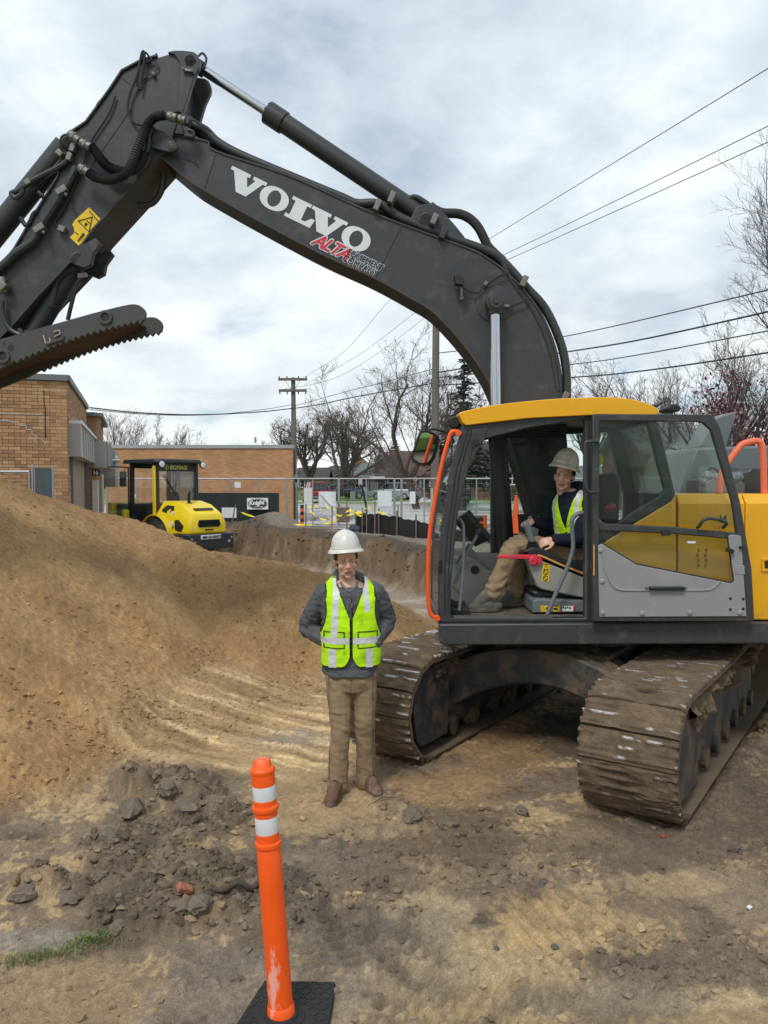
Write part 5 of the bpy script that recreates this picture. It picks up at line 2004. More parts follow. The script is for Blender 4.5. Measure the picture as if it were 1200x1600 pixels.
def build_door():
 y0, y1 = YC - 0.115, YC - 0.075
 def dpt(px, py, y):
  q = P(px, py, y0)
  return Vector((q.x, y, q.z))
 OUT = [(926, 971), (926, 647), (932, 646.5), (1108, 647.5), (1116, 650), (1126, 668), (1157, 784), (1175, 889), (1179, 966), (1177, 971)]
 INN = [(936.5, 963), (936.5, 658), (940, 657.5), (1092, 659), (1099, 661), (1111, 672), (1144, 784), (1160, 889), (1167, 958), (1166, 963)]
 k = MB()
 k.ring(XZ(OUT, y0), XZ(INN, y0), y0, y1)
 k.prism(XZ([(936, 810), (944, 818), (1050, 823), (1154, 833), (1152, 843), (1050, 834), (936, 829)], y0), y0 - 0.004, y1 - 0.004)
 door = k.build('cab_door', M['dark'], EX, bevel=0.009)
 k = MB()
 k.prism(XZ([(937, 658), (1093, 659), (1111, 670), (1152, 822), (1050, 819), (937, 810)], y0), y0 + 0.016, y0 + 0.021)
 k.prism(XZ([(938, 828), (1135, 838), (1145, 908), (994, 881), (938, 850)], y0), y0 + 0.016, y0 + 0.021)
 k.build('window', M['doorglass'], door, smooth=False)
 k = MB()
 pan = [(934, 852), (941, 850), (994, 882), (1140, 911), (1147, 909), (1137, 838), (1141, 835), (1157, 837), (1160, 880), (1166, 963), (936, 964)]
 k.prism(XZ(pan, y0), y0 - 0.012, y0 + 0.03)
 pn = k.build('door_panel', M['grey'], door, bevel=0.006)
 k = MB()
 k.tube([tuple(dpt(*q, y0 - 0.003)) for q in ((941, 850), (994, 881.5), (1141, 910.5))], 0.007, 6)
 k.tube(smooth_line([tuple(dpt(*q, y0 - 0.003)) for q in ((1141, 910.5), (1145, 906), (1143, 890), (1136, 838))], 3), 0.005, 6)
 k.build('window_seal', M['rubber'], door)
 # pressed bead of the panel
 k = MB()
 k.tube(smooth_line([tuple(dpt(*q, y0 - 0.012)) for q in ((941, 862), (945, 890), (955, 912), (968, 921), (1000, 922), (1090, 922), (1112, 919), (1124, 908))], 5), 0.009, 8)
 k.build('pressed_bead', M['grey'], pn)
 k = MB()
 k.bar(dpt(1012, 918.5, y0 - 0.03), dpt(1067, 918.5, y0 - 0.03), 0.035, 0.028, up=(0, 0, 1))
 ba = k.build('pull_handle', M['black'], pn, bevel=0.008)
 k = MB()
 for q in (1009, 1069):
  k.cyl(dpt(q, 918.5, y0 - 0.025), dpt(q, 918.5, y0), 0.012, 8)
 k.build('handle_screw', M['steel'], ba)
 k = MB()
 for q in ((938, 860), (940, 908), (941, 957), (1003, 958), (1077, 957), (1155, 957)):
  k.lathe([(0.02, 0), (0.02, -0.006), (0.012, -0.012), (0.002, -0.012)], dpt(*q, y0 - 0.012), 'y', 14)
 k.build('rivet', M['grey'], pn)
 k = MB()
 for q in ((1140, 935), (1160, 935.5), (1140, 952), (1160, 951)):
  k.cyl(dpt(*q, y0 - 0.014), dpt(*q, y0 - 0.006), 0.011, 12)
 k.build('bolt_hole', M['black'], pn)
 k = MB()
 k.prism(XZ([(1146, 883), (1162, 883), (1163, 898), (1147, 898)], y0), y0 - 0.016, y0)
 k.build('lock_plate', M['grey'], pn, bevel=0.006)
 k = MB()
 k.bar(dpt(1153, 855, y0 - 0.016), dpt(1159, 855, y0 - 0.016), 0.03, 0.02)
 k.bar(dpt(1134, 858, y0 - 0.02), dpt(1143, 862, y0 - 0.02), 0.05, 0.03)
 k.build('latch', M['black'], door, bevel=0.004)
 k = MB()
 k.tube(smooth_line([tuple(dpt(*q)) for q in ((1090, 824, y0), (1090, 820, y0 - 0.04), (1094, 812, y0 - 0.06), (1104, 809.5, y0 - 0.06), (1122, 812, y0 - 0.06), (1130, 817, y0 - 0.06), (1130, 824, y0))], 4), 0.013, 10)
 k.build('door_handle', M['dark'], door)
 k = MB()
 k.prism(XZ([(1128, 817), (1129, 804), (1132, 812), (1138, 804), (1138, 818)], y0), y0 + 0.03, y0 + 0.05)
 k.prism(XZ([(1002, 823), (1020, 824), (1024, 829), (1003, 828)], y0), y0 + 0.03, y0 + 0.06)
 k.prism(XZ([(1033, 828), (1044, 827), (1048, 836), (1033, 837)], y0), y0 - 0.02, y0)
 k.prism(XZ([(943, 840), (954, 838), (945, 848)], y0), y0 - 0.005, y0 + 0.015)
 k.build('lock_fitting', M['black'], door, bevel=0.003)
 # tail lamp seen through the glass, little label
 k = MB()
 k.prism(XZ([(1075, 846), (1088, 846), (1088, 849), (1075, 849)], y0), y0 + 0.012, y0 + 0.014)
 k.build('label_strip', M['offwhite'], door, smooth=False)
 # print on the lower glass
 k = MB()
 rr = random.Random(2)
 for i in range(4):
  for j in range(2):
   cx, cy = 1091 + j * 12 + rr.random() * 2, 860 + i * 8
   k.ball(dpt(cx, cy, y0 + 0.013), (0.012, 0.001, 0.014), 8)
   k.box(dpt(cx - 1, cy + 4, y0 + 0.013), (0.026, 0.001, 0.004))
 k.build('stick_figure_print', M['printdark'], door, smooth=False)
 # bar handle that stands off the hinge side
 k = MB()
 k.tube(smooth_line([tuple(dpt(*q)) for q in ((934, 690, y0 - 0.0), (930, 690, y0 - 0.03), (915, 691, y0 - 0.05), (911.5, 697, y0 - 0.05), (911, 730, y0 - 0.05), (912, 757, y0 - 0.05), (917, 768, y0 - 0.05), (930, 769, y0 - 0.04), (935, 769, y0))], 5), 0.0125, 10)
 k.build('grab_bar', M['dark'], door)
 k = MB()
 k.bar(dpt(927.5, 851, y0 - 0.006), dpt(927.5, 899, y0 - 0.006), 0.010, 0.008)
 k.build('hinge_trim', M['trimorange'], door)
 # red knob and dark round fitting behind the rear side glass
 k = MB()
 k.ball(cab_pt(964, 794, YC + 0.16), (0.045, 0.04, 0.035), 14)
 k.build('hammer_handle', M['redlever'], EX)
 k = MB()
 k.cyl(cab_pt(957, 716, YC + 0.4), cab_pt(957, 716, YC + 0.42), 0.05, 20)
 k.build('beacon_disc', M['decal'], EX)
M['printdark'] = mat('dark_print', (0.10, 0.075, 0.01), 0.7, var=0)
M['trimorange'] = mat('trim_orange', (0.72, 0.34, 0.09), 0.5, var=0.05)
build_door()
def build_interior():
 yn = YC + 0.20
 # console left of the seat
 k = MB()
 con = [(821, 868), (833, 869), (850, 878), (914, 903), (922, 930), (922, 937), (846, 921), (838, 915)]
 k.prism(XZ(con, yn), yn, yn + 0.16)
 c = k.build('side_console', M['grey2'], EX, bevel=0.012)
 k = MB()
 k.tube(smooth_line([tuple(P(*q, yn - 0.004)) for q in ((839, 869), (846, 869), (880, 884), (908, 895), (914, 900), (924, 922))], 3), 0.008, 8)
 k.build('trim_strip', M['trimorange'], c)
 k = MB()
 k.prism(XZ([(818, 862), (832, 855), (848, 858), (880, 873), (914, 886), (924, 893), (924, 918), (915, 899), (880, 884), (846, 869), (830, 868)], yn), yn + 0.005, yn + 0.17)
 k.build('arm_pad', M['black'], c, bevel=0.01)
 k = MB()
 k.prism(XZ([(848.5, 880), (859.5, 881), (857, 909), (846, 908)], yn), yn - 0.003, yn + 0.005)
 d = k.build('warning_decal', M['decal'], c, smooth=False)
 k = MB()
 yy = yn - 0.006
 for cy in (894, 903.5):
  ct = P(852.7 - (cy - 894) * 0.06, cy, yy)
  k.tube([ct + Vector((math.cos(a) * 0.019, 0, math.sin(a) * 0.019)) for a in [2 * math.pi * i / 16 for i in range(16)]], 0.0025, 4, closed=True)
  k.bar(ct + Vector((-0.012, 0, 0.012)), ct + Vector((0.012, 0, -0.012)), 0.004, 0.003)
 k.tube([P(*q, yy) for q in ((853.5, 883.5), (849.5, 889.5), (857, 889.5))], 0.0025, 4, closed=True)
 k.bar(P(849, 881, yy), P(859, 881.7, yy), 0.007, 0.002)
 k.build('pictogram', M['printblack'], d, smooth=False)
 # red safety lever
 k = MB()
 k.prism(XZ([(776, 869), (779, 866.5), (836, 866), (842, 868), (847, 875), (842, 882), (833, 884), (826, 879), (825, 873), (778, 872)], yn), yn - 0.035, yn - 0.012)
 lv = k.build('safety_lever', M['redlever'], EX, bevel=0.005)
 k = MB()
 k.lathe([(0.036, 0), (0.036, -0.012), (0.028, -0.018), (0.004, -0.018)], P(833, 876, yn - 0.035), 'y', 20)
 k.build('lever_hub', M['redlever'], lv)
 k = MB()
 k.cyl(P(833, 876, yn - 0.056), P(833, 876, yn - 0.05), 0.007, 10)
 k.build('hub_screw', M['black'], lv)
 # joystick in front of the operator's left hand
 for yj, dx in ((yn + 0.07, 0), (YC + 0.74, -6)):
  k = MB()
  pts = [P(833 + dx, 857, yj), P(831 + dx, 845, yj), P(828 + dx, 834, yj), P(823 + dx, 822, yj), P(817 + dx, 819, yj)]
  k.tube(smooth_line([tuple(p) for p in pts], 4), [0.032, 0.026, 0.026, 0.026, 0.026, 0.026, 0.027, 0.027, 0.028, 0.029, 0.03, 0.03, 0.032, 0.033, 0.032, 0.03, 0.024], 12)
  j = k.build('joystick', M['hood'], EX)
  k = MB()
  for i in range(5):
   z = 846 + i * 4
   k.lathe([(0.03 + 0.006 * i, 0.004), (0.04 + 0.007 * i, -0.006), (0.03 + 0.006 * i, -0.018)], P(832 + dx, z, yj), 'z', 16)
  k.build('bellows', M['black'], j, angle=60)
 # seat
 k = MB()
 k.prism(XZ([(842, 872), (850, 862), (900, 868), (930, 858), (940, 866), (936, 905), (850, 905)], 6.4), 6.22, 6.66)
 s = k.build('seat', M['seatfab'], EX, bevel=0.03, seg=3)
 k = MB()
 k.prism(XZ([(922, 862), (925, 800), (930, 765), (944, 740), (956, 740), (960, 760), (956, 866), (940, 880)], 6.4), 6.22, 6.66)
 k.build('backrest', M['seatfab'], s, bevel=0.05, seg=3)
 k = MB()
 k.prism(XZ([(853, 846), (862, 841), (890, 842), (925, 848), (925, 858), (890, 856), (866, 852)], yn + 0.03), yn + 0.06, yn + 0.14)
 k.build('arm_rest', M['seatfab'], s, bevel=0.02, seg=3)
 k = MB()
 k.prism(XZ([(832, 938), (838, 935), (922, 938), (922, 956), (830, 957)], yn), yn - 0.03, yn + 0.5)
 b = k.build('seat_base', M['hood'], s, bevel=0.012)
 k = MB()
 k.prism(XZ([(832, 925), (918, 925), (918, 937), (838, 937)], yn), yn + 0.06, yn + 0.45)
 k.build('suspension_boot', M['black'], s, bevel=0.02)
 k = MB()
 yy = yn - 0.034
 k.prism(XZ([(843.5, 945.5), (859, 945.5), (858, 954.5), (843.5, 954.5)], yn), yy, yy + 0.006)
 k.prism(XZ([(863, 946), (873, 946), (873, 954.5), (863, 954.5)], yn), yy, yy + 0.006)
 k.build('warning_decal', M['decal'], b, smooth=False)
 k = MB()
 k.prism(XZ([(877, 946), (894, 946), (894, 954), (877, 954)], yn), yy, yy + 0.006)
 k.build('white_decal', M['offwhite'], b, smooth=False)
 k = MB()
 for i in range(4):
  k.box(P(880 + i * 3.6, 949 + (i % 2), yy - 0.002), (0.012, 0.002, 0.014))
 k.box(P(868, 951, yy - 0.002), (0.03, 0.002, 0.016))
 k.box(P(868, 946.8, yy - 0.002), (0.045, 0.002, 0.006))
 k.tube([P(*q, yy - 0.001) for q in ((848, 947.5), (846, 952.5), (851, 952.5))], 0.002, 4, closed=True)
 k.ball(P(855, 950.5, yy - 0.002), (0.012, 0.002, 0.012), 8)
 k.build('pictogram', M['printblack'], b, smooth=False)
 k = MB()
 k.bar(P(898, 945, yy - 0.004), P(898, 953, yy - 0.004), 0.02, 0.01)
 k.build('seat_lever', M['redlever'], b, bevel=0.004)
 # grey loop rail from the sill to the post
 k = MB()
 k.tube(smooth_line([tuple(cab_pt(*q, YC + 0.05)) for q in ((918, 802), (908, 802.5), (899, 808), (896, 818), (898, 850), (896, 866), (886, 895), (870, 930), (857, 962))], 6), 0.017, 12)
 k.build('entry_rail', M['hood'], EX)
 k = MB()
 k.box(cab_pt(861, 963.5, YC + 0.05), (0.14, 0.05, 0.008))
 k.build('rail_foot', M['steel'], EX)
 # front left grab bar, travel levers, pedals
 k = MB()
 k.tube(smooth_line([tuple(cab_pt(*q, YC + 0.12)) for q in ((715, 812), (720, 812), (725, 818), (727, 830), (727, 870), (725, 910), (722, 940), (720, 958))], 5), 0.012, 10)
 k.build('front_rail', M['hood'], EX)
 k = MB()
 k.ball(cab_pt(716, 811, YC + 0.11), 0.014, 10)
 k.build('rail_bolt', M['steel'], EX)
 for dy in (0.36, 0.50):
  k = MB()
  k.tube([P(710, 912, YC + dy), P(726, 872, YC + dy), P(747, 834, YC + dy)], 0.013, 10)
  o = k.build('travel_lever', M['hood'], EX)
  k = MB()
  k.tube([P(746, 836, YC + dy), P(749, 830, YC + dy), P(752, 827, YC + dy)], [0.02, 0.028, 0.02], 12)
  k.build('lever_knob', M['black'], o)
  k = MB()
  k.box(P(712, 921, YC + dy), (0.09, 0.08, 0.02), Matrix.Rotation(R(40), 3, 'Y'))
  k.build('pedal', M['steel'], o, bevel=0.004)
 # monitor on the far front post
 k = MB()
 k.box(P(738, 826, YC + 0.62), (0.06, 0.24, 0.30), Matrix.Rotation(R(-40), 3, 'Y') @ Matrix.Rotation(R(28), 3, 'Z'))
 o = k.build('monitor', M['black'], EX, bevel=0.012)
 k = MB()
 k.tube([P(733, 850, YC + 0.62), P(722, 866, YC + 0.66), P(712, 880, YC + 0.7)], 0.014, 8)
 k.build('monitor_stalk', M['hood'], o)
 # kick panel with a round vent by the far front corner
 k = MB()
 k.prism(XZ([(704, 962), (704, 868), (728, 868), (746, 876), (760, 890), (790, 890), (790, 962)], YC + 0.8), YC + 0.74, YC + 0.86)
 o = k.build('kick_panel', M['grey2'], EX, bevel=0.02)
 k = MB()
 k.lathe([(0.036, 0), (0.036, -0.012), (0.028, -0.014), (0.002, -0.008)], P(742, 890, YC + 0.74), 'y', 20)
 k.build('air_vent', M['black'], o)
 # right console, label on the glass
 k = MB()
 k.prism(XZ([(806, 868), (826, 860), (900, 868), (915, 890), (915, 960), (830, 960)], YC + 0.85), YC + 0.70, YC + 0.86)
 k.build('right_console', M['grey2'], EX, bevel=0.02)
 k = MB()
 y = YCF - 0.05
 k.prism(XZ([(822, 807), (842, 807), (842, 813), (822, 813)], y), y - 0.004, y)
 o = k.build('glass_label', M['offwhite'], EX, smooth=False)
 k = MB()
 for i in range(7):
  k.box(P(826 + i * 2.1, 810, y - 0.006), (0.007, 0.002, 0.014))
 k.build('label_print', M['printblack'], o, smooth=False)
 k = MB()
 k.prism(XZ([(822, 823), (842, 823), (840, 836), (822, 836)], y), y - 0.004, y)
 k.build('glass_label', M['offwhite'], EX, smooth=False)
 # radio cables under the roof
 k = MB()
 k.tube(smooth_line([tuple(P(*q, YC + 0.45)) for q in ((818, 672), (822, 684), (850, 684), (874, 678), (880, 672))], 4), 0.012, 8)
 k.prism(XZ([(820, 660), (880, 658), (884, 672), (826, 674)], YC + 0.5), YC + 0.4, YC + 0.7)
 k.build('roof_console', M['black'], EX, bevel=0.015)
 # mirror on the far side with orange rail reflected
 k = MB()
 k.box(P(750, 824, 7.9), (0.14, 0.05, 0.24))
 o = k.build('far_mirror', M['black'], EX, bevel=0.03)
 k = MB()
 tubepx(k, [(758, 805, 7.85), (757, 840, 7.85)], 7.85, 0.02, 8, 1)
 tubepx(k, [(738, 815, 7.84), (757, 818, 7.84)], 7.85, 0.012, 8, 1)
 tubepx(k, [(771, 790, 8.2), (774, 830, 8.2), (773, 900, 8.2)], 8.2, 0.016, 8, 1)
 k.build('far_hand_rail', M['orange'], EX)
 k = MB()
 k.bar(P(712, 940, YC + 0.3), P(704, 955, YC + 0.3), 0.1, 0.1)
 k.box(P(716, 950, YC + 0.35), (0.14, 0.4, 0.06))
 k.build('foot_rest', M['black'], EX, bevel=0.01)
 # dark cup held beside the far joystick is built with the operator
M['printblack'] = mat('black_print', (0.02, 0.018, 0.01), 0.6, var=0)
M['seatfab'] = mat('seat_fabric', (0.028, 0.03, 0.033), 0.85, var=0.15, vscale=12)
build_interior()
# ------------------------------------------------------------------ people
TMP = bpy.data.scenes.new('tmp')
def remesh(mb, voxel, smooth=2):
 me = bpy.data.meshes.new('tmp')
 me.from_pydata([tuple(v) for v in mb.v], [], mb.f)
 o = bpy.data.objects.new('tmp', me)
 TMP.collection.objects.link(o)
 md = o.modifiers.new('r', 'REMESH')
 md.mode = 'VOXEL'
 md.voxel_size = voxel
 TMP.view_layers[0].update()
 dg = TMP.view_layers[0].depsgraph
 out = bpy.data.meshes.new_from_object(o.evaluated_get(dg))
 bpy.data.objects.remove(o)
 n = len(out.vertices)
 co = np.empty(n * 3, np.float32)
 out.vertices.foreach_get('co', co)
 co = co.reshape(-1, 3).astype(float)
 ed = np.empty(len(out.edges) * 2, np.int32)
 out.edges.foreach_get('vertices', ed)
 ed = ed.reshape(-1, 2)
 deg = np.bincount(ed.ravel(), minlength=n).astype(float)[:, None]
 for _ in range(smooth):
  s = np.zeros_like(co)
  np.add.at(s, ed[:, 0], co[ed[:, 1]])
  np.add.at(s, ed[:, 1], co[ed[:, 0]])
  co = 0.5 * co + 0.5 * s / np.maximum(deg, 1)
 out.vertices.foreach_set('co', co.astype(np.float32).ravel())
 out.update()
 return out, co
def normals(me):
 n = np.empty(len(me.vertices) * 3, np.float32)
 me.vertex_normals.foreach_get('vector', n)
 return n.reshape(-1, 3).astype(float)
def set_co(me, co):
 me.vertices.foreach_set('co', np.asarray(co, np.float32).ravel())
 me.update()
def limb(k, pts, rs):
 pts = [Vector(p) for p in pts]
 sm = smooth_line([tuple(p) + (r,) for p, r in zip(pts, rs)], 5)
 for i in range(len(sm) - 1):
  k.tube([sm[i][:3], sm[i + 1][:3]], [sm[i][3], sm[i + 1][3]], 12)
 for s in sm:
  k.ball(s[:3], s[3] * 0.99, 12)
def torso_rings(k, T, rows, seg=28):
 rings = []
 for z, rx, ry, yo, xo in rows:
  ring = []
  for i in range(seg):
   a = 2 * math.pi * i / seg
   c, s = math.cos(a), math.sin(a)
   ring.append(T @ Vector((xo + rx * math.copysign(abs(c) ** 0.85, c), yo + ry * math.copysign(abs(s) ** 0.85, s), z)))
  rings.append(ring)
 k.loft(rings)
def rows_at(rows, grow):
 return [(z + (grow * 0.6 if i == len(rows) - 1 else (-grow if i == 0 else 0)), rx + grow, ry + grow, yo, xo) for i, (z, rx, ry, yo, xo) in enumerate(rows)]
def add_head(k, H):
 """Head mass in its own frame (face towards -y), placed by H."""
 def e(c, r):
  k.ball(H @ Vector(c), r, 18, rot=H.to_3x3())
 e((0, 0.016, 0.032), (0.076, 0.095, 0.092))
 e((0, -0.028, -0.040), (0.061, 0.064, 0.078))
 e((0, -0.070, -0.103), (0.022, 0.017, 0.017))
 e((-0.027, -0.045, -0.080), (0.025, 0.034, 0.028))
 e((0.027, -0.045, -0.080), (0.025, 0.034, 0.028))
 e((0, -0.081, 0.024), (0.054, 0.018, 0.011))
 for s in (-1, 1):
  e((s * 0.040, -0.066, -0.028), (0.024, 0.024, 0.022))
  e((s * 0.013, -0.103, -0.032), (0.009, 0.010, 0.008))
  e((s * 0.077, 0.010, -0.010), (0.010, 0.021, 0.032))
 limb(k, [H @ Vector((0, -0.088, 0.014)), H @ Vector((0, -0.103, -0.010)), H @ Vector((0, -0.113, -0.028))], [0.009, 0.011, 0.0125])
 e((0, -0.089, -0.0615), (0.024, 0.012, 0.0065))
 e((0, -0.087, -0.0735), (0.021, 0.012, 0.0075))
def hand(k, w, d, n, side, curl=0.6, size=1.0):
 """Palm and five fingers. w wrist, d pointing direction, n back-of-hand normal, side = +1/-1 puts the thumb."""
 w, d, n = Vector(w), Vector(d).normalized(), Vector(n)
 n = (n - d * n.dot(d)).normalized()
 s = d.cross(n).normalized() * side
 rot = Matrix((s, d, n)).transposed()
 limb(k, [w - d * 0.05, w, w + d * 0.03], [0.027 * size, 0.026 * size, 0.028 * size])
 k.ball(w + d * 0.050 * size, (0.041 * size, 0.054 * size, 0.0165 * size), 14, rot=rot)
 for off, L_ in ((0.030, 0.066), (0.010, 0.074), (-0.010, 0.069), (-0.029, 0.054)):
  p = w + d * 0.088 * size + s * off * size
  a = 0.25 + curl * 0.5
  pts = [p - d * 0.02 * size]
  cur = p
  for seg in (0.42, 0.32, 0.26):
   pts.append(cur.copy())
   a_ = a
   cur = cur + (d * math.cos(a_) - n * math.sin(a_)) * L_ * seg * size
   a += curl * 0.75
  pts.append(cur)
  limb(k, pts, [0.0095 * size, 0.0092 * size, 0.0088 * size, 0.0080 * size, 0.0070 * size])
 t0 = w + d * 0.018 * size + s * 0.030 * size
 t1 = t0 + (d * 0.7 + s * 0.6 - n * 0.25).normalized() * 0.036 * size
 t2 = t1 + (d * 0.9 + s * 0.1 - n * 0.4).normalized() * 0.030 * size
 t3 = t2 + (d * 0.95 - s * 0.15 - n * 0.4).normalized() * 0.022 * size
 limb(k, [t0, t1, t2, t3], [0.015 * size, 0.0115 * size, 0.0100 * size, 0.0085 * size])
def finish(name, me, mat_, parent, smooth_angle=None):
 co = np.empty(len(me.vertices) * 3, np.float32)
 me.vertices.foreach_get('co', co)
 off = np.array(ORIG[parent.name])
 set_co(me, co.reshape(-1, 3) - off)
 me.name = name
 me.materials.clear()
 me.materials.append(mat_)
 me.shade_smooth()
 o = bpy.data.objects.new(name, me)
 COL.objects.link(o)
 o.parent = parent
 ORIG[o.name] = ORIG[parent.name]
 return o
def nfield(co, scale, seed, oct_=3):
 out = np.zeros(len(co))
 a, t = 1.0, 0
 for i in range(oct_):
  out += a * np.array([mnoise.noise(Vector(c) * scale + Vector((seed, seed * 0.7, i * 3.1))) for c in co])
  t += a
  a *= 0.5
  scale *= 2
 return out / t
def paint_skin(me, co, H, hairc, skin, stubble=0.25):
 Hi = np.array(H.inverted())
 loc = co @ Hi[:3, :3].T + Hi[:3, 3]
 x, y, z = loc[:, 0], loc[:, 1], loc[:, 2]
 c = np.tile(np.array(skin), (len(co), 1))
 n = nfield(co, 30, 3.0, 2)
 c *= (1 + 0.10 * n)[:, None]
 front = y < -0.03
 # cheeks, nose and ears are redder
 red = np.exp(-(((np.abs(x) - 0.040) / 0.022) ** 2 + ((z + 0.030) / 0.020) ** 2)) * front
 red = np.maximum(red, np.exp(-((x / 0.016) ** 2 + ((z + 0.028) / 0.014) ** 2)) * (y < -0.09))
 red = np.maximum(red, (np.abs(x) > 0.074) * (np.abs(z + 0.01) < 0.04) * (y > -0.03) * 0.8)
 c = c * (1 - 0.45 * red[:, None]) + np.array((0.70, 0.33, 0.25)) * 0.45 * red[:, None]
 st = sstep(-0.045, -0.075, z) * sstep(0.02, -0.03, y) * sstep(-0.16, -0.12, z)
 st = np.maximum(st, np.exp(-((x / 0.03) ** 2 + ((z + 0.050) / 0.008) ** 2)) * front)
 c = c * (1 - stubble * st[:, None]) + np.array(hairc) * stubble * st[:, None]
 lip = (((x / 0.025) ** 2 + ((z + 0.0675) / 0.010) ** 2) < 1) & (y < -0.075)
 c[lip] = np.array((0.42, 0.16, 0.13))
 mouth = (np.abs(x) < 0.021) & (np.abs(z + 0.0675) < 0.0022) & (y < -0.07)
 c[mouth] = np.array((0.14, 0.05, 0.045))
 brow = (np.abs(np.abs(x) - 0.034) < 0.019) & (np.abs(z - 0.0215 + 0.12 * (np.abs(x) - 0.034) ** 1) < 0.0048) & (y < -0.055)
 c[brow] = c[brow] * 0.35 + np.array(hairc) * 0.9
 c = np.clip(c, 0.01, 1)
 set_col(me, np.concatenate([c, np.zeros((len(co), 1))], 1))
M['skin'] = attr_mat('skin', 0.5, 120, 0.05, 0.08, 300, spec=0.4)
b_ = M['skin'].node_tree.nodes['Principled BSDF']
b_.inputs['Subsurface Weight'].default_value = 0.12
b_.inputs['Subsurface Radius'].default_value = (0.012, 0.004, 0.002)
M['cloth'] = attr_mat('cloth', 0.9, 160, 0.10, 0.25, 420, spec=0.25)
M['eyew'] = mat('eye_white', (0.62, 0.58, 0.54), 0.25, var=0.03)
M['iris'] = mat('iris', (0.045, 0.06, 0.06), 0.2, var=0.0)
M['hair'] = mat('brown_hair', (0.055, 0.030, 0.016), 0.7, var=0.4, vscale=60, bump=0.5, bscale=200)
M['hat'] = mat('hard_hat_shell', (0.66, 0.65, 0.60), 0.38, var=0.05, vscale=8, dirt=(0.42, 0.36, 0.28), dscale=14, damt=0.22, coat=0.2)
M['hatdirty'] = mat('dusty_hard_hat', (0.68, 0.65, 0.57), 0.5, var=0.1, vscale=12, dirt=(0.45, 0.33, 0.20), dscale=18, damt=0.5)
def add_face_bits(p, H, hairc=None):
 k = MB()
 for s in (-1, 1):
  k.ball(H @ Vector((s * 0.0325, -0.0795, 0.0035)), (0.0105, 0.0085, 0.0048), 14, rot=H.to_3x3())
 e = k.build('eye', M['eyew'], p)
 k = MB()
 for s in (-1, 1):
  k.ball(H @ Vector((s * 0.0325, -0.0860, 0.0035)), (0.0056, 0.0030, 0.0046), 12, rot=H.to_3x3())
 k.build('iris', M['iris'], e)
 k = MB()
 for s in (-1, 1):      # upper lids
  k.tube([H @ Vector((s * 0.0325 + 0.014 * t, -0.0865 + 0.010 * t * t, 0.0095 - 0.004 * t * t)) for t in (-1, -0.5, 0, 0.5, 1)], 0.003, 6)
 k.build('eyelid', M['lid'], p)
 # hair below the hat
 me = MB()
 me.ball((0, 0.018, 0.028), (0.0795, 0.097, 0.092), 32)
 keep = []
 for f in me.f:
  c = sum((me.v[i] for i in f), Vector()) / len(f)
  if c.z > -0.055 - 0.15 * max(0, c.y) + 0 and c.y > -0.040 and (c.z > 0.02 or c.y > 0.022 or (c.y > -0.035 and c.z > 0.004)):
   keep.append(f)
 h = MB()
 h.add([H @ v for v in me.v], keep)
 ho = h.build('hair', M['hair'], p)
 so = ho.modifiers.new('solid', 'SOLIDIFY')
 so.thickness = 0.006
 so.offset = 1
M['lid'] = mat('eyelid_skin', (0.58, 0.35, 0.26), 0.6, var=0.05)
def hard_hat(p, H, m_, scale=1.0):
 k = MB()
 rows = []
 for i in range(15):
  t = i / 14
  a = t * math.pi / 2
  rows.append((0.106 * math.cos(a) ** 0.85 if t < 1 else 0.004, 0.127 * math.cos(a) ** 0.85 if t < 1 else 0.004, 0.012 + 0.138 * math.sin(a)))
 seg = 48
 rings = []
 prof = [(0.100, 0.120, -0.014), (0.128, 0.155, -0.022), (0.132, 0.160, -0.020), (0.131, 0.159, -0.013), (0.118, 0.142, 0.002), (0.109, 0.131, 0.010)] + rows
 for rx, ry, z in prof:
  ring = []
  for i in range(seg):
   a = 2 * math.pi * i / seg
   c, s = math.cos(a), math.sin(a)
   zz = z
   if rx > 0.112:
    zz = z - 0.010 * abs(c) ** 2 + 0.004
   # raised crown rib along the middle
   if z > 0.05:
    zz += 0.007 * math.exp(-((rx * c) / 0.022) ** 2) * (1 if z > 0.1 else (z - 0.05) / 0.05)
   ring.append(H @ (Vector((rx * c, ry * s, zz)) * scale))
  rings.append(ring)
 k.loft(rings)
 hat = k.build('hard_hat', m_, p, angle=50)
 k = MB()
 k.tube([H @ (Vector((0.111 * math.cos(a), 0.133 * math.sin(a), 0.014)) * scale) for a in [2 * math.pi * i / 40 for i in range(40)]], 0.0025, 6, closed=True)
 k.build('brim_ridge', m_, hat)
 return hat
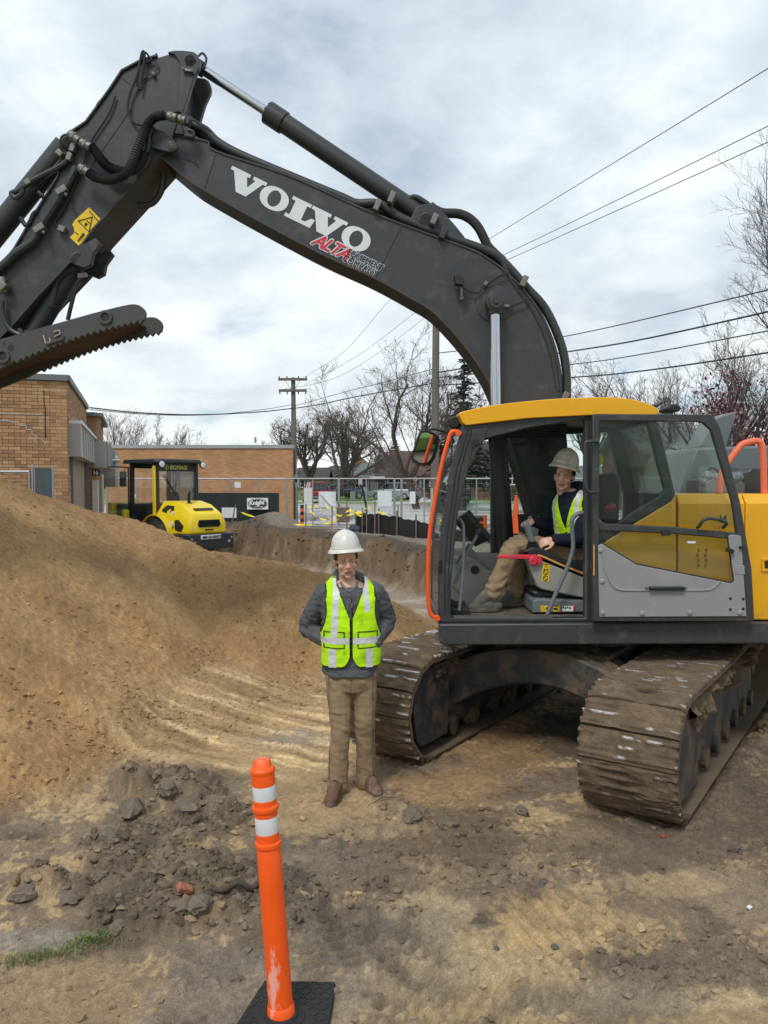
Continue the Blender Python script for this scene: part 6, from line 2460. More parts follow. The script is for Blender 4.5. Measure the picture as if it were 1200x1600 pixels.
def make_vest(p, T, rows, grow, region, colour, bands, name='safety_vest', voxel=0.0045):
 k = MB()
 torso_rings(k, T, rows_at(rows, grow), 36)
 me, co = remesh(k, voxel, 6)
 n = normals(me)
 co = co + n * (0.012 * nfield(co, 8, 5.0, 3) - 0.008 * np.abs(nfield(co * np.array((0.7, 0.7, 1.8)), 9, 7.0, 2)))[:, None]
 set_co(me, co)
 Ti = np.array(T.inverted())
 loc = co @ Ti[:3, :3].T + Ti[:3, 3]
 reg = region(loc)
 col = colour(loc, co, reg)
 bd = bands(loc)
 bm = bmesh.new()
 bm.from_mesh(me)
 bm.verts.ensure_lookup_table()
 keepv = reg > 0
 bmesh.ops.delete(bm, geom=[f for f in bm.faces if not all(keepv[v.index] for v in f.verts)], context='FACES')
 bm.verts.ensure_lookup_table()
 used = [v.index for v in bm.verts]
 # index bookkeeping: faces keep vertex order only after cleaning up, so write colours through a layer
 bm.free()
 F = []
 for f in me.polygons:
  vs = list(f.vertices)
  if all(keepv[i] for i in vs):
   F.append(vs)
 def submesh(faces, push):
  ids = sorted({i for f in faces for i in f})
  mp = {i: j for j, i in enumerate(ids)}
  m2 = bpy.data.meshes.new(name)
  m2.from_pydata((co[ids] + n[ids] * push).tolist(), [], [[mp[i] for i in f] for f in faces])
  return m2, ids
 m2, ids = submesh(F, 0.0)
 set_col(m2, np.concatenate([col[ids], np.zeros((len(ids), 1))], 1))
 o = finish(name, m2, M['cloth'], p)
 so = o.modifiers.new('solid', 'SOLIDIFY')
 so.thickness = 0.006
 so.offset = 1
 B = [f for f in F if all(bd[i] for i in f)]
 if B:
  m3, ids = submesh(B, 0.0075)
  o3 = finish('reflective_band', m3, M['reflect'], o)
 bpy.data.meshes.remove(me)
 return o
LIME = np.array((0.50, 0.86, 0.010))
def boots(k, ankle, toe, zsole, w=0.048, high=0.10):
 ankle, toe = Vector(ankle), Vector(toe)
 d = Vector((toe.x - ankle.x, toe.y - ankle.y, 0)).normalized()
 s = Vector((-d.y, d.x, 0))
 rot = Matrix((d, s, Vector((0, 0, 1)))).transposed()
 limb(k, [ankle + Vector((0, 0, high)), ankle, ankle - d * 0.01 + Vector((0, 0, -0.03))], [0.056, 0.053, 0.052])
 heel = Vector((ankle.x, ankle.y, zsole + 0.045)) - d * 0.03
 k.ball(heel, (0.058, w * 0.88, 0.046), 16, rot=rot)
 tb = Vector((toe.x, toe.y, zsole + 0.040)) - d * 0.065
 k.ball(tb, (0.078, w * 1.05, 0.042), 16, rot=rot)
 limb(k, [ankle + d * 0.01, ankle.lerp(tb, 0.55) + Vector((0, 0, 0.012)), tb], [0.054, 0.050, 0.042])
 # sole
 L_ = (toe - ankle).length
 n = 24
 ring = []
 for i in range(n):
  a = 2 * math.pi * i / n
  c, sn = math.cos(a), math.sin(a)
  lx = (L_ * 0.5 + 0.045) * c
  ww = w * (1.08 if c > 0 else 0.92) * math.copysign(abs(sn) ** 0.75, sn)
  mid = Vector(((ankle.x + toe.x) / 2, (ankle.y + toe.y) / 2, 0)) - d * 0.025
  ring.append(mid + d * lx + s * ww)
 k.loft([[r + Vector((0, 0, zsole + h)) for r in ring] for h in (0.0, 0.030)])
def wrinkle(me, co, amp, scale, seed, extra=None):
 n = normals(me)
 w = amp * (0.55 * nfield(co, scale, seed, 3) + 0.42 * (0.35 - np.abs(nfield(co * np.array((1.0, 1.0, 1.9)) + 0.3 * co[:, [1, 2, 0]], scale * 0.9, seed + 3, 2)) * 2.0))
 if extra is not None:
  w = w + extra(co)
 co = co + n * w[:, None]
 set_co(me, co)
 return co, w
def cloth_colour(me, co, base, w, seed, dirt=None, dscale=6, damt=0.5, seam=None):
 n = nfield(co, 7, seed, 3)
 c = np.tile(np.array(base), (len(co), 1)) * (1 + 0.14 * n)[:, None]
 if dirt is not None:
  d = sstep(0.05, 0.4, nfield(co, dscale, seed + 9, 4)) * damt
  c = c * (1 - d[:, None]) + np.array(dirt) * d[:, None]
 if seam is not None:
  c = seam(co, c)
 set_col(me, np.concatenate([np.clip(c, 0.004, 1), np.zeros((len(co), 1))], 1))
def build_worker():
 Yw = 5.40
 px = lambda a, b, y=Yw: P(a, b, y)
 ga = gz(*G(519, 1245)[:2])
 fx = px(548, 1250)
 p = thing('person', 'person standing in white hard hat, lime vest and grey hooded jacket, hands in pockets', 'person', (fx.x, Yw, ga))
 pel = px(549, 1040, 5.42)
 T = Matrix.Translation(pel) @ Matrix.Rotation(R(6), 4, 'Z')
 rows = [(-0.10, 0.150, 0.100, 0.0, 0.0), (0.0, 0.162, 0.112, 0.0, 0.0), (0.12, 0.160, 0.112, 0.0, 0.0), (0.26, 0.172, 0.116, 0.0, -0.005), (0.38, 0.186, 0.118, 0.005, -0.01),
   (0.48, 0.190, 0.110, 0.01, -0.014), (0.545, 0.175, 0.094, 0.015, -0.016), (0.585, 0.13, 0.080, 0.018, -0.018), (0.615, 0.075, 0.068, 0.018, -0.02)]
 H = Matrix.Translation(px(541, 875.5, 5.40)) @ Matrix.Rotation(R(9), 4, 'Z') @ Matrix.Rotation(R(-4), 4, 'Y') @ Matrix.Rotation(R(4), 4, 'X') @ Matrix.Scale(1.02, 4)
 # limbs
 shL, shR = T @ Vector((-0.185, 0.02, 0.515)), T @ Vector((0.165, 0.02, 0.515))
 elL, elR = px(482, 978, 5.55), px(604, 968, 5.56)
 haL, haR = px(530, 1012, 5.37), px(582, 1006, 5.37)
 hipL, hipR = T @ Vector((-0.09, 0.005, -0.05)), T @ Vector((0.09, 0.005, -0.05))
 knL, knR = px(532, 1138, 5.38), px(570, 1134, 5.42)
 anL, anR = px(527, 1222, 5.42), px(573, 1214, 5.52)
 zL, zR = gz(anL.x, anL.y) - 0.0, gz(anR.x, anR.y)
 # body: one continuous figure under the clothes
 k = MB()
 add_head(k, H)
 limb(k, [H @ Vector((0, 0.022, -0.06)), H @ Vector((0, 0.034, -0.13)), T @ Vector((-0.016, 0.018, 0.57))], [0.056, 0.057, 0.066])
 torso_rings(k, T, rows_at(rows, -0.012), 24)
 for s, e, h in ((shL, elL, haL), (shR, elR, haR)):
  h2 = h + Vector((0.03 if h is haL else -0.03, 0.075, -0.03))
  limb(k, [s, e, h.lerp(e, 0.25), h2], [0.055, 0.042, 0.034, 0.030])
  hand(k, h2, Vector((0.35 if h is haL else -0.35, 0.15, -0.9)), Vector((0, -1, -0.1)), 1 if h is haL else -1, 0.3)
 for a, b, c in ((hipL, knL, anL), (hipR, knR, anR)):
  limb(k, [a, b, c], [0.085, 0.056, 0.042])
 me, co = remesh(k, 0.0042, 2)
 paint_skin(me, co, H, (0.14, 0.08, 0.045), (0.68, 0.41, 0.30))
 finish('body', me, M['skin'], p)
 add_face_bits(p, H)
 hard_hat(p, H @ Matrix.Translation((0, -0.012, 0.084)) @ Matrix.Rotation(R(-3), 4, 'X') @ Matrix.Diagonal((0.94, 0.94, 0.86, 1)), M['hat'])
 # jacket with hood
 k = MB()
 torso_rings(k, T, [(-0.062, 0.180, 0.132, 0, 0), (-0.045, 0.186, 0.138, 0, 0)] + [(z, rx + 0.018, ry + 0.016, yo, xo) for z, rx, ry, yo, xo in rows[1:-2]] + [(0.57, 0.10, 0.07, 0.03, -0.018)], 32)
 for s, e, h in ((shL, elL, haL), (shR, elR, haR)):
  mid = s.lerp(e, 0.5)
  m2 = e.lerp(h, 0.5)
  limb(k, [s, mid, e, m2, e.lerp(h, 0.92)], [0.084, 0.082, 0.074, 0.066, 0.058])
 nk = T @ Vector((-0.018, 0.030, 0.575))
 hood = []
 for i in range(17):
  a = -0.38 * math.pi + 1.76 * math.pi * i / 16
  dz = 0.052 * math.sin(a) - 0.012
  hood.append(nk + Vector((0.092 * math.cos(a), 0.088 * math.sin(a), dz + 0.005 - 0.055 * max(0, -math.sin(a)))))
 limb(k, hood, [0.024] + [0.034] * 3 + [0.044] * 9 + [0.034] * 3 + [0.024])
 k.ball(nk + Vector((0, 0.13, 0.0)), (0.125, 0.06, 0.10), 16)
 k.ball(nk + Vector((-0.075, 0.06, 0.045)), (0.05, 0.06, 0.06), 14)
 limb(k, [T @ Vector((-0.17, 0.0, 0.0)), T @ Vector((-0.17, -0.0, -0.04))], [0.035, 0.035])
 me, co = remesh(k, 0.0065, 2)
 ax = np.array(shL)
 def folds(co):
  arm = np.minimum(np.linalg.norm(co - np.array(elL), axis=1), np.linalg.norm(co - np.array(elR), axis=1))
  return 0.0035 * np.sin(co[:, 2] * 80 + 4 * np.sin(co[:, 0] * 23)) * np.exp(-(arm / 0.14) ** 2)
 co, w = wrinkle(me, co, 0.024, 9.5, 2.2, folds)
 cloth_colour(me, co, (0.098, 0.103, 0.112), w, 4.0, (0.14, 0.14, 0.145), 10, 0.35)
 jk = finish('jacket', me, M['cloth'], p)
 k = MB()
 fr = lambda x, z, y=-0.136: T @ Vector((x, y, z))
 zp = [fr(-0.006, 0.50, -0.118), fr(-0.004, 0.44, -0.128), fr(-0.002, 0.36, -0.134), fr(0, 0.25, -0.132)]
 k.tube(zp, 0.004, 6)
 k.build('zip', M['black'], jk)
 k = MB()
 k.box(fr(-0.004, 0.452, -0.134), (0.012, 0.006, 0.03))
 k.build('zip_pull', M['steel'], jk)
 # T-shirt collar
 k = MB()
 k.tube(smooth_line([tuple(T @ Vector(q)) for q in ((-0.075, -0.03, 0.60), (-0.055, -0.078, 0.57), (-0.017, -0.100, 0.545), (0.022, -0.078, 0.57), (0.042, -0.03, 0.60))], 4), 0.009, 8)
 k.build('shirt_collar', M['shirt'], p)
 def region(l):
  x, y, z = l[:, 0] + 0.010, l[:, 1], l[:, 2]
  front = y < 0.01
  ax_ = np.abs(x)
  r = (z > -0.015) & (z < 0.63)
  hem = 0.015 + 0.10 * np.clip((0.07 - ax_) / 0.07, 0, 1) ** 2.4
  r &= ~(front & (z < hem))
  arm = np.where(z > 0.50, 0.172, np.where(z > 0.24, 0.172 + 0.02 * ((z - 0.42) / 0.12) ** 2, 9))
  r &= ax_ < arm
  vneck = np.clip((z - 0.355) / 0.23, 0, 1) * 0.092
  r &= ~(front & (z > 0.34) & (ax_ < vneck + 0.002))
  r &= ~((~front) & (z > 0.57) & (ax_ < 0.085))
  r &= ~((z > 0.592) & (ax_ < 0.09))
  return r
 def bands(l):
  x, y, z = l[:, 0] + 0.010, l[:, 1], l[:, 2]
  front = y < 0.05
  b = np.abs(x + 0.112 - 0.05 * (z - 0.3)) < 0.024
  b &= z > 0.215
  b |= (np.abs(x - 0.108 + 0.06 * (z - 0.45)) < 0.022) & (z > 0.40)
  b |= np.abs(z - 0.205) < 0.024
  b |= (np.abs(np.abs(x) - 0.125) < 0.027) & (z < 0.15)
  b &= np.abs(x) > 0.012
  return b
 def colour(l, co, reg):
  x, y, z = l[:, 0] + 0.010, l[:, 1], l[:, 2]
  c = np.tile(LIME, (len(co), 1)) * (1 + 0.22 * nfield(co, 16, 8.0, 4))[:, None]
  d = sstep(0.22, 0.5, nfield(co, 15, 12.0, 4)) * sstep(-0.2, 0.25, nfield(co, 5, 22.0, 2))
  d = np.maximum(d, 0.85 * np.exp(-(((x - 0.095) / 0.03) ** 2 + ((z - 0.085) / 0.025) ** 2)) * (y < 0))
  d = np.maximum(d, 0.7 * np.exp(-(((x + 0.045) / 0.013) ** 2 + ((z - 0.125) / 0.02) ** 2)) * (y < 0))
  d = np.maximum(d, 0.6 * np.exp(-(((x - 0.075) / 0.016) ** 2 + ((z - 0.335) / 0.02) ** 2)) * (y < 0))
  c = c * (1 - 0.75 * d[:, None]) + np.array((0.13, 0.16, 0.02)) * 0.75 * d[:, None]
  blk = np.array((0.015, 0.016, 0.018))
  front = y < 0.0
  ax_ = np.abs(x)
  edge = front & (z < 0.345) & (ax_ < 0.010)
  edge |= front & (z > 0.33) & (np.abs(ax_ - np.clip((z - 0.355) / 0.23, 0, 1) * 0.092) < 0.010)
  arm = np.where(z > 0.50, 0.172, 0.172 + 0.02 * ((z - 0.42) / 0.12) ** 2)
  edge |= (z > 0.24) & (ax_ > arm - 0.009)
  hem = 0.015 + 0.10 * np.clip((0.07 - ax_) / 0.07, 0, 1) ** 2.4
  edge |= front & (np.abs(z - hem) < 0.009)
  # bound pocket flaps
  qx, qz = np.abs(ax_ - 0.115), np.abs(z - 0.21)
  box_ = np.maximum(qx - 0.066, qz - 0.058)
  edge |= front & (np.abs(box_) < 0.0045)
  c[edge] = blk
  return c
 make_vest(p, T, [(z, rx + (0.014 if z < 0.5 else 0.008), ry, yo, xo) for z, rx, ry, yo, xo in rows], 0.030, region, colour, bands)
 # trousers
 k = MB()
 torso_rings(k, T, [(-0.17, 0.155, 0.105, 0, 0), (-0.10, 0.168, 0.118, 0, 0), (0.0, 0.165, 0.115, 0, 0), (0.06, 0.155, 0.108, 0, 0)], 28)
 for a, b, c in ((hipL, knL, anL), (hipR, knR, anR)):
  limb(k, [a, a.lerp(b, 0.5), b, b.lerp(c, 0.5), c + Vector((0, 0.0, -0.025))], [0.102, 0.086, 0.073, 0.071, 0.078])
 me, co = remesh(k, 0.0065, 2)
 def pf(co):
  z = co[:, 2]
  ph_ = z * 62 + 4.5 * np.sin(co[:, 0] * 17 + z * 9) + 3 * np.sin(z * 23)
  o = 0.0032 * np.sin(ph_) * (np.exp(-((z - knL.z + 0.04) / 0.08) ** 2) + 1.6 * np.exp(-((z - anL.z - 0.03) / 0.06) ** 2))
  o += 0.004 * np.sin((z * 0.7 + co[:, 0] * 0.9) * 60) * np.exp(-((z - hipL.z + 0.05) / 0.12) ** 2)
  return o
 co, w = wrinkle(me, co, 0.013, 9, 6.0, pf)
 def seams(co, c):
  z = co[:, 2]
  x = co[:, 0] - pel.x
  s = (np.abs(x - 0.155) < 0.004) | (np.abs(x + 0.155) < 0.004)
  fly = (np.abs(x - 0.004) < 0.004) & (z > hipL.z - 0.12) & (co[:, 1] < pel.y)
  pk = (np.abs(z - (hipL.z - 0.27)) < 0.0045) & (x < -0.03) & (x > -0.16)
  c[s | fly | pk] *= 0.6
  g = sstep(0.12, 0.42, nfield(co, 5, 31, 3))
  return c * (1 - 0.25 * g[:, None])
 cloth_colour(me, co, (0.285, 0.205, 0.122), w, 9.0, (0.17, 0.12, 0.075), 5, 0.5, seams)
 finish('trousers', me, M['cloth'], p)
 for an, toe, zs in ((anL, px(515, 1252, 5.17), zL), (anR, px(592, 1243, 5.35), zR)):
  zs = min(gz(an.x, an.y), gz(toe.x, toe.y)) - 0.006
  k = MB()
  boots(k, an, toe, zs)
  me, co = remesh(k, 0.0055, 2)
  co, w = wrinkle(me, co, 0.009, 24, 3.0)
  cloth_colour(me, co, (0.15, 0.085, 0.058), w, 5.0, (0.30, 0.21, 0.155), 11, 0.75, lambda co_, c, zs=zs: np.where((co_[:, 2] < zs + 0.028)[:, None], np.array((0.14, 0.105, 0.08)), c))
  bo = finish('boot', me, M['cloth'], p)
  k = MB()
  d = Vector((toe.x - an.x, toe.y - an.y, 0)).normalized()
  s = Vector((-d.y, d.x, 0))
  for i in range(4):
   c = an + d * (0.062 + 0.022 * i) + Vector((0, 0, 0.060 - 0.022 * i))
   k.tube([c - s * 0.026 - Vector((0, 0, 0.006)), c + Vector((0, 0, 0.006)), c + s * 0.026 - Vector((0, 0, 0.006))], 0.0045, 6)
  k.build('lace', M['black'], bo)
 return p
M['shirt'] = mat('grey_shirt', (0.15, 0.155, 0.155), 0.9, var=0.1, vscale=30)
build_worker()
def build_operator():
 px = lambda a, b, y: P(a, b, y)
 p = thing('person', 'person in dusty hard hat and lime vest over navy hoodie, sitting in the cab', 'person', (1.62, 6.42, 1.18))
 pel = Vector((1.645, 6.42, 1.63))
 T = Matrix.Translation(pel) @ Matrix.Rotation(R(-52), 4, 'Z') @ Matrix.Rotation(R(13), 4, 'X')
 rows = [(-0.08, 0.155, 0.115, 0.0, 0.0), (0.0, 0.160, 0.120, 0.0, 0.0), (0.10, 0.158, 0.118, 0.0, 0.0), (0.22, 0.168, 0.118, 0.0, 0.0), (0.33, 0.180, 0.116, 0.0, 0.0),
   (0.41, 0.182, 0.108, 0.005, 0.0), (0.465, 0.165, 0.092, 0.01, 0.0), (0.50, 0.12, 0.078, 0.012, 0.0), (0.53, 0.072, 0.066, 0.012, 0.0)]
 H = Matrix.Translation(px(882, 744, 6.36)) @ Matrix.Rotation(R(-24), 4, 'Z') @ Matrix.Rotation(R(6), 4, 'Y') @ Matrix.Rotation(R(2), 4, 'X')
 shN, shF = T @ Vector((0.165, 0.01, 0.43)), T @ Vector((-0.165, 0.01, 0.43))
 elN, elF = px(903, 843, 6.20), px(866, 826, 6.62)
 haN, haF = px(866, 843, 6.14), px(834, 814, 6.50)
 hipN, hipF = px(912, 868, 6.32), px(908, 866, 6.52)
 knN, knF = px(806, 852, 6.24), px(812, 850, 6.50)
 anN, anF = px(769, 926, 6.20), px(805, 925, 6.48)
 k = MB()
 add_head(k, H)
 limb(k, [H @ Vector((0, 0.022, -0.06)), H @ Vector((0, 0.036, -0.13)), T @ Vector((0, 0.012, 0.49))], [0.054, 0.056, 0.064])
 torso_rings(k, T, rows_at(rows, -0.012), 24)
 for s, e, h in ((shN, elN, haN), (shF, elF, haF)):
  limb(k, [s, s.lerp(e, 0.9), e.lerp(h, 0.15), h], [0.048, 0.034, 0.032, 0.028])
 hand(k, haN, (-0.95, 0.0, -0.25), (-0.1, -0.75, 0.65), -1, 0.75)
 hand(k, haF, (-0.95, -0.15, 0.05), (0.1, -0.4, 0.9), -1, 1.0)
 for a, b, c in ((hipN, knN, anN), (hipF, knF, anF)):
  limb(k, [a, a.lerp(b, 0.5), a.lerp(b, 0.93), b.lerp(c, 0.1), b.lerp(c, 0.5), c], [0.07, 0.055, 0.042, 0.042, 0.04, 0.036])
 me, co = remesh(k, 0.0042, 2)
 paint_skin(me, co, H, (0.15, 0.08, 0.04), (0.68, 0.41, 0.305), 0.15)
 finish('body', me, M['skin'], p)
 add_face_bits(p, H)
 hard_hat(p, H @ Matrix.Translation((0, -0.014, 0.082)) @ Matrix.Rotation(R(7), 4, 'Y') @ Matrix.Rotation(R(-4), 4, 'X'), M['hatdirty'])
 k = MB()
 torso_rings(k, T, rows_at(rows, 0.010), 30)
 for s, e, h in ((shN, elN, haN), (shF, elF, haF)):
  limb(k, [s, s.lerp(e, 0.5), e, e.lerp(h, 0.5), e.lerp(h, 0.93)], [0.074, 0.069, 0.062, 0.055, 0.048])
 nk = T @ Vector((0, 0.012, 0.515))
 hd = []
 Rm = T.to_3x3()
 for i in range(17):
  a = -0.36 * math.pi + 1.72 * math.pi * i / 16
  hd.append(nk + Rm @ Vector((0.084 * math.cos(a), 0.080 * math.sin(a), 0.04 * math.sin(a))))
 limb(k, hd, [0.022] + [0.032] * 3 + [0.042] * 9 + [0.032] * 3 + [0.022])
 k.ball(nk + Rm @ Vector((0, 0.10, -0.01)), 0.085, 14)
 me, co = remesh(k, 0.0065, 2)
 co, w = wrinkle(me, co, 0.014, 9, 7.0)
 cloth_colour(me, co, (0.013, 0.017, 0.034), w, 3.0, (0.03, 0.034, 0.05), 9, 0.5)
 finish('hoodie', me, M['cloth'], p)
 def region(l):
  x, y, z = l[:, 0], l[:, 1], l[:, 2]
  ax_ = np.abs(x)
  front = y < 0.0
  r = (z > -0.03) & (z < 0.54)
  arm = np.where(z > 0.42, 0.150, np.where(z > 0.22, 0.150 + 0.02 * ((z - 0.34) / 0.12) ** 2, 9))
  r &= ax_ < arm
  vneck = np.clip((z - 0.24) / 0.26, 0, 1) * 0.085
  r &= ~(front & (z > 0.22) & (ax_ < vneck))
  r &= ~(front & (z < 0.22) & (ax_ < 0.006))
  r &= ~((z > 0.505) & (ax_ < 0.09))
  r &= ~((~front) & (z > 0.49) & (ax_ < 0.08))
  return r
 def bands(l):
  x, y, z = l[:, 0], l[:, 1], l[:, 2]
  b = np.abs(np.abs(x) - 0.112) < 0.022
  b |= np.abs(z - 0.14) < 0.022
  return b
 def colour(l, co, reg):
  c = np.tile(LIME, (len(co), 1)) * (1 + 0.10 * nfield(co, 12, 18.0, 3))[:, None]
  d = sstep(0.25, 0.55, nfield(co, 14, 2.0, 4))
  return c * (1 - 0.4 * d[:, None]) + np.array((0.13, 0.16, 0.02)) * 0.4 * d[:, None]
 make_vest(p, T, rows, 0.023, region, colour, bands)
 # trousers
 k = MB()
 torso_rings(k, Matrix.Translation(pel) @ Matrix.Rotation(R(-70), 4, 'Z'), [(-0.10, 0.15, 0.12, 0, 0), (0.0, 0.160, 0.12, 0, 0), (0.05, 0.15, 0.11, 0, 0)], 24)
 for a, b, c in ((hipN, knN, anN), (hipF, knF, anF)):
  limb(k, [a, a.lerp(b, 0.5), b, b.lerp(c, 0.5), c], [0.100, 0.094, 0.080, 0.078, 0.072])
 me, co = remesh(k, 0.0065, 2)
 def pf(co):
  z = co[:, 2]
  kn = np.linalg.norm(co - np.array(knN), axis=1)
  return 0.006 * np.sin(z * 90 + 4 * np.sin(co[:, 0] * 16)) * np.exp(-((z - anN.z - 0.05) / 0.09) ** 2) + 0.005 * np.sin((co[:, 0] + z) * 70) * np.exp(-(kn / 0.12) ** 2)
 co, w = wrinkle(me, co, 0.013, 9, 16.0, pf)
 cloth_colour(me, co, (0.30, 0.215, 0.128), w, 29.0, (0.13, 0.095, 0.065), 6, 0.5)
 finish('trousers', me, M['cloth'], p)
 zs = P(770, 955, 6.2).z
 zf = P(770, 966, YC).z + 0.004
 for an, toe in ((anN, px(729, 932, 6.17)), (anF, px(781, 940, 6.44))):
  k = MB()
  boots(k, an, toe, zf, 0.050, 0.045)
  q_ = an.lerp(toe, 0.35)
  k.ball((q_.x, q_.y, zf + 0.052), (0.105, 0.048, 0.05), 14)
  me, co = remesh(k, 0.0055, 2)
  co, w = wrinkle(me, co, 0.004, 18, 3.0)
  cloth_colour(me, co, (0.115, 0.105, 0.092), w, 5.0, (0.21, 0.165, 0.115), 8, 0.7)
  finish('boot', me, M['cloth'], p)
 # cup in the far hand
 cup = px(817, 818, 6.50)
 k = MB()
 k.lathe([(0.034, -0.075), (0.042, 0.06), (0.046, 0.066), (0.046, 0.078), (0.03, 0.08)], cup, 'z', 24)
 o = k.build('cup', M['black'], None)
 tag(o, 'black cup held in the hand of the person in the cab', 'cup')
build_operator()
bpy.data.scenes.remove(TMP)
# ------------------------------------------------------------------ orange post
def build_post():
 foot, topp = G(440, 1589, 0.03), None
 Yb = foot.y
 top = P(409, 1186, Yb + 0.02)
 root = thing('delineator_post', 'orange plastic post with two white reflective bands on a black rubber base plate', 'post', (foot.x, foot.y, 0))
 ax = (top - foot).normalized()
 Hh = (top - foot).length
 x = ax.cross(Vector((0, 1, 0))).normalized()
 y = x.cross(ax)
 def lathe(k, prof, sides=32, mi=0):
  k.loft([[foot + ax * h + (x * math.cos(2 * math.pi * i / sides) + y * math.sin(2 * math.pi * i / sides)) * r for i in range(sides)] for r, h in prof], mi)
 k = MB()
 pf = [(0.057, 0.0), (0.057, 0.012), (0.054, 0.052), (0.050, 0.056), (0.0495, 0.06)]
 pf += [(0.0495 - 0.001 * t, 0.06 + (Hh * 0.66 - 0.06) * t) for t in (0.25, 0.5, 0.75, 1.0)]
 def roll(h, r=0.047):
  return [(r, h - 0.022), (r + 0.006, h - 0.019), (r + 0.008, h - 0.010), (r + 0.006, h - 0.001), (r, h + 0.002)]
 hA, hB, hC = Hh * 0.685, Hh * 0.835, Hh * 0.965
 pf += roll(hA, 0.047) + [(0.0472, hA + 0.035), (0.0455, hA + 0.036), (0.0455, hB - 0.055), (0.047, hB - 0.054)] + roll(hB - 0.012, 0.047) + [(0.0472, hB + 0.012), (0.0455, hB + 0.013), (0.0455, hC - 0.066), (0.047, hC - 0.065), (0.0475, hC - 0.024)]
 pf += [(0.047, hC - 0.02), (0.050, hC - 0.014), (0.051, hC - 0.004), (0.046, hC + 0.004), (0.038, hC + 0.008)]
 lathe(k, pf)
 k.build('tube', M['postor'], root, angle=50)
 k = MB()
 # flattened grip on top
 rings = []
 for h, a, b in ((hC + 0.004, 0.037, 0.034), (hC + 0.016, 0.036, 0.028), (hC + 0.030, 0.034, 0.022), (hC + 0.036, 0.031, 0.018)):
  rings.append([foot + ax * h + x * a * math.copysign(abs(math.cos(t)) ** 0.6, math.cos(t)) + y * b * math.copysign(abs(math.sin(t)) ** 0.8, math.sin(t)) for t in [2 * math.pi * i / 24 for i in range(24)]])
 k.loft(rings)
 k.build('grip', M['postor'], root)
 for a, b in ((hA + 0.037, hB - 0.056), (hB + 0.014, hC - 0.067)):
  k = MB()
  lathe(k, [(0.0462, a), (0.0466, a + 0.002), (0.0466, b - 0.002), (0.0462, b)])
  k.build('reflective_band', M['bandwhite'], root)
 # base plate with raised diamond tread
 c = [G(412, 1541, 0.0), G(526, 1543, 0.0), G(506, 1668, 0.0), G(336, 1660, 0.0)]
 k = MB()
 cen = sum(c, Vector()) / 4
 lo = [cen + (v - cen) * 1.0 for v in c]
 hi = [cen + (v - cen) * 0.97 + Vector((0, 0, 0.032)) for v in c]
 k.loft([[v + Vector((0, 0, -0.02)) for v in lo], lo, hi])
 bs = k.build('base_plate', M['rubber'], root, bevel=0.006)
 k = MB()
 e1, e2 = (hi[1] - hi[0]), (hi[3] - hi[0])
 for i in range(11):
  for j in range(14):
   u, v = (i + 0.6) / 11.3, (j + 0.5) / 14
   q = hi[0] * (1 - u) * (1 - v) + hi[1] * u * (1 - v) + hi[3] * (1 - u) * v + hi[2] * u * v
   if (q - Vector((foot.x, foot.y, q.z))).length < 0.115:
    continue
   k.box(q, (0.026, 0.0065, 0.006), Matrix.Rotation(R(45 if (i + j) % 2 else -45), 3, 'Z'))
 k.build('tread', M['rubber'], bs, smooth=False)
 k = MB()
 k.lathe([(0.095, 0.03), (0.095, 0.036), (0.07, 0.038), (0.066, 0.05), (0.058, 0.052)], (foot.x, foot.y, 0), 'z', 32)
 k.build('socket_ring', M['rubber'], bs)
M['bandwhite'] = mat('retroreflective_white', (0.66, 0.68, 0.69), 0.4, var=0.08, vscale=25, dirt=(0.40, 0.41, 0.42), dscale=30, damt=0.3)
build_post()
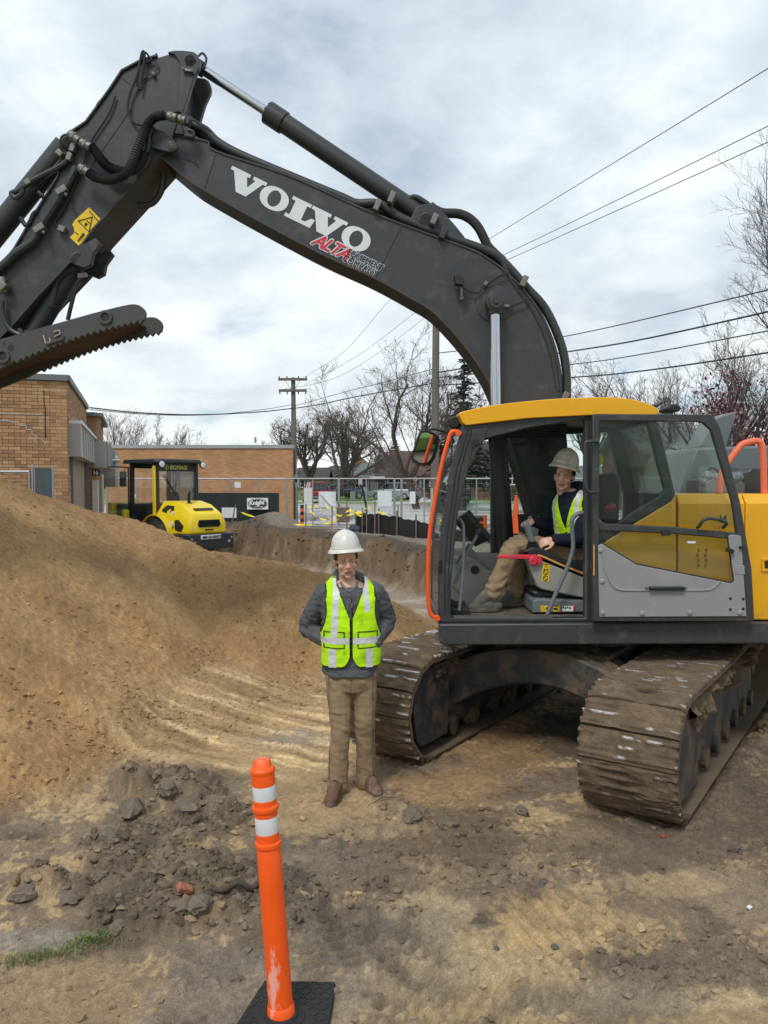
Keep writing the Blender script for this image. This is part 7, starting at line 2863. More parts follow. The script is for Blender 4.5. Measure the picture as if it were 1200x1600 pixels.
# ------------------------------------------------------------------ brick garages on the left
def build_garages():
 rt = thing('brick_building', 'tan brick garage building with grey metal awnings and a 16 sign, at the left edge', 'building', (-6.245, 15.2, 0.2))
 c0 = Vector((-6.245, 15.2, 0))
 sdir = Vector((-0.304, 0.953, 0))        # along the side wall, away
 fdir = Vector((-0.953, -0.304, 0))       # along the front wall, to the left
 z0, zt = 0.15, 4.36
 mort = mat('brick_mortar', (0.33, 0.26, 0.19), 0.95, var=0.15, vscale=5)
 bmats = [mat('tan_brick', c, 0.9, var=0.16, vscale=5, bump=0.3, bscale=90) for c in
    ((0.43, 0.265, 0.135), (0.39, 0.23, 0.115), (0.34, 0.19, 0.095), (0.47, 0.305, 0.165), (0.29, 0.165, 0.085))]
 def wall_slab(a, b, zb, zt_, depth, name, m_, parent, inward):
  k = MB()
  n = inward * depth
  k.add([a + Vector((0, 0, zb)), b + Vector((0, 0, zb)), b + n + Vector((0, 0, zb)), a + n + Vector((0, 0, zb)),
    a + Vector((0, 0, zt_)), b + Vector((0, 0, zt_)), b + n + Vector((0, 0, zt_)), a + n + Vector((0, 0, zt_))],
    [(0, 1, 2, 3), (4, 7, 6, 5), (0, 4, 5, 1), (1, 5, 6, 2), (2, 6, 7, 3), (3, 7, 4, 0)])
  return k.build(name, m_, parent, smooth=False)
 fL, sL = 9.0, 5.97
 nf = Vector((0.304, -0.953, 0))      # outward normal of the front
 ns = Vector((0.953, 0.304, 0))       # outward normal of the side
 # backing walls in mortar colour
 wf = wall_slab(c0 - nf * 0.012, c0 + fdir * fL - nf * 0.012, z0 - 0.5, zt - 0.1, 0.3, 'front_wall', mort, rt, -nf)
 ws = wall_slab(c0 - ns * 0.012, c0 + sdir * sL - ns * 0.012, z0 - 0.5, zt - 0.1, 0.3, 'side_wall', mort, rt, -ns)
 BW, BH = 0.2032 + 0.009, 0.0677
 rr = random.Random(8)
 def brick_rows(org, d, nrm, length, ztop, zbot, hide, near_n, parent, seed):
  """Bricks course by course; the largest ones become objects, the rest one joined part."""
  bricks = []
  rows = int((ztop - zbot) / BH)
  for r in range(rows):
   z = ztop - (r + 0.5) * BH
   off = 0 if r % 2 else BW / 2
   header = (r % 6 == 5)
   w = BW / 2 if header else BW
   t = -off * (0.5 if header else 1)
   while t < length:
    a, b = max(t, 0), min(t + w, length)
    if b - a > 0.04 and not hide(a, b, z):
     bricks.append(((a + b) / 2, b - a - 0.009, z))
    t += w
  if near_n:
   key = [((org + d * s).xy.length, i) for i, (s, w, z) in enumerate(bricks)]
  joined = MB()
  sing = []
  cand = []
  for i, (s, w, z) in enumerate(bricks):
   q = org + d * s + Vector((0, 0, z))
   px_ = 600 + 1200 * q.x / q.y
   py_ = 758 - 1200 * (q.z - EYE) / q.y
   vis = px_ > -2 and py_ < 800 and (py_ < 745 + max(0, px_) * 0.45 + 25) and not (px_ < 90 and py_ < 585)
   cand.append((0 if vis else 1, q.y, i))
  chosen = set(i for v, _, i in sorted(cand)[:near_n] if v == 0)
  rot = Matrix((d, nrm, Vector((0, 0, 1)))).transposed()
  meshes = {}
  for i, (s, w, z) in enumerate(bricks):
   q = org + d * s + Vector((0, 0, z)) + nrm * (0.004 * rr.random() - 0.045)
   mi = rr.choice((0, 0, 0, 1, 1, 1, 2, 2, 3, 4))
   if i in chosen:
    key = (round(w, 3), mi)
    if key not in meshes:
     kk = MB().box((0, 0, 0), (w, 0.1, BH - 0.009))
     me = kk.mesh('brick')
     me.materials.append(bmats[mi])
     meshes[key] = me
    o = bpy.data.objects.new('brick', meshes[key])
    COL.objects.link(o)
    o.parent = parent
    o.matrix_local = Matrix.Translation(q - ORIG[parent.name]) @ rot.to_4x4()
   else:
    joined.box(q, (w, 0.1, BH - 0.009), rot, mi)
  if joined.v:
   o = joined.build('brick_rows', bmats, parent, smooth=False)
   o['kind'] = 'stuff'
 opening = lambda a, b, z: False
 brick_rows(c0, fdir, nf, 5.2, zt - 0.13, z0 - 0.3, opening, 200, wf, 1)
 dz = 2.62
 def side_hide(a, b, z):
  return 0.55 < (a + b) / 2 < 5.0 and z < dz + 0.02 or (0.25 < (a + b) / 2 and dz - 0.2 < z < 3.24)
 brick_rows(c0, sdir, ns, sL, zt - 0.13, z0 - 0.3, side_hide, 100, ws, 2)
 # coping
 k = MB()
 for a, b, n in ((c0 - fdir * 0.03, c0 + fdir * fL, nf), (c0 - sdir * 0.03, c0 + sdir * sL, ns)):
  q0, q1 = a + Vector((0, 0, zt - 0.055)) - n * 0.12, b + Vector((0, 0, zt - 0.055)) - n * 0.12
  k.bar(q0, q1, 0.36, 0.115, up=(0, 0, 1))
 k.build('coping', M['hood'], rt)
 # repaired crack: pale stepped mortar line, and a dark joint
 k = MB()
 def fp(s, z):
  return c0 + fdir * s + nf * 0.012 + Vector((0, 0, z))
 zc = P(78, 648, 15.1).z
 path = [(0.45, zc), (1.25, zc), (1.25, zc - 0.07), (1.2, zc - 0.14), (1.05, zc - 0.14), (1.0, zc - 0.16), (0.88, zc - 0.16), (0.88, zc - 0.22), (0.74, zc - 0.22), (0.74, zc - 0.30), (0.64, zc - 0.30),
   (0.64, zc - 0.40), (0.56, zc - 0.42), (0.56, zc - 0.47), (0.46, zc - 0.48), (0.40, zc - 0.58)]
 for a, b in zip(path[:-1], path[1:]):
  k.bar(fp(*a), fp(*b), 0.016, 0.006, up=nf)
 k.build('mortar_patch', M['concrete'], wf, smooth=False)
 k = MB()
 k.bar(fp(0.40, zc + 0.15), fp(0.40, zc - 0.45), 0.016, 0.008, up=nf)
 k.bar(fp(0.42, zt - 0.3), fp(0.41, zc + 0.15), 0.008, 0.006, up=nf)
 k.build('movement_joint', M['black'], wf, smooth=False)
 # awning of grey standing-seam metal, garage door
 def side_pt(t, out, z):
  return c0 + sdir * t + ns * out + Vector((0, 0, z))
 def awning(t0, t1, zb, ztp, out, name='awning', nfold=7):
  k = MB()
  q = [side_pt(t0, 0.0, zb), side_pt(t1, 0.0, zb), side_pt(t1, out, zb), side_pt(t0, out, zb), side_pt(t0, 0.0, ztp), side_pt(t1, 0.0, ztp), side_pt(t1, out * 0.93, ztp), side_pt(t0, out * 0.93, ztp)]
  k.add(q, [(0, 1, 2, 3), (4, 7, 6, 5), (0, 4, 5, 1), (1, 5, 6, 2), (2, 6, 7, 3), (3, 7, 4, 0)])
  a = k.build(name, M['awning'], rt, smooth=False)
  k = MB()
  for i in range(nfold + 1):
   t = t0 + (t1 - t0) * i / nfold
   k.bar(side_pt(t, out + 0.01, zb), side_pt(t, out * 0.93 + 0.01, ztp), 0.03, 0.03, up=ns)
  k.build('seam', M['awning'], a, smooth=False)
  k = MB()
  k.bar(side_pt(t0, out * 0.5, ztp + 0.03), side_pt(t1, out * 0.5, ztp + 0.03), out + 0.06, 0.06, up=(0, 0, 1))
  k.build('flashing', M['offwhite'], a, smooth=False)
 zA, zB = P(113, 713, 15.45).z, P(113, 661, 15.45).z
 awning(0.30, sL + 0.1, zA, zB, 0.22)
 k = MB()
 for i in range(5):
  z1 = zA - 0.02 - i * 0.46
  k.add([side_pt(0.62, -0.1, z1 - 0.44), side_pt(4.9, -0.1, z1 - 0.44), side_pt(4.9, -0.1, z1), side_pt(0.62, -0.1, z1), side_pt(0.62, -0.16, z1 - 0.44), side_pt(4.9, -0.16, z1 - 0.44), side_pt(4.9, -0.16, z1), side_pt(0.62, -0.16, z1)],
    [(0, 1, 2, 3), (7, 6, 5, 4), (0, 4, 5, 1), (3, 2, 6, 7), (0, 3, 7, 4), (1, 5, 6, 2)])
 k.build('garage_door', M['gdoor'], rt, smooth=False)
 k = MB()
 k.bar(side_pt(4.95, 0.02, z0), side_pt(4.95, 0.02, zA), 0.10, 0.12, up=ns)
 k.bar(side_pt(0.58, 0.02, z0), side_pt(0.58, 0.02, zA), 0.07, 0.06, up=ns)
 k.build('door_frame', M['hood'], rt, smooth=False)
 # second block of the row, standing a little forward
 c1 = Vector((-7.84, 21.0, 0))
 c1b = c0 + sdir * (sL + 0.02)
 zt1 = 4.08
 bm_ = brick_mat('tan_brick_far', (0.40, 0.225, 0.105), (0.31, 0.165, 0.078), (0.33, 0.26, 0.19))
 w2 = wall_slab(c1b, c1, z0 - 0.5, zt1, 0.3, 'front_wall', bm_, rt, Vector((0.1, 0.9, 0)))
 e1 = c1 + sdir * 4.3
 w3 = wall_slab(c1, e1, z0 - 0.5, zt1, 0.3, 'side_wall', bm_, rt, -ns)
 wall_slab(c0 + sdir * sL, c0 + sdir * 12, z0 - 0.5, 3.1, 0.3, 'side_wall', bm_, rt, -ns)
 k = MB()
 k.bar(c1b + Vector((0, 0, zt1 + 0.04)), c1 + Vector((0.03, -0.02, zt1 + 0.04)), 0.3, 0.1, up=(0, 0, 1))
 k.bar(c1 + Vector((0.03, -0.02, zt1 + 0.04)), e1 + Vector((0, 0, zt1 + 0.04)), 0.3, 0.1, up=(0, 0, 1))
 k.build('coping', M['hood'], rt)
 def s1(t, out, z):
  return c1 + sdir * t + ns * out + Vector((0, 0, z))
 k = MB()
 z1, z2 = P(150, 728, 21).z, P(150, 690, 21).z
 q = [s1(-0.1, 0, z1), s1(4.8, 0, z1), s1(4.8, 0.3, z1), s1(-0.1, 0.3, z1), s1(-0.1, 0, z2), s1(4.8, 0, z2), s1(4.8, 0.28, z2), s1(-0.1, 0.28, z2)]
 k.add(q, [(0, 1, 2, 3), (4, 7, 6, 5), (0, 4, 5, 1), (1, 5, 6, 2), (2, 6, 7, 3), (3, 7, 4, 0)])
 a = k.build('awning', M['awning'], rt, smooth=False)
 k = MB()
 for i in range(6):
  k.bar(s1(-0.1 + 4.9 * i / 5, 0.31, z1), s1(-0.1 + 4.9 * i / 5, 0.29, z2), 0.035, 0.03, up=ns)
 k.bar(c1b + Vector((0, -0.14, z1)), c1b + Vector((0, -0.14, z2)), 0.06, 0.05)
 k.build('seam', M['awning'], a, smooth=False)
 k = MB()
 k.add([c1b + Vector((0.0, -0.12, z1 - 0.05)), c1 + Vector((0.28, -0.12, z1 - 0.05)), c1 + Vector((0.28, -0.12, z2)), c1b + Vector((0, -0.12, z2)), c1b + Vector((0.0, -0.02, z1 - 0.05)), c1 + Vector((0.28, -0.02, z1 - 0.05)), c1 + Vector((0.28, -0.02, z2)), c1b + Vector((0, -0.02, z2))],
   [(0, 1, 2, 3), (7, 6, 5, 4), (0, 4, 5, 1), (3, 2, 6, 7), (0, 3, 7, 4), (1, 5, 6, 2)])
 k.build('awning', M['awning'], rt, smooth=False)
 # white door and number plate
 k = MB()
 q0 = P(147, 750, 20.8)
 k.bb(q0.x - 0.02, q0.x + 0.13, 20.72, 20.78, 0.2, q0.z)
 q1 = P(158, 740, 21.5)
 k.bar(s1(0.6, 0.03, 0.2), s1(0.6, 0.03, q1.z), 0.06, 0.8, up=sdir)
 k.bar(s1(2.2, 0.03, 0.2), s1(2.2, 0.03, q1.z), 0.06, 1.2, up=sdir)
 k.build('door', M['offwhite'], rt, smooth=False)
 qs = P(150, 738.5, 20.55)
 k = MB()
 k.box(qs, (0.20, 0.03, 0.16))
 sg = k.build('number_sign', M['black'], rt, bevel=0.004)
 text('16', 0.155, M['offwhite'], facing(qs + Vector((-0.085, -0.02, -0.055))), sg, halo=0.006)
 k = MB()
 k.box(P(173, 733, 25), (0.40, 0.3, 1.15))
 k.build('metal_box', M['awning'], rt, bevel=0.02)
 k = MB()
 k.lathe([(0.1, 0.12), (0.16, 0.06), (0.17, 0.0), (0.08, -0.02)], P(176, 716, 25), 'z', 14)
 k.lathe([(0.14, 0.04), (0.2, 0.0), (0.1, -0.06)], P(180, 719.5, 24.8), 'z', 14)
 k.build('wall_lamp', M['offwhite'], rt)
 # roof plate behind the parapets
 k = MB()
 a_, b_ = c0 + fdir * 0.3 + sdir * 0.3, c0 + fdir * fL + sdir * 0.3
 k.add([v + Vector((0, 0, zt - 0.3)) for v in (a_, b_, b_ + sdir * sL, a_ + sdir * (sL - 0.2))], [(0, 1, 2, 3)])
 k.build('roof', M['hood'], rt, smooth=False)
M['awning'] = mat('grey_awning_metal', (0.40, 0.40, 0.38), 0.6, 0.1, var=0.15, vscale=2, stretch=(2, 2, 0.3))
M['gdoor'] = mat('pale_garage_door', (0.62, 0.61, 0.55), 0.6, var=0.1, vscale=1.5)
build_garages()
def build_hall():
 a, b = P(175, 697, 33.0), P(457, 692, 33.0)
 rt = thing('brick_building', 'long low orange brick hall with flat roof behind the yellow roller', 'building', ((a.x + b.x) / 2, 33, 0.6))
 bm_ = brick_mat('orange_brick', (0.52, 0.265, 0.115), (0.40, 0.185, 0.078), (0.40, 0.27, 0.17), 0.205, 0.0677)
 k = MB()
 k.bb(a.x - 0.3, b.x, 33.0, 33.3, 0.1, a.z - 0.1)
 k.build('wall', bm_, rt, smooth=False)
 k = MB()
 q_ = P(455, 692, 42)
 k.add([(x, y, z) for z in (0.1, a.z - 0.1) for x, y in ((b.x - 0.3, 33.3), (b.x - 0.005, 33.3), (q_.x, 42), (q_.x - 0.3, 42))], [(3, 2, 1, 0), (4, 5, 6, 7), (0, 1, 5, 4), (1, 2, 6, 5), (2, 3, 7, 6), (3, 0, 4, 7)])
 k.build('side_wall', bm_, rt, smooth=False)
 k = MB()
 k.add([(a.x - 0.3, 33.305, a.z - 0.3), (b.x - 0.31, 33.305, a.z - 0.3), (q_.x - 0.31, 42, a.z - 0.3), (a.x - 3, 42, a.z - 0.3)], [(0, 1, 2, 3)])
 k.build('roof', M['hood'], rt, smooth=False)
 k = MB()
 k.bb(a.x - 0.35, b.x + 0.05, 32.95, 33.4, a.z - 0.098, a.z + 0.05)
 k.bar((b.x - 0.15, 33.4, a.z - 0.024), (q_.x - 0.15, 42, a.z - 0.024), 0.4, 0.148, up=(0, 0, 1))
 k.build('coping', M['galv'], rt, smooth=False)
 k = MB()
 k.cyl(P(399, 692, 33.4), P(399, 683, 33.4), 0.05, 8)
 k.build('vent_pipe', M['galv'], rt)
 k = MB()
 for q in ((461, 745), (463, 752)):
  c = P(*q, 33.5)
  k.bb(c.x - 0.05, c.x + 0.12, 33.3, 33.6, c.z - 0.25, c.z + 0.1)
 k.build('meter_box', M['galv'], rt, bevel=0.01)
build_hall()
# ------------------------------------------------------------------ road roller
def build_roller():
 rt = thing('road_roller', 'yellow and black compaction roller with glass cab, its left door open, behind the sand pile', 'roller', (-6.42, 22.5, 0.1), R(142), local=True)
 rt.scale = (0.97, 0.97, 0.96)
 Yl, D, Bk = M['ryellow'], M['rdark'], M['black']
 def sec(k, rows, mi=0):
  """rows: (x, half width bottom, z bottom, half width top, z top) sections along x."""
  rings = []
  for x, wb, zb, wt, zt in rows:
   zm = zb + (zt - zb) * 0.55
   rings.append([Vector((x, wb, zb)), Vector((x, wb, zm)), Vector((x, wt, zt)), Vector((x, -wt, zt)), Vector((x, -wb, zm)), Vector((x, -wb, zb))])
  k.loft(rings, mi)
 k = MB()
 sec(k, [(-2.05, 0.62, 0.80, 0.50, 1.18), (-1.98, 0.66, 0.78, 0.52, 1.36), (-1.55, 0.74, 0.78, 0.50, 1.62), (-1.15, 0.78, 0.78, 0.48, 1.72), (-0.62, 0.80, 0.78, 0.50, 1.72)])
 hood = k.build('engine_hood', Yl, rt, bevel=0.04)
 # dark inlets and rear grille
 k = MB()
 k.add([(-2.045, y, z) for y, z in ((0.36, 0.98), (0.40, 1.06), (0.36, 1.19), (-0.36, 1.19), (-0.40, 1.06), (-0.36, 0.98))] + [(-2.075, y, z) for y, z in ((0.36, 0.98), (0.40, 1.06), (0.36, 1.19), (-0.36, 1.19), (-0.40, 1.06), (-0.36, 0.98))],
   [(5, 4, 3, 2, 1, 0), (6, 7, 8, 9, 10, 11)] + [((i + 1) % 6, i, i + 6, (i + 1) % 6 + 6) for i in range(6)])
 k.build('rear_grille', M['darkglass'], hood, smooth=False)
 k = MB()
 k.box((-1.80, 0, 1.485), (0.10, 0.66, 0.03), Matrix.Rotation(R(-30), 3, 'Y'))
 k.build('top_inlet', Bk, hood, smooth=False)
 k = MB()
 for pts in ([(-0.80, 1.50), (-0.92, 1.60), (-1.22, 1.58), (-1.30, 1.46), (-1.12, 1.36), (-0.84, 1.42)], [(-1.42, 1.18), (-1.62, 1.20), (-1.80, 1.02), (-1.72, 0.86), (-1.50, 0.88), (-1.40, 1.04)]):
  for sg in (1, -1):
   vs = []
   for x, z in pts:
    top = 1.72 if x > -1.15 else 1.72 + (x + 1.15) * 0.25
    zm = 0.78 + (top - 0.78) * 0.55
    wb, wt = 0.80 + (x + 0.62) * 0.075, 0.50
    y = wb if z < zm else wb + (wt - wb) * (z - zm) / (top - zm)
    vs.append(Vector((x, sg * (y + 0.012), z)))
   n = len(vs)
   k.add(vs + [v - Vector((0, sg * 0.05, 0)) for v in vs], [tuple(range(n)), tuple(range(2 * n - 1, n - 1, -1))] + [((i + 1) % n, i, i + n, (i + 1) % n + n) for i in range(n)])
 k.build('side_inlet', Bk, hood, smooth=False)
 k = MB()
 k.tube([(-1.36, 0.16, 1.6), (-1.36, 0.16, 1.86), (-1.38, 0.17, 1.94), (-1.44, 0.18, 1.97)], 0.045, 10)
 k.lathe([(0.09, 0.0), (0.09, 0.03), (0.05, 0.04)], (-1.36, 0.16, 1.64), 'z', 14)
 k.build('exhaust_pipe', Bk, hood)
 k = MB()
 k.bar((-2.07, 0.13, 0.905), (-2.07, -0.13, 0.905), 0.03, 0.03)
 k.ball((-2.08, 0.12, 0.905), 0.03, 8)
 k.build('hood_latch', M['rust'], hood)
 k = MB()
 k.lathe([(0.04, 0), (0.04, 0.01), (0.002, 0.012)], (0, 0, 0), 'z', 14)
 k.lathe([(0.07, 0), (0.07, 0.01), (0.002, 0.012)], (0, 0, 0), 'z', 16)
 # bumper
 k = MB()
 bp = [(-2.18, 0.80), (-1.55, 0.86), (-0.3, 0.86), (-0.3, -0.86), (-1.55, -0.86), (-2.18, -0.80)]
 k.add([(x, y, 0.34) for x, y in bp] + [(x, y, 0.79) for x, y in bp], [tuple(range(5, -1, -1)), tuple(range(6, 12))] + [(i, (i + 1) % 6, (i + 1) % 6 + 6, i + 6) for i in range(6)])
 bmp = k.build('rear_bumper', D, rt, bevel=0.03)
 k = MB()
 k.box((-2.19, 0.04, 0.70), (0.02, 0.72, 0.12))
 pl = k.build('number_plate', M['offwhite'], bmp, bevel=0.008)
 ta = Matrix.Translation((-2.205, 0.36, 0.662)) @ Matrix.Rotation(R(-90), 4, 'Z') @ Matrix.Rotation(R(90), 4, 'X')
 text('800-US-RENTS', 0.105, M['printblack'], ta, pl, halo=0.004, shear=0.25)
 k = MB()
 for y in (-0.62, 0.62):
  k.cyl((-2.2, y, 0.55), (-2.16, y, 0.55), 0.045, 12)
  k.cyl((-2.2, y * 1.15, 0.66), (-2.16, y * 1.15, 0.66), 0.03, 12)
 k.build('bolt', M['galv'], bmp)
 # fenders, wheels
 for sg in (1, -1):
  k = MB()
  k.lathe([(0.30, -0.21), (0.58, -0.20), (0.62, -0.12), (0.63, 0.0), (0.62, 0.12), (0.58, 0.20), (0.30, 0.21)], (-0.75, sg * 0.72, 0.62), 'y', 36)
  w = k.build('wheel', M['tyre'], rt)
  k = MB()
  k.lathe([(0.29, 0.0), (0.29, 0.03 * sg), (0.12, 0.05 * sg), (0.1, 0.0)], (-0.75, sg * 0.93, 0.62), 'y', 24)
  k.build('rim', Yl, w)
  k = MB()
  for i in range(22):
   a = 2 * math.pi * i / 22
   for s2 in (-1, 1):
    k.box((-0.75 + 0.625 * math.cos(a + s2 * 0.07), sg * 0.72 + s2 * 0.10, 0.62 + 0.625 * math.sin(a + s2 * 0.07)), (0.05, 0.19, 0.045), Matrix.Rotation(-a, 3, 'Y') @ Matrix.Rotation(s2 * 0.5, 3, 'X'))
  k.build('tread', M['tyre'], w, smooth=False)
  k = MB()
  arc = [(-0.75 + 0.72 * math.cos(R(t)), 0.62 + 0.72 * math.sin(R(t))) for t in range(5, 180, 10)]
  k.strip([(x, z) for x, z in arc], sg * 0.50, sg * 0.96, 0.035)
  k.build('fender', Yl, rt, bevel=0.01)
 # cab
 k = MB()
 for x, y in ((-0.60, 0.70), (-0.60, -0.70), (0.72, 0.66), (0.72, -0.66)):
  k.bar((x, y, 0.95), (x * 0.96, y, 2.86), 0.12, 0.11)
 k.bb(-0.62, 0.75, -0.72, 0.72, 0.80, 0.98)
 k.bb(-0.64, -0.54, -0.72, 0.72, 2.60, 2.86)
 k.bb(0.64, 0.74, -0.68, 0.68, 2.7, 2.86)
 cab = k.build('cab', D, rt, bevel=0.02)
 k = MB()
 k.box((-0.60, 0.80, 1.9), (0.09, 0.07, 1.7))
 k.build('yellow_post', Yl, cab, bevel=0.015)
 k = MB()
 rf = [(-0.85, 0.70), (-0.70, 0.86), (0.95, 0.82), (1.12, 0.6), (1.12, -0.6), (0.95, -0.82), (-0.70, -0.86), (-0.85, -0.70)]
 k.add([(x, y, 2.84) for x, y in rf] + [(x * 0.97, y * 0.96, 2.96) for x, y in rf], [tuple(range(7, -1, -1)), tuple(range(8, 16))] + [(i, (i + 1) % 8, (i + 1) % 8 + 8, i + 8) for i in range(8)])
 k.build('cab_roof', D, cab, bevel=0.03)
 tb = Matrix.Translation((-0.648, 0.28, 2.66)) @ Matrix.Rotation(R(-90), 4, 'Z') @ Matrix.Rotation(R(90), 4, 'X')
 text('BOMAG', 0.17, M['rlogo'], tb, cab, halo=0.007)
 k = MB()
 c = Vector((-0.655, 0.41, 2.725))
 k.tube([c + Vector((0, 0.085 * a, 0.085 * b)) for a, b in ((1, 0), (0, 1), (-1, 0), (0, -1))], 0.014, 4, closed=True)
 k.box(c, (0.01, 0.05, 0.05), Matrix.Rotation(R(45), 3, 'X'))
 k.build('logo_mark', M['rlogo'], cab, smooth=False)
 k = MB()
 k.bb(-0.615, -0.605, -0.62, 0.62, 1.55, 2.6)
 k.bb(0.72, 0.73, -0.6, 0.6, 1.2, 2.7)
 k.bb(-0.5, 0.66, -0.70, -0.69, 1.1, 2.75)
 k.build('window', M['glassclear'], cab, smooth=False)
 # both side doors stand open
 for sg, hx, an in ((1, 0.70, -112), (-1, 0.62, 108)):
  k = MB()
  pts = [(0, 0), (0, 1.62), (-1.02, 1.66), (-1.10, 1.4), (-1.10, 0.1), (-1.0, 0)]
  inn = [(-0.04, 0.04), (-0.04, 1.58), (-1.0, 1.62), (-1.06, 1.38), (-1.06, 0.12), (-0.98, 0.04)]
  k.ring(pts, inn, -0.02, 0.02)
  M_ = Matrix.Translation((hx, sg * 0.76, 1.12)) @ Matrix.Rotation(R(an), 4, 'Z')
  k.xf(M_)
  d = k.build('cab_door', Bk, rt, bevel=0.008)
  k = MB()
  k.prism(inn, -0.004, 0.004)
  k.xf(M_)
  k.build('window', M['glassclear'], d, smooth=False)
  k = MB()
  k.box((-0.16, 0.06, 1.25), (0.2, 0.05, 0.46))
  k.tube([(-0.12, 0.0, 1.55), (-0.16, 0.06, 1.4)], 0.015, 6)
  k.xf(M_)
  k.build('mirror', Bk, d, bevel=0.02)
 # seat and console
 k = MB()
 k.bb(-0.35, 0.15, -0.26, 0.26, 1.15, 1.35)
 k.loft([[Vector((-0.42, -0.26, 1.3)), Vector((-0.30, -0.26, 1.3)), Vector((-0.30, 0.26, 1.3)), Vector((-0.42, 0.26, 1.3))], [Vector((-0.46, -0.24, 1.7)), Vector((-0.34, -0.24, 1.7)), Vector((-0.34, 0.24, 1.7)), Vector((-0.46, 0.24, 1.7))], [Vector((-0.46, -0.15, 1.98)), Vector((-0.38, -0.15, 1.98)), Vector((-0.38, 0.15, 1.98)), Vector((-0.46, 0.15, 1.98))]])
 k.build('seat', M['seatfab'], cab, bevel=0.05)
 k = MB()
 k.tube([(0.55, 0.0, 1.0), (0.42, 0.0, 1.55)], 0.04, 8)
 k.tube([Vector((0.40, 0.2 * math.cos(a), 1.58 + 0.2 * math.sin(a) * 0.4)) + Vector((0.16 * math.sin(a), 0, 0)) for a in [2 * math.pi * i / 16 for i in range(16)]], 0.016, 6, closed=True)
 k.build('steering_wheel', Bk, cab)
 k = MB()
 k.tube([(-0.618, 0.46, 2.5), (-0.618, 0.12, 2.0)], 0.012, 6)
 k.tube([(-0.618, 0.52, 2.48), (-0.618, 0.1, 1.95)], 0.012, 6)
 k.tube([(-0.618, 0.05, 2.3), (-0.618, 0.08, 1.9)], 0.01, 6)
 k.build('wiper', Bk, cab)
 for y in (0.74, -0.74):
  k = MB()
  k.lathe([(0.06, 0.06), (0.11, 0.0), (0.11, -0.05), (0.095, -0.055)], (-0.84, y, 2.80), 'x', 18)
  l = k.build('work_light', Bk, rt)
  k = MB()
  k.lathe([(0.09, -0.05), (0.09, -0.06), (0.03, -0.075)], (-0.84, y, 2.80), 'x', 18)
  k.build('lens', M['offwhite'], l)
 # front frame and drum
 k = MB()
 k.bb(0.75, 1.2, -0.5, 0.5, 0.55, 1.05)
 for sg in (1, -1):
  k.bb(1.2, 3.0, sg * 0.94 - 0.08, sg * 0.94 + 0.08, 0.45, 0.95)
 k.bb(1.25, 1.50, -1.0, 1.0, 0.45, 1.66)
 k.bb(0.62, 0.80, 0.80, 0.98, 0.8, 1.45)
 k.bb(2.95, 3.15, -1.0, 1.0, 0.45, 0.9)
 k.build('drum_frame', Yl, rt, bevel=0.04)
 k = MB()
 k.bb(0.74, 1.25, -0.85, 0.85, 0.95, 1.62)
 k.bb(0.5, 0.74, 0.62, 0.80, 0.95, 1.25)
 k.build('front_console', D, rt, bevel=0.04)
 k = MB()
 k.lathe([(0.5, -0.85), (0.62, -0.84), (0.62, 0.84), (0.5, 0.85)], (2.1, 0, 0.62), 'y', 40)
 k.build('drum', M['rust'], rt)
 k = MB()
 k.bb(0.20, 0.74, 0.74, 0.86, 0.76, 1.02)
 k.bb(-0.3, 0.2, 0.76, 0.86, 0.55, 0.62)
 k.build('step', Yl, rt, bevel=0.02)
 tb = Matrix.Translation((-0.72, 0.838, 1.12)) @ Matrix.Rotation(R(180), 4, 'Z') @ Matrix.Rotation(R(90), 4, 'X')
 text('BOMAG', 0.13, M['printblack'], tb, hood, halo=0.005)
 k = MB()
 k.lathe([(0.09, 0.0), (0.09, 0.02), (0.01, 0.022)], (-1.36, 0.795, 1.06), 'y', 18)
 k.lathe([(0.06, 0.0), (0.06, 0.02), (0.01, 0.022)], (-1.32, 0.70, 1.38), 'y', 18)
 k.build('round_sticker', M['offwhite'], hood)
M['rdark'] = mat('roller_dark_paint', (0.022, 0.028, 0.032), 0.45, var=0.1, vscale=3)
M['tyre'] = mat('dusty_tyre', (0.045, 0.04, 0.034), 0.9, var=0.2, vscale=8, dirt=(0.16, 0.12, 0.08), dscale=7, damt=0.6)
M['rlogo'] = mat('yellow_green_print', (0.48, 0.52, 0.12), 0.5, var=0.05)
build_roller()
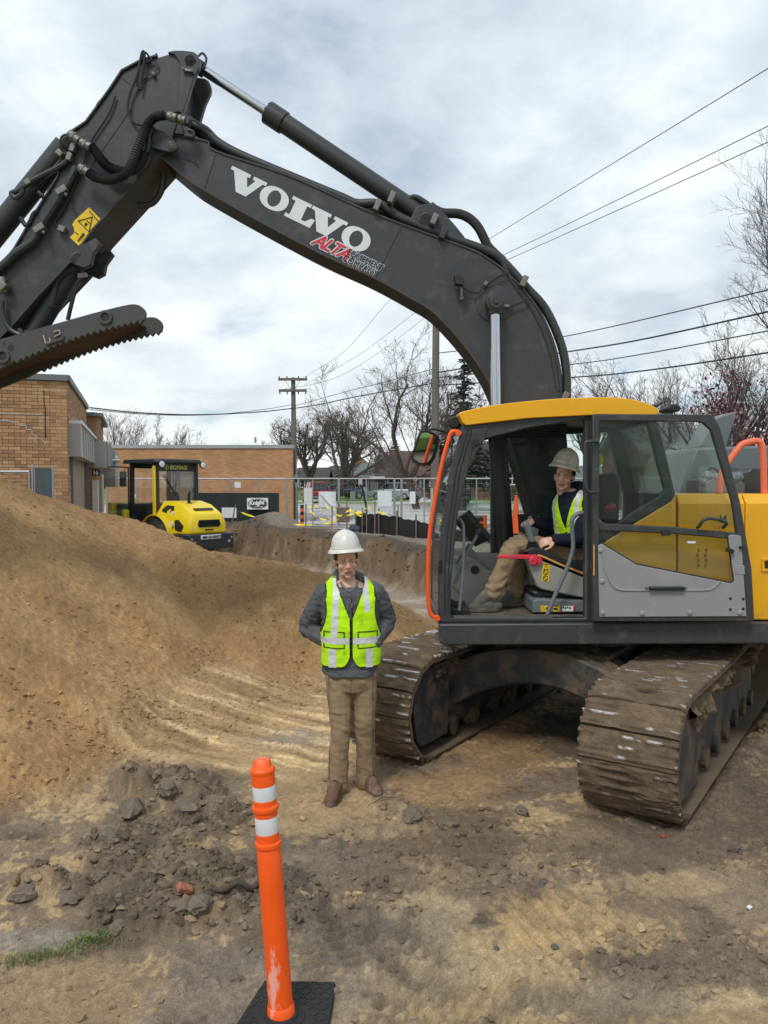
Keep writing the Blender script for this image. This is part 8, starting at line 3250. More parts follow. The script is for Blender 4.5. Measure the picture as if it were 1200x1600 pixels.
# ------------------------------------------------------------------ fences, tape, stakes
def fence_panel(p0, p1, ztop, label, group, nv=0):
 p0, p1 = Vector((p0[0], p0[1], 0)), Vector((p1[0], p1[1], 0))
 zg = min(gz(p0.x, p0.y) if p0.y < 30 else 0.6, gz(p1.x, p1.y) if p1.y < 30 else 0.6)
 rt = thing('fence_panel', label, 'fence', ((p0 + p1) / 2 + Vector((0, 0, zg))), 0, group)
 d = (p1 - p0)
 L_ = d.length
 d.normalize()
 k = MB()
 up = Vector((0, 0, 1))
 for q in (p0, p1):
  k.tube([q + up * (zg - 0.05), q + up * ztop], 0.025, 8)
 k.tube([p0 + up * ztop, p1 + up * ztop], 0.026, 8)
 k.tube([p0 + up * (zg + 0.12), p1 + up * (zg + 0.12)], 0.022, 8)
 k.build('tube_frame', M['galv'], rt)
 for i in range(nv):
  k = MB()
  q = p0 + d * L_ * (i + 1) / (nv + 1)
  k.tube([q + up * zg, q + up * ztop], 0.024, 8)
  k.build('post', M['galv'], rt)
 k = MB()
 n = int(L_ / 0.16)
 for i in range(1, n):
  q = p0 + d * (L_ * i / n)
  k.bar(q + up * (zg + 0.12), q + up * ztop, 0.0032, 0.0032)
 m_ = int((ztop - zg) / 0.16)
 for i in range(1, m_):
  z = zg + (ztop - zg) * i / m_
  k.bar(p0 + up * z, p1 + up * z, 0.004, 0.004)
 o = k.build('wire_mesh', M['galv'], rt, smooth=False)
 o['kind'] = 'stuff'
 k = MB()
 for q in (p0, p1):
  k.bb(q.x - 0.3, q.x + 0.3, q.y - 0.12, q.y + 0.12, zg - 0.03, zg + 0.06)
 k.build('foot_block', M['concrete'], rt, bevel=0.02)
 return rt
def build_fences():
 Yf = 28.0
 xs = [168, 262, 361, 449, 530, 617, 628, 700, 792, 880, 975]
 ys = [28.2, 28.2, 28.2, 28.2, 27.6, 26.9, 26.8, 26.1, 25.4, 24.8, 24.2]
 names = ['wire fence panel in front of the brick hall, leftmost one behind the roller cab', 'wire fence panel seen behind the rear window of the roller', 'wire fence panel carrying the black screen with the oval sign',
    'wire fence panel at the corner of the hall beside the grey utility pole', 'wire fence panel carrying the wrinkled white sheet', 'narrow gap panel between two close fence posts by the silver car',
    'wire fence panel in front of the street lawn left of the excavator mirror', 'wire fence panel seen through the front of the excavator cab', 'wire fence panel seen through the cab behind the seated person',
    'wire fence panel seen behind the back of the excavator cab']
 G_ = 'temporary wire fence panels round the site'
 panels = []
 for i in range(len(xs) - 1):
  a, b = P(xs[i], 748, ys[i]), P(xs[i + 1], 748, ys[i + 1])
  panels.append(fence_panel((a.x, a.y), (b.x - 0.03, b.y), a.z, names[i], G_, 1 if i not in (5,) else 0))
 a, b = P(-60, 737, 14.2), P(46, 737, 14.2)
 fence_panel((a.x, a.y), (b.x, b.y), a.z, 'wire fence panel at the left picture edge before the brick garage', 'temporary wire fence panels beside the garage')
 a, b = P(52, 730, 14.0), P(82, 732, 14.6)
 z = gz(a.x, a.y)
 rt = thing('fence_panel', 'short fence panel covered with grey blue fabric at the corner of the brick garage', 'fence', (a.x, a.y, z), 0, 'temporary wire fence panels beside the garage')
 k = MB()
 for q in (a, b):
  k.tube([Vector((q.x, q.y, z)), q + Vector((0, 0, 0.05))], 0.03, 8)
 k.build('post', M['galv'], rt)
 k = MB()
 n = 14
 rings = []
 for i in range(n + 1):
  t = i / n
  q = a.lerp(b, t) + Vector((0.01, -0.05 + 0.03 * math.sin(t * 17), 0))
  rings.append([Vector((q.x, q.y, z)), Vector((q.x, q.y, q.z)), Vector((q.x, q.y + 0.02, q.z)), Vector((q.x, q.y + 0.02, z))])
 k.loft(rings)
 k.build('fabric', M['bluefab'], rt)
 # black wind screen with the sign board
 a, b = P(300, 770, 27.95), P(436, 770, 27.95)
 zb = P(436, 816, 27.95).z
 rt = thing('wind_screen', 'black fabric screen tied to the wire fence behind the roller', 'screen', ((a.x + b.x) / 2, 27.95, zb))
 k = MB()
 rings = []
 for i in range(61):
  t = i / 60
  x = a.x + (b.x - a.x) * t
  y = 27.93 - 0.03 * math.sin(t * 23) - 0.02 * math.sin(t * 51)
  rings.append([Vector((x, y, zb)), Vector((x, y - 0.01, (zb + a.z) / 2)), Vector((x, y, a.z)), Vector((x, y + 0.015, a.z)), Vector((x, y + 0.015, zb))])
 k.loft(rings)
 k.build('fabric', M['screen'], rt)
 q = P(402.5, 787, 27.80)
 sg = thing('sign_board', 'white sign with a dark oval and white lettering, on the black screen', 'sign', tuple(q))
 wdt, hgt = 33 / 1200 * 27.8, 18 / 1200 * 27.8
 k = MB()
 k.box(q, (wdt, 0.02, hgt))
 bd = k.build('board', M['offwhite'], sg, smooth=False)
 for s, m_, dy in ((1.0, 'maroon', -0.014), (0.94, 'offwhite', -0.017), (0.90, 'maroonblack', -0.020)):
  k = MB()
  k.loft([[q + Vector((wdt * 0.465 * s * math.cos(t), dy + e, hgt * 0.44 * (s - (1 - s) * 0.6) * math.sin(t))) for t in [2 * math.pi * i / 40 for i in range(40)]] for e in (0.003, -0.001)])
  k.build('oval', M[m_], bd, smooth=False)
 text('Knight', 0.205, M['offwhite'], facing(q + Vector((-0.30, -0.024, -0.045)), R(3)), bd, halo=0.012, shear=0.15)
 k = MB()
 rr = random.Random(4)
 for i in range(7):
  k.box(q + Vector((-0.09 + i * 0.045, -0.024, -0.105)), (0.026 + 0.01 * rr.random(), 0.003, 0.026))
 k.build('small_print', M['offwhite'], bd, smooth=False)
 # white boards and sheets
 def board(x0, x1, y0, y1, Y, label, m_='offwhite', wav=0.0, name='white_board', cat='board', group='white boards and sheets tied to the fence'):
  a_, b_ = P(x0, y0, Y), P(x1, y1, Y)
  r_ = thing(name, label, cat, ((a_.x + b_.x) / 2, Y, b_.z), 0, group)
  k_ = MB()
  rg = []
  n_ = 24 if wav else 1
  for i in range(n_ + 1):
   t = i / n_
   x = a_.x + (b_.x - a_.x) * t
   w = wav * (math.sin(t * 9) + 0.5 * math.sin(t * 21 + 1))
   rg.append([Vector((x, Y - 0.06 + w, b_.z + 0.02 * wav * i)), Vector((x, Y - 0.06 - w * 0.7, a_.z)), Vector((x, Y - 0.045 - w * 0.7, a_.z)), Vector((x, Y - 0.045 + w, b_.z))])
  k_.loft(rg)
  k_.build('sheet', M[m_], r_, smooth=bool(wav))
  return r_
 board(475, 489, 762, 794, 28.2, 'tall narrow white board left of the red car')
 sh = board(498, 525, 768, 793, 27.4, 'wide wrinkled white sheet right of the red car', wav=0.03, name='white_sheet', cat='sheet')
 k = MB()
 for i, (u0, u1) in enumerate(((500, 522), (503, 518), (506, 521))):
  k.tube(smooth_line([tuple(P(u0 + 0.5, 770 + i * 1.5, 27.28)), tuple(P((u0 + u1) / 2 - 1, 781 + i, 27.26)), tuple(P(u1, 791.5, 27.28))], 4), 0.022, 6)
 k.build('fold', M['offwhite'], sh)
 board(590, 612, 767, 791, 26.9, 'square white board in front of the silver car')
 board(640, 649, 768, 787, 26.5, 'small upright white board right of the silver car')
 board(347, 370, 793, 809, 26.6, 'white board on a stake before the black screen')
 board(367, 376.5, 753, 762, 28.05, 'small pale notice high on the fence above the black screen')
 board(204, 213, 772, 778, 28.0, 'pale notice on the fence seen through the open roller door')
 # dark box by the tape
 c = P(536, 795, 25.6)
 o = MB()
 o.box((c.x, 25.6, c.z - 0.2), (0.42, 0.35, 0.50))
 t = thing('crate', 'small dark box standing behind the yellow caution tape', 'box', (c.x, 25.6, c.z - 0.6))
 o.build('body', M['wood'], t, bevel=0.01)
 # blue black bag on the ground
 c = P(568, 817, 25.3)
 t = thing('tarp', 'crumpled dark blue tarp on the ground by the end of the silt fence', 'tarp', (c.x, 25.3, gz(c.x, 25.3)))
 k = MB()
 for i in range(6):
  rr = random.Random(i)
  k.ball((c.x - 0.35 + 0.13 * i, 25.3 + 0.1 * rr.random(), gz(c.x, 25.3) + 0.10), (0.16, 0.13, 0.10 + 0.10 * rr.random()), 10)
 for v in k.v:
  v += mnoise.noise_vector(v * 5) * 0.07
 k.build('sheet', mat('blue_tarp', (0.03, 0.055, 0.10), 0.5, var=0.4, vscale=6), t)
 k = MB()
 k.ball((c.x + 0.42, 25.25, gz(c.x, 25.3) + 0.06), (0.16, 0.1, 0.06), 10)
 k.build('weight', M['offwhite'], t)
 # silt fence: black fabric on stakes, sagging to the right
 top = [(556, 806, 25.4), (566, 801, 25.2), (592, 802, 24.8), (620, 806, 24.0), (650, 812, 23.2), (680, 818, 22.5), (700, 823, 22.0), (760, 832, 21.0), (840, 846, 19.8), (930, 862, 18.6)]
 rt = thing('silt_fence', 'low black silt fence sagging between stakes along the edge of the pit', 'fence', tuple(P(640, 830, 23.4)))
 line = smooth_line([tuple(P(*q)) for q in top], 8)
 k = MB()
 rg = []
 for i, q in enumerate(line):
  q = Vector(q)
  sag = 0.05 * abs(math.sin(i * math.pi / 8)) + 0.02 * math.sin(i * 1.9)
  z0 = gz(q.x, q.y) - 0.12
  w = 0.05 * math.sin(i * 2.3) + 0.03 * math.sin(i * 5.1)
  rg.append([Vector((q.x, q.y + w, z0)), Vector((q.x, q.y - w, (z0 + q.z) / 2)), Vector((q.x, q.y, q.z - sag)), Vector((q.x, q.y + 0.012, q.z - sag)), Vector((q.x, q.y + w + 0.02, z0))])
 k.loft(rg)
 k.build('fabric', M['silt'], rt)
 for i in range(0, len(line), 8):
  q = Vector(line[i])
  k = MB()
  k.bar((q.x, q.y - 0.06, gz(q.x, q.y) - 0.1), (q.x, q.y - 0.05, q.z + 0.16), 0.045, 0.045)
  k.build('stake', M['wood'], rt)
 # survey stakes and caution tape
 st = [(478, 787, 820, 24.6, 'dark stake left of the yellow tape tangle, near the dirt heap'), (519, 792, 826, 24.4, 'short stake in the middle of the yellow tape tangle'), (542, 781, 822, 24.9, 'stake behind the dark box by the yellow tape'),
   (573, 789, 816, 24.7, 'stake at the right end of the yellow tape'), (586, 776, 826, 24.3, 'pale wooden stake standing before the silt fence'), (368, 788, 820, 26.2, 'slanting wooden stake beside the white board before the black screen'),
   (622, 788, 818, 24.2, 'thin stake rising from the silt fence left of the utility pole')]
 for x, y0, y1, Y, lab in st:
  a_ = P(x, y0, Y)
  z = gz(a_.x, Y)
  lean = 0.14 if x == 368 else 0.01
  k = MB()
  k.bar((a_.x - lean, Y, z - 0.1), (a_.x, Y, a_.z), 0.05, 0.035)
  o = k.build('stake', M['wood'], None)
  tag(o, lab, 'stake', 'wooden stakes at the pit edge')
 # leaning metal post
 a_, b_ = P(565, 757, 25.6), P(572, 790, 25.6)
 rt = thing('leaning_post', 'thin dark post leaning above the yellow tape, with a small pale tag on top', 'post', (b_.x, 25.6, gz(b_.x, 25.6)))
 k = MB()
 k.tube([(b_.x + 0.06, 25.6, gz(b_.x, 25.6)), b_, a_], 0.035, 8)
 k.build('shaft', M['wire'], rt)
 k = MB()
 k.box(P(563, 752, 25.6), (0.13, 0.02, 0.22))
 k.build('tag', M['concrete'], rt)
 tapes = [([(368, 797, 26.1), (392, 806, 25.6), (430, 815, 25.1), (470, 820, 24.8), (510, 818, 24.6), (542, 806, 24.8), (573, 796, 24.7)], 'long sagging yellow caution tape from the slanting stake to the tape tangle'),
    ([(478, 794, 24.6), (490, 803, 24.5), (505, 812, 24.4), (519, 810, 24.4)], 'yellow caution tape drooping left of the short stake'),
    ([(519, 800, 24.4), (532, 806, 24.5), (545, 798, 24.6), (560, 803, 24.6), (573, 795, 24.7)], 'yellow caution tape looping in front of the dark box'),
    ([(542, 790, 24.9), (552, 800, 24.8), (565, 806, 24.7), (573, 793, 24.7), (590, 800, 24.4), (614, 805, 24.2)], 'yellow caution tape hanging towards the silt fence'),
    ([(506, 795, 24.6), (515, 793, 24.6), (524, 796, 24.5)], 'scrap of yellow caution tape left of the dark box'),
    ([(478, 789, 24.6), (486, 793, 24.6), (494, 790, 24.7), (502, 796, 24.6)], 'yellow caution tape bunched by the orange barricade')]
 for pts, lab in tapes:
  w = smooth_line([tuple(P(*q)) for q in pts], 8)
  k = MB()
  rg = []
  for i, q in enumerate(w):
   q = Vector(q)
   a = 0.5 * math.sin(i * 0.7) + 0.5
   e = Vector((0.0, 0.03 * math.sin(a * 3), 0.020 * math.cos(a * 3) + 0.012))
   rg.append([q - e, q + e, q + e + Vector((0.0, 0.004, 0.0)), q - e + Vector((0.0, 0.004, 0.0))])
  k.loft(rg)
  o = k.build('caution_tape', M['tape'], None)
  tag(o, lab, 'tape', 'yellow caution tapes')
 # striped barricade post and cone
 q = P(472, 797, 29.5)
 rt = thing('channelizer', 'small orange and black striped channelizer by the corner of the hall', 'barricade', (q.x, 29.5, 0.6))
 k = MB()
 for i in range(6):
  k.lathe([(0.07, 0.0), (0.07, 0.13)], (q.x, 29.5, 0.66 + 0.13 * i), 'z', 12, i % 2)
 k.build('tube', [M['orange'], M['rubber']], rt)
 k = MB()
 k.lathe([(0.26, 0.0), (0.24, 0.06), (0.1, 0.08)], (q.x, 29.5, 0.6), 'z', 16)
 k.build('base', M['orange'], rt)
 q = P(806, 815, 24.5)
 rt = thing('traffic_cone', 'orange traffic cone seen through the excavator cab, left of the cup', 'cone', (q.x, 24.5, gz(q.x, 24.5)))
 z = gz(q.x, 24.5)
 k = MB()
 k.lathe([(0.2, 0.03), (0.17, 0.05), (0.035, 1.25), (0.02, 1.26)], (q.x, 24.5, z), 'z', 20)
 k.build('cone_body', M['orange'], rt)
 k = MB()
 k.box((q.x, 24.5, z + 0.02), (0.45, 0.45, 0.05))
 k.build('base', M['rubber'], rt)
 k = MB()
 k.lathe([(0.128, 0.42), (0.098, 0.62)], (q.x, 24.5, z), 'z', 20)
 k.build('reflective_band', M['bandwhite'], rt)
M['bluefab'] = mat('grey_blue_fabric', (0.115, 0.145, 0.155), 0.8, var=0.15, vscale=3)
M['maroon'] = mat('maroon_print', (0.07, 0.012, 0.02), 0.5, var=0.0)
M['maroonblack'] = mat('dark_maroon_print', (0.030, 0.010, 0.014), 0.5, var=0.0)
build_fences()
# ------------------------------------------------------------------ poles and cables
def utility_pole(px_, ptop, pbot, Y, label, arms, r0=0.16, r1=0.11, lean=0.0):
 t = P(px_, ptop, Y)
 zb = 0.6
 rt = thing('utility_pole', label, 'utility pole', (t.x, Y, zb))
 k = MB()
 n = 10
 k.tube([(t.x + lean * (1 - i / n), Y, zb - 0.3 + (t.z - zb + 0.3) * i / n) for i in range(n + 1)], [r0 + (r1 - r0) * i / n for i in range(n + 1)], 14)
 k.build('shaft', M['pole'], rt)
 for dz, ln, braces in arms:
  k = MB()
  k.box((t.x, Y - 0.16, t.z - dz), (ln, 0.10, 0.12))
  a = k.build('cross_arm', M['pole'], rt, bevel=0.01)
  k = MB()
  for s in (-1, 1):
   if braces:
    k.bar((t.x + s * ln * 0.28, Y - 0.2, t.z - dz), (t.x, Y - 0.2, t.z - dz - 0.6), 0.03, 0.015)
  for s in (-0.46, -0.2, 0.2, 0.46):
   k.lathe([(0.02, 0.06 if braces else -0.06), (0.032, 0.09 if braces else -0.10), (0.03, 0.13 if braces else -0.16), (0.015, 0.14 if braces else -0.17)], (t.x + s * ln, Y - 0.16, t.z - dz), 'z', 8)
  k.build('insulator', M['wire'], a)
 return t
def build_poles():
 tl = utility_pole(458, 590, 790, 36.0, 'grey wooden utility pole with two cross arms at the corner of the brick hall', [(0.10, 1.35, True), (0.62, 1.30, False)], 0.15, 0.10, 0.06)
 k = MB()
 root = bpy.data.objects['utility_pole']
 k.tube([(tl.x + 0.13, 35.88, 0.6), (tl.x + 0.13, 35.88, 3.4)], 0.05, 8)
 k.build('conduit', M['galv'], root)
 tr = utility_pole(682, 396, 800, 31.0, 'tall weathered utility pole behind the excavator mirror, its top hidden by the boom', [(0.25, 1.9, True)], 0.18, 0.125, -0.05)
 k = MB()
 q = P(675, 790, 30.7)
 k.bb(q.x - 0.05, q.x + 0.05, 30.78, 30.84, q.z - 0.3, q.z + 0.7)
 k.build('cable_guard', M['concrete'], bpy.data.objects['utility_pole.001'])
 V = Vector
 def cable(pts, r, lab, sag=0.0, grp='overhead cables', n=24):
  a, b = V(pts[0]), V(pts[-1])
  if len(pts) == 2:
   w = [a.lerp(b, i / n) - V((0, 0, sag * 4 * (i / n) * (1 - i / n))) for i in range(n + 1)]
  else:
   w = [V(q) for q in smooth_line([tuple(q) for q in pts], 8)]
  k_ = MB()
  k_.tube(w, r, 6)
  o = k_.build('overhead_cable', M['wire'], None)
  tag(o, lab, 'cable', grp)
 # high cables from the right pole over the machine, out of the top right of the picture
 cable([P(683, 425, 30.9), P(770, 370, 27), P(1200, 107, 14.5), P(1500, -80, 11)], 0.010, 'thin overhead cable leaving the top right corner, highest of the three above the boom')
 cable([P(683, 441, 30.9), P(785, 399, 27), P(1200, 197, 15), P(1500, 45, 12)], 0.010, 'thin overhead cable at upper right, middle one of the three above the boom')
 cable([P(683, 452, 30.9), P(797, 404, 27), P(1200, 222, 15), P(1500, 82, 12)], 0.010, 'thin overhead cable at upper right, lowest of the three above the boom')
 # lower bundle to the right
 cable([P(683, 552, 30.9), P(875, 527, 27), P(1200, 453, 18), P(1400, 402, 14)], 0.017, 'overhead cable right of the boom, uppermost of the four before the bare trees')
 cable([P(683, 582, 30.9), P(885, 550, 27), P(1000, 531, 23), P(1200, 487, 18), P(1400, 440, 14)], 0.024, 'thick overhead cable right of the boom, second of the four before the bare trees')
 cable([P(683, 590, 30.9), P(888, 570, 27), P(1000, 554, 23), P(1200, 517, 18), P(1400, 478, 14)], 0.016, 'overhead cable right of the boom, third of the four before the bare trees')
 cable([P(683, 602, 30.9), P(888, 590, 27), P(1000, 580, 23), P(1200, 551, 18), P(1400, 516, 14)], 0.022, 'thick overhead cable right of the boom, lowest of the four before the bare trees')
 # between the poles
 cable([P(682, 400, 30.9), P(608, 470, 32.6), P(540, 547, 34.2), P(476, 589, 35.8)], 0.008, 'thin cable from boom down to the cross arm of the left pole, upper one')
 cable([P(686, 462, 30.9), P(640, 495, 32.0), P(560, 555, 33.8), P(476, 601, 35.8)], 0.008, 'thin cable sloping to the lower cross arm of the left pole, middle one')
 cable([P(686, 478, 30.9), P(655, 503, 31.6), P(590, 552, 33.0), P(520, 592, 34.6), P(440, 609, 35.8)], 0.008, 'thin cable sloping to the lower cross arm of the left pole, lowest one')
 cable([P(682, 598, 30.9), P(600, 612, 32.6), P(545, 622, 34), P(500, 632, 35), P(460, 638, 35.9)], 0.022, 'thick cable bundle between the two utility poles')
 cable([P(682, 575, 30.9), P(620, 592, 32.4), P(545, 611, 34), P(460, 634, 35.9)], 0.012, 'thinner cable just above the thick bundle between the poles')
 cable([P(458, 638, 35.9), P(400, 644, 34), P(310, 648, 30), P(220, 645, 27), P(140, 637, 24)], 0.022, 'thick cable running left from the grey pole over the brick hall')
 cable([P(458, 632, 35.9), P(410, 640, 34), P(330, 648, 31), P(240, 648, 27), P(140, 640, 24)], 0.012, 'thin cable twisted along the thick one over the brick hall')
 cable([P(461, 682, 35.8), P(480, 684, 40), P(510, 685, 50), P(560, 680, 70)], 0.014, 'pale service cable from the grey pole towards the houses')
build_poles()
# ------------------------------------------------------------------ trees
def bare_tree(x, y, zb, H, spread, seed, label, lean=(0, 0), trunk_r=0.28, trunk_h=0.28, depth=5, upright=0.5, nm='bare_tree', group='bare street trees', twigm=None, ntop=5, detail=1.0):
 rr = random.Random(seed)
 rt = thing(nm, label, 'tree', (x, y, zb), 0, group)
 kt, kc = MB(), MB()
 rmin = 0.00015 * y
 def seg(k, pts, r0, r1, sides):
  n = len(pts)
  k.tube(pts, [max(rmin, r0 + (r1 - r0) * i / (n - 1)) for i in range(n)], sides, caps=False)
 def branch(p, d, L_, r, lev):
  n = (6, 6, 5, 4, 3, 2, 2)[lev]
  pts, dirs = [p], [d]
  cur, dd = p.copy(), d.copy()
  for i in range(n):
   j = 0.16 if lev < 3 else 0.24
   dd = (dd + Vector((rr.gauss(0, j), rr.gauss(0, j), rr.gauss(0, j * 0.7) + 0.13 * upright))).normalized()
   cur = cur + dd * L_ / n
   pts.append(cur.copy())
   dirs.append(dd.copy())
  r1 = r * (0.35 if lev > 1 else 0.42)
  seg(kt if lev <= 1 else kc, pts, r, r1, (8, 7, 5, 4, 3, 3, 3)[lev])
  if lev >= depth:
   return
  nch = int((7, 7, 6, 4, 4, 3)[lev] * detail + 0.5)
  for c in range(nch):
   t = 0.22 + 0.78 * (c + rr.random() * 0.8) / nch
   t = min(t, 0.999)
   i = int(t * n)
   q = pts[i].lerp(pts[i + 1], t * n - i)
   dq = dirs[i + 1]
   ax = dq.orthogonal().normalized()
   ax.rotate(Matrix.Rotation(2.4 * c + rr.random() * 1.5, 3, dq))
   a = rr.uniform(0.45, 0.95) * (1.15 - 0.4 * upright)
   nd = (dq * math.cos(a) + ax * math.sin(a))
   nd = Vector((nd.x, nd.y, nd.z + 0.12 * upright)).normalized()
   branch(q, nd, L_ * rr.uniform(0.40, 0.68) * (1.15 - 0.45 * t), (r + (r1 - r) * t) * rr.uniform(0.45, 0.62), lev + 1)
 base = Vector((x, y, zb - 0.2))
 top = base + Vector((lean[0], lean[1], H * trunk_h + 0.2))
 seg(kt, [base + Vector((0, 0, -0.1)), base.lerp(top, 0.12), base.lerp(top, 0.6), top], trunk_r * 1.15, trunk_r * 0.85, 12)
 L0 = H * (1 - trunk_h) * 0.80
 for i in range(ntop):
  a = 2 * math.pi * (i + rr.random() * 0.6) / ntop
  s = spread * rr.uniform(0.35, 1.0)
  d = Vector((math.cos(a) * s + lean[0] * 0.10, math.sin(a) * s + lean[1] * 0.10, 1.0)).normalized()
  branch(top - Vector((0, 0, 0.12 * i)), d, L0 * rr.uniform(0.75, 1.1), trunk_r * rr.uniform(0.42, 0.62), 1)
 kt.build('trunk', M['bark'], rt)
 kc.build('crown', twigm or M['twig'], rt, smooth=False)
 return rt
def gpos(px_, Y):
 return (px_ - 600) / 1200.0 * Y
def build_trees():
 T_ = bare_tree
 T_(gpos(652, 52), 52, 0.6, 10.6, 1.1, 14, 'large spreading bare tree left of the tall utility pole', (-0.6, 0), 0.25, 0.20, 5, 0.5)
 T_(gpos(520, 72), 72, 0.72, 9.4, 1.25, 22, 'leaning bare tree in front of the houses right of the brick hall', (1.0, 0), 0.40, 0.20, 5, 0.35)
 T_(gpos(484, 80), 80, 0.72, 10.0, 0.9, 31, 'dark bare tree just right of the grey utility pole', (0, 0), 0.42, 0.25, 5, 0.4)
 T_(gpos(440, 92), 92, 0.72, 8.6, 0.9, 33, 'distant bare tree showing over the right end of the brick hall', (0, 0), 0.35, 0.25, 4, 0.5)
 T_(gpos(545, 90), 90, 0.72, 10.5, 0.8, 37, 'bare tree behind the leaning one, before the tan house', (0, 0), 0.36, 0.3, 5, 0.5, detail=0.8)
 T_(gpos(268, 52), 52, 0.6, 6.3, 1.1, 41, 'bushy bare tree over the roof of the brick hall', (0, 0), 0.16, 0.2, 5, 0.7, ntop=6, detail=0.85)
 T_(gpos(188, 56), 56, 0.6, 6.6, 0.4, 43, 'narrow budding tree beside the left garage roof', (0, 0), 0.13, 0.2, 4, 1.0, twigm=M['budtwig'])
 T_(gpos(722, 48), 48, 0.6, 9.0, 0.7, 47, 'slender bare tree between the utility pole and the boom', (0, 0), 0.2, 0.25, 5, 0.6, detail=0.8)
 T_(gpos(922, 72), 72, 0.72, 11.5, 0.7, 53, 'bare tree right behind the boom above the cab roof', (0, 0), 0.3, 0.3, 5, 0.5, detail=0.8)
 T_(gpos(985, 85), 85, 0.72, 11.0, 0.7, 57, 'small distant bare tree above the rear of the cab roof', (0, 0), 0.3, 0.3, 4, 0.5)
 T_(gpos(1080, 46), 46, 0.6, 10.6, 1.3, 61, 'wide fan shaped bare tree behind the engine hood', (0, 0), 0.26, 0.10, 5, 0.75, ntop=11, detail=1.0)
 T_(gpos(1275, 38), 38, 0.6, 15.5, 0.5, 67, 'tall bare tree at the right edge, reaching highest into the sky', (0, 0), 0.26, 0.2, 5, 0.8, ntop=8)
 T_(gpos(605, 120), 120, 0.72, 9.0, 0.8, 71, 'far bare tree behind the house roofs', (0, 0), 0.3, 0.3, 4, 0.5)
M['budtwig'] = mat('budding_twig', (0.26, 0.20, 0.17), 0.95, var=0.3, vscale=2)
build_trees()
def leaf_cloud(k, rr, n, gen, size, mi=None):
 for i in range(n):
  p, s = gen(rr)
  a = Vector((rr.gauss(0, 1), rr.gauss(0, 1), rr.gauss(0, 1))).normalized()
  b = a.orthogonal().normalized()
  b.rotate(Matrix.Rotation(rr.random() * 6.28, 3, a))
  c = a.cross(b)
  q = size * s * (0.6 + 0.8 * rr.random())
  k.add([p - b * q, p + c * q * 0.45, p + b * q, p - c * q * 0.45], [(0, 1, 2, 3)], mi if mi is not None else rr.randrange(3))
def conifer(x, y, zb, H, Wd, seed, label, nm='conifer', group='evergreen trees'):
 rr = random.Random(seed)
 rt = thing(nm, label, 'tree', (x, y, zb), 0, group)
 k = MB()
 k.tube([(x, y, zb - 0.2), (x, y, zb + H * 0.97)], [0.22, 0.02], 8)
 k.build('trunk', M['bark'], rt)
 k = MB()
 nl = 26
 for i in range(nl):
  t = (i + 0.5) / nl
  z = zb + H * (0.10 + 0.88 * t)
  rad = Wd * (1 - t) ** 0.8 + 0.12
  for j in range(int(9 - 4 * t)):
   if rr.random() < 0.12:
    continue
   a = rr.random() * 6.283
   L_ = rad * rr.uniform(0.6, 1.1)
   d = Vector((math.cos(a), math.sin(a), -0.22))
   b0 = Vector((x, y, z))
   for m_ in range(int(14 * (0.4 + L_))):
    s = (0.15 + 0.85 * rr.random())
    p = b0 + d * L_ * s + Vector((rr.gauss(0, 0.09), rr.gauss(0, 0.09), rr.gauss(0, 0.08) + 0.10 * L_ * s * s))
    q = 0.10 + 0.13 * rr.random()
    e = (d + Vector((rr.gauss(0, 0.5), rr.gauss(0, 0.5), rr.gauss(0, 0.3)))).normalized() * q * 1.3
    f = Vector((-d.y, d.x, rr.gauss(0, 0.5))).normalized() * q * 0.5
    k.add([p - e, p + f, p + e, p - f], [(0, 1, 2, 3)], rr.randrange(3))
 o = k.build('crown', [M['conif1'], M['conif2'], M['conif3']], rt, smooth=False)
def bush(x, y, zb, rx, ry, h, seed, label, mats, n=1500, size=0.10, group='shrubs by the houses', nm='shrub', cat='shrub'):
 rr = random.Random(seed)
 rt = thing(nm, label, cat, (x, y, zb), 0, group)
 k = MB()
 for i in range(5):
  a = rr.random() * 6.28
  k.tube([(x, y, zb), (x + math.cos(a) * rx * 0.5, y + math.sin(a) * ry * 0.5, zb + h * 0.7)], [0.05, 0.015], 5)
 k.build('stems', M['bark'], rt)
 cl = [(Vector((x + rr.uniform(-0.75, 0.75) * rx, y + rr.uniform(-0.75, 0.75) * ry, zb + h * rr.uniform(0.25, 0.8))), rr.uniform(0.3, 0.55)) for _ in range(12)]
 def gen(r):
  c, s = r.choice(cl)
  v = Vector((r.gauss(0, 1), r.gauss(0, 1), r.gauss(0, 1))).normalized() * (s * r.random() ** 0.3)
  return c + Vector((v.x * rx, v.y * ry, v.z * h * 0.55)), 1.0
 k = MB()
 leaf_cloud(k, rr, n, gen, size)
 k.build('foliage', mats, rt, smooth=False)
M['conif1'] = mat('conifer_needles', (0.030, 0.045, 0.022), 0.9, var=0.3, vscale=1)
M['conif2'] = mat('conifer_needles_dark', (0.020, 0.030, 0.017), 0.9, var=0.3, vscale=1)
M['conif3'] = mat('conifer_needles_brown', (0.050, 0.050, 0.030), 0.9, var=0.3, vscale=1)
M['leafg'] = [mat('shrub_leaf', (0.035, 0.062, 0.02), 0.85, var=0.3, vscale=2), mat('shrub_leaf_dark', (0.02, 0.036, 0.014), 0.85, var=0.3, vscale=2), mat('shrub_leaf_light', (0.055, 0.085, 0.025), 0.85, var=0.3, vscale=2)]
M['plum'] = [mat('plum_leaf', (0.11, 0.022, 0.035), 0.8, var=0.3, vscale=2), mat('plum_leaf_dark', (0.06, 0.014, 0.022), 0.8, var=0.3, vscale=2), mat('plum_blossom', (0.26, 0.075, 0.10), 0.8, var=0.3, vscale=2)]
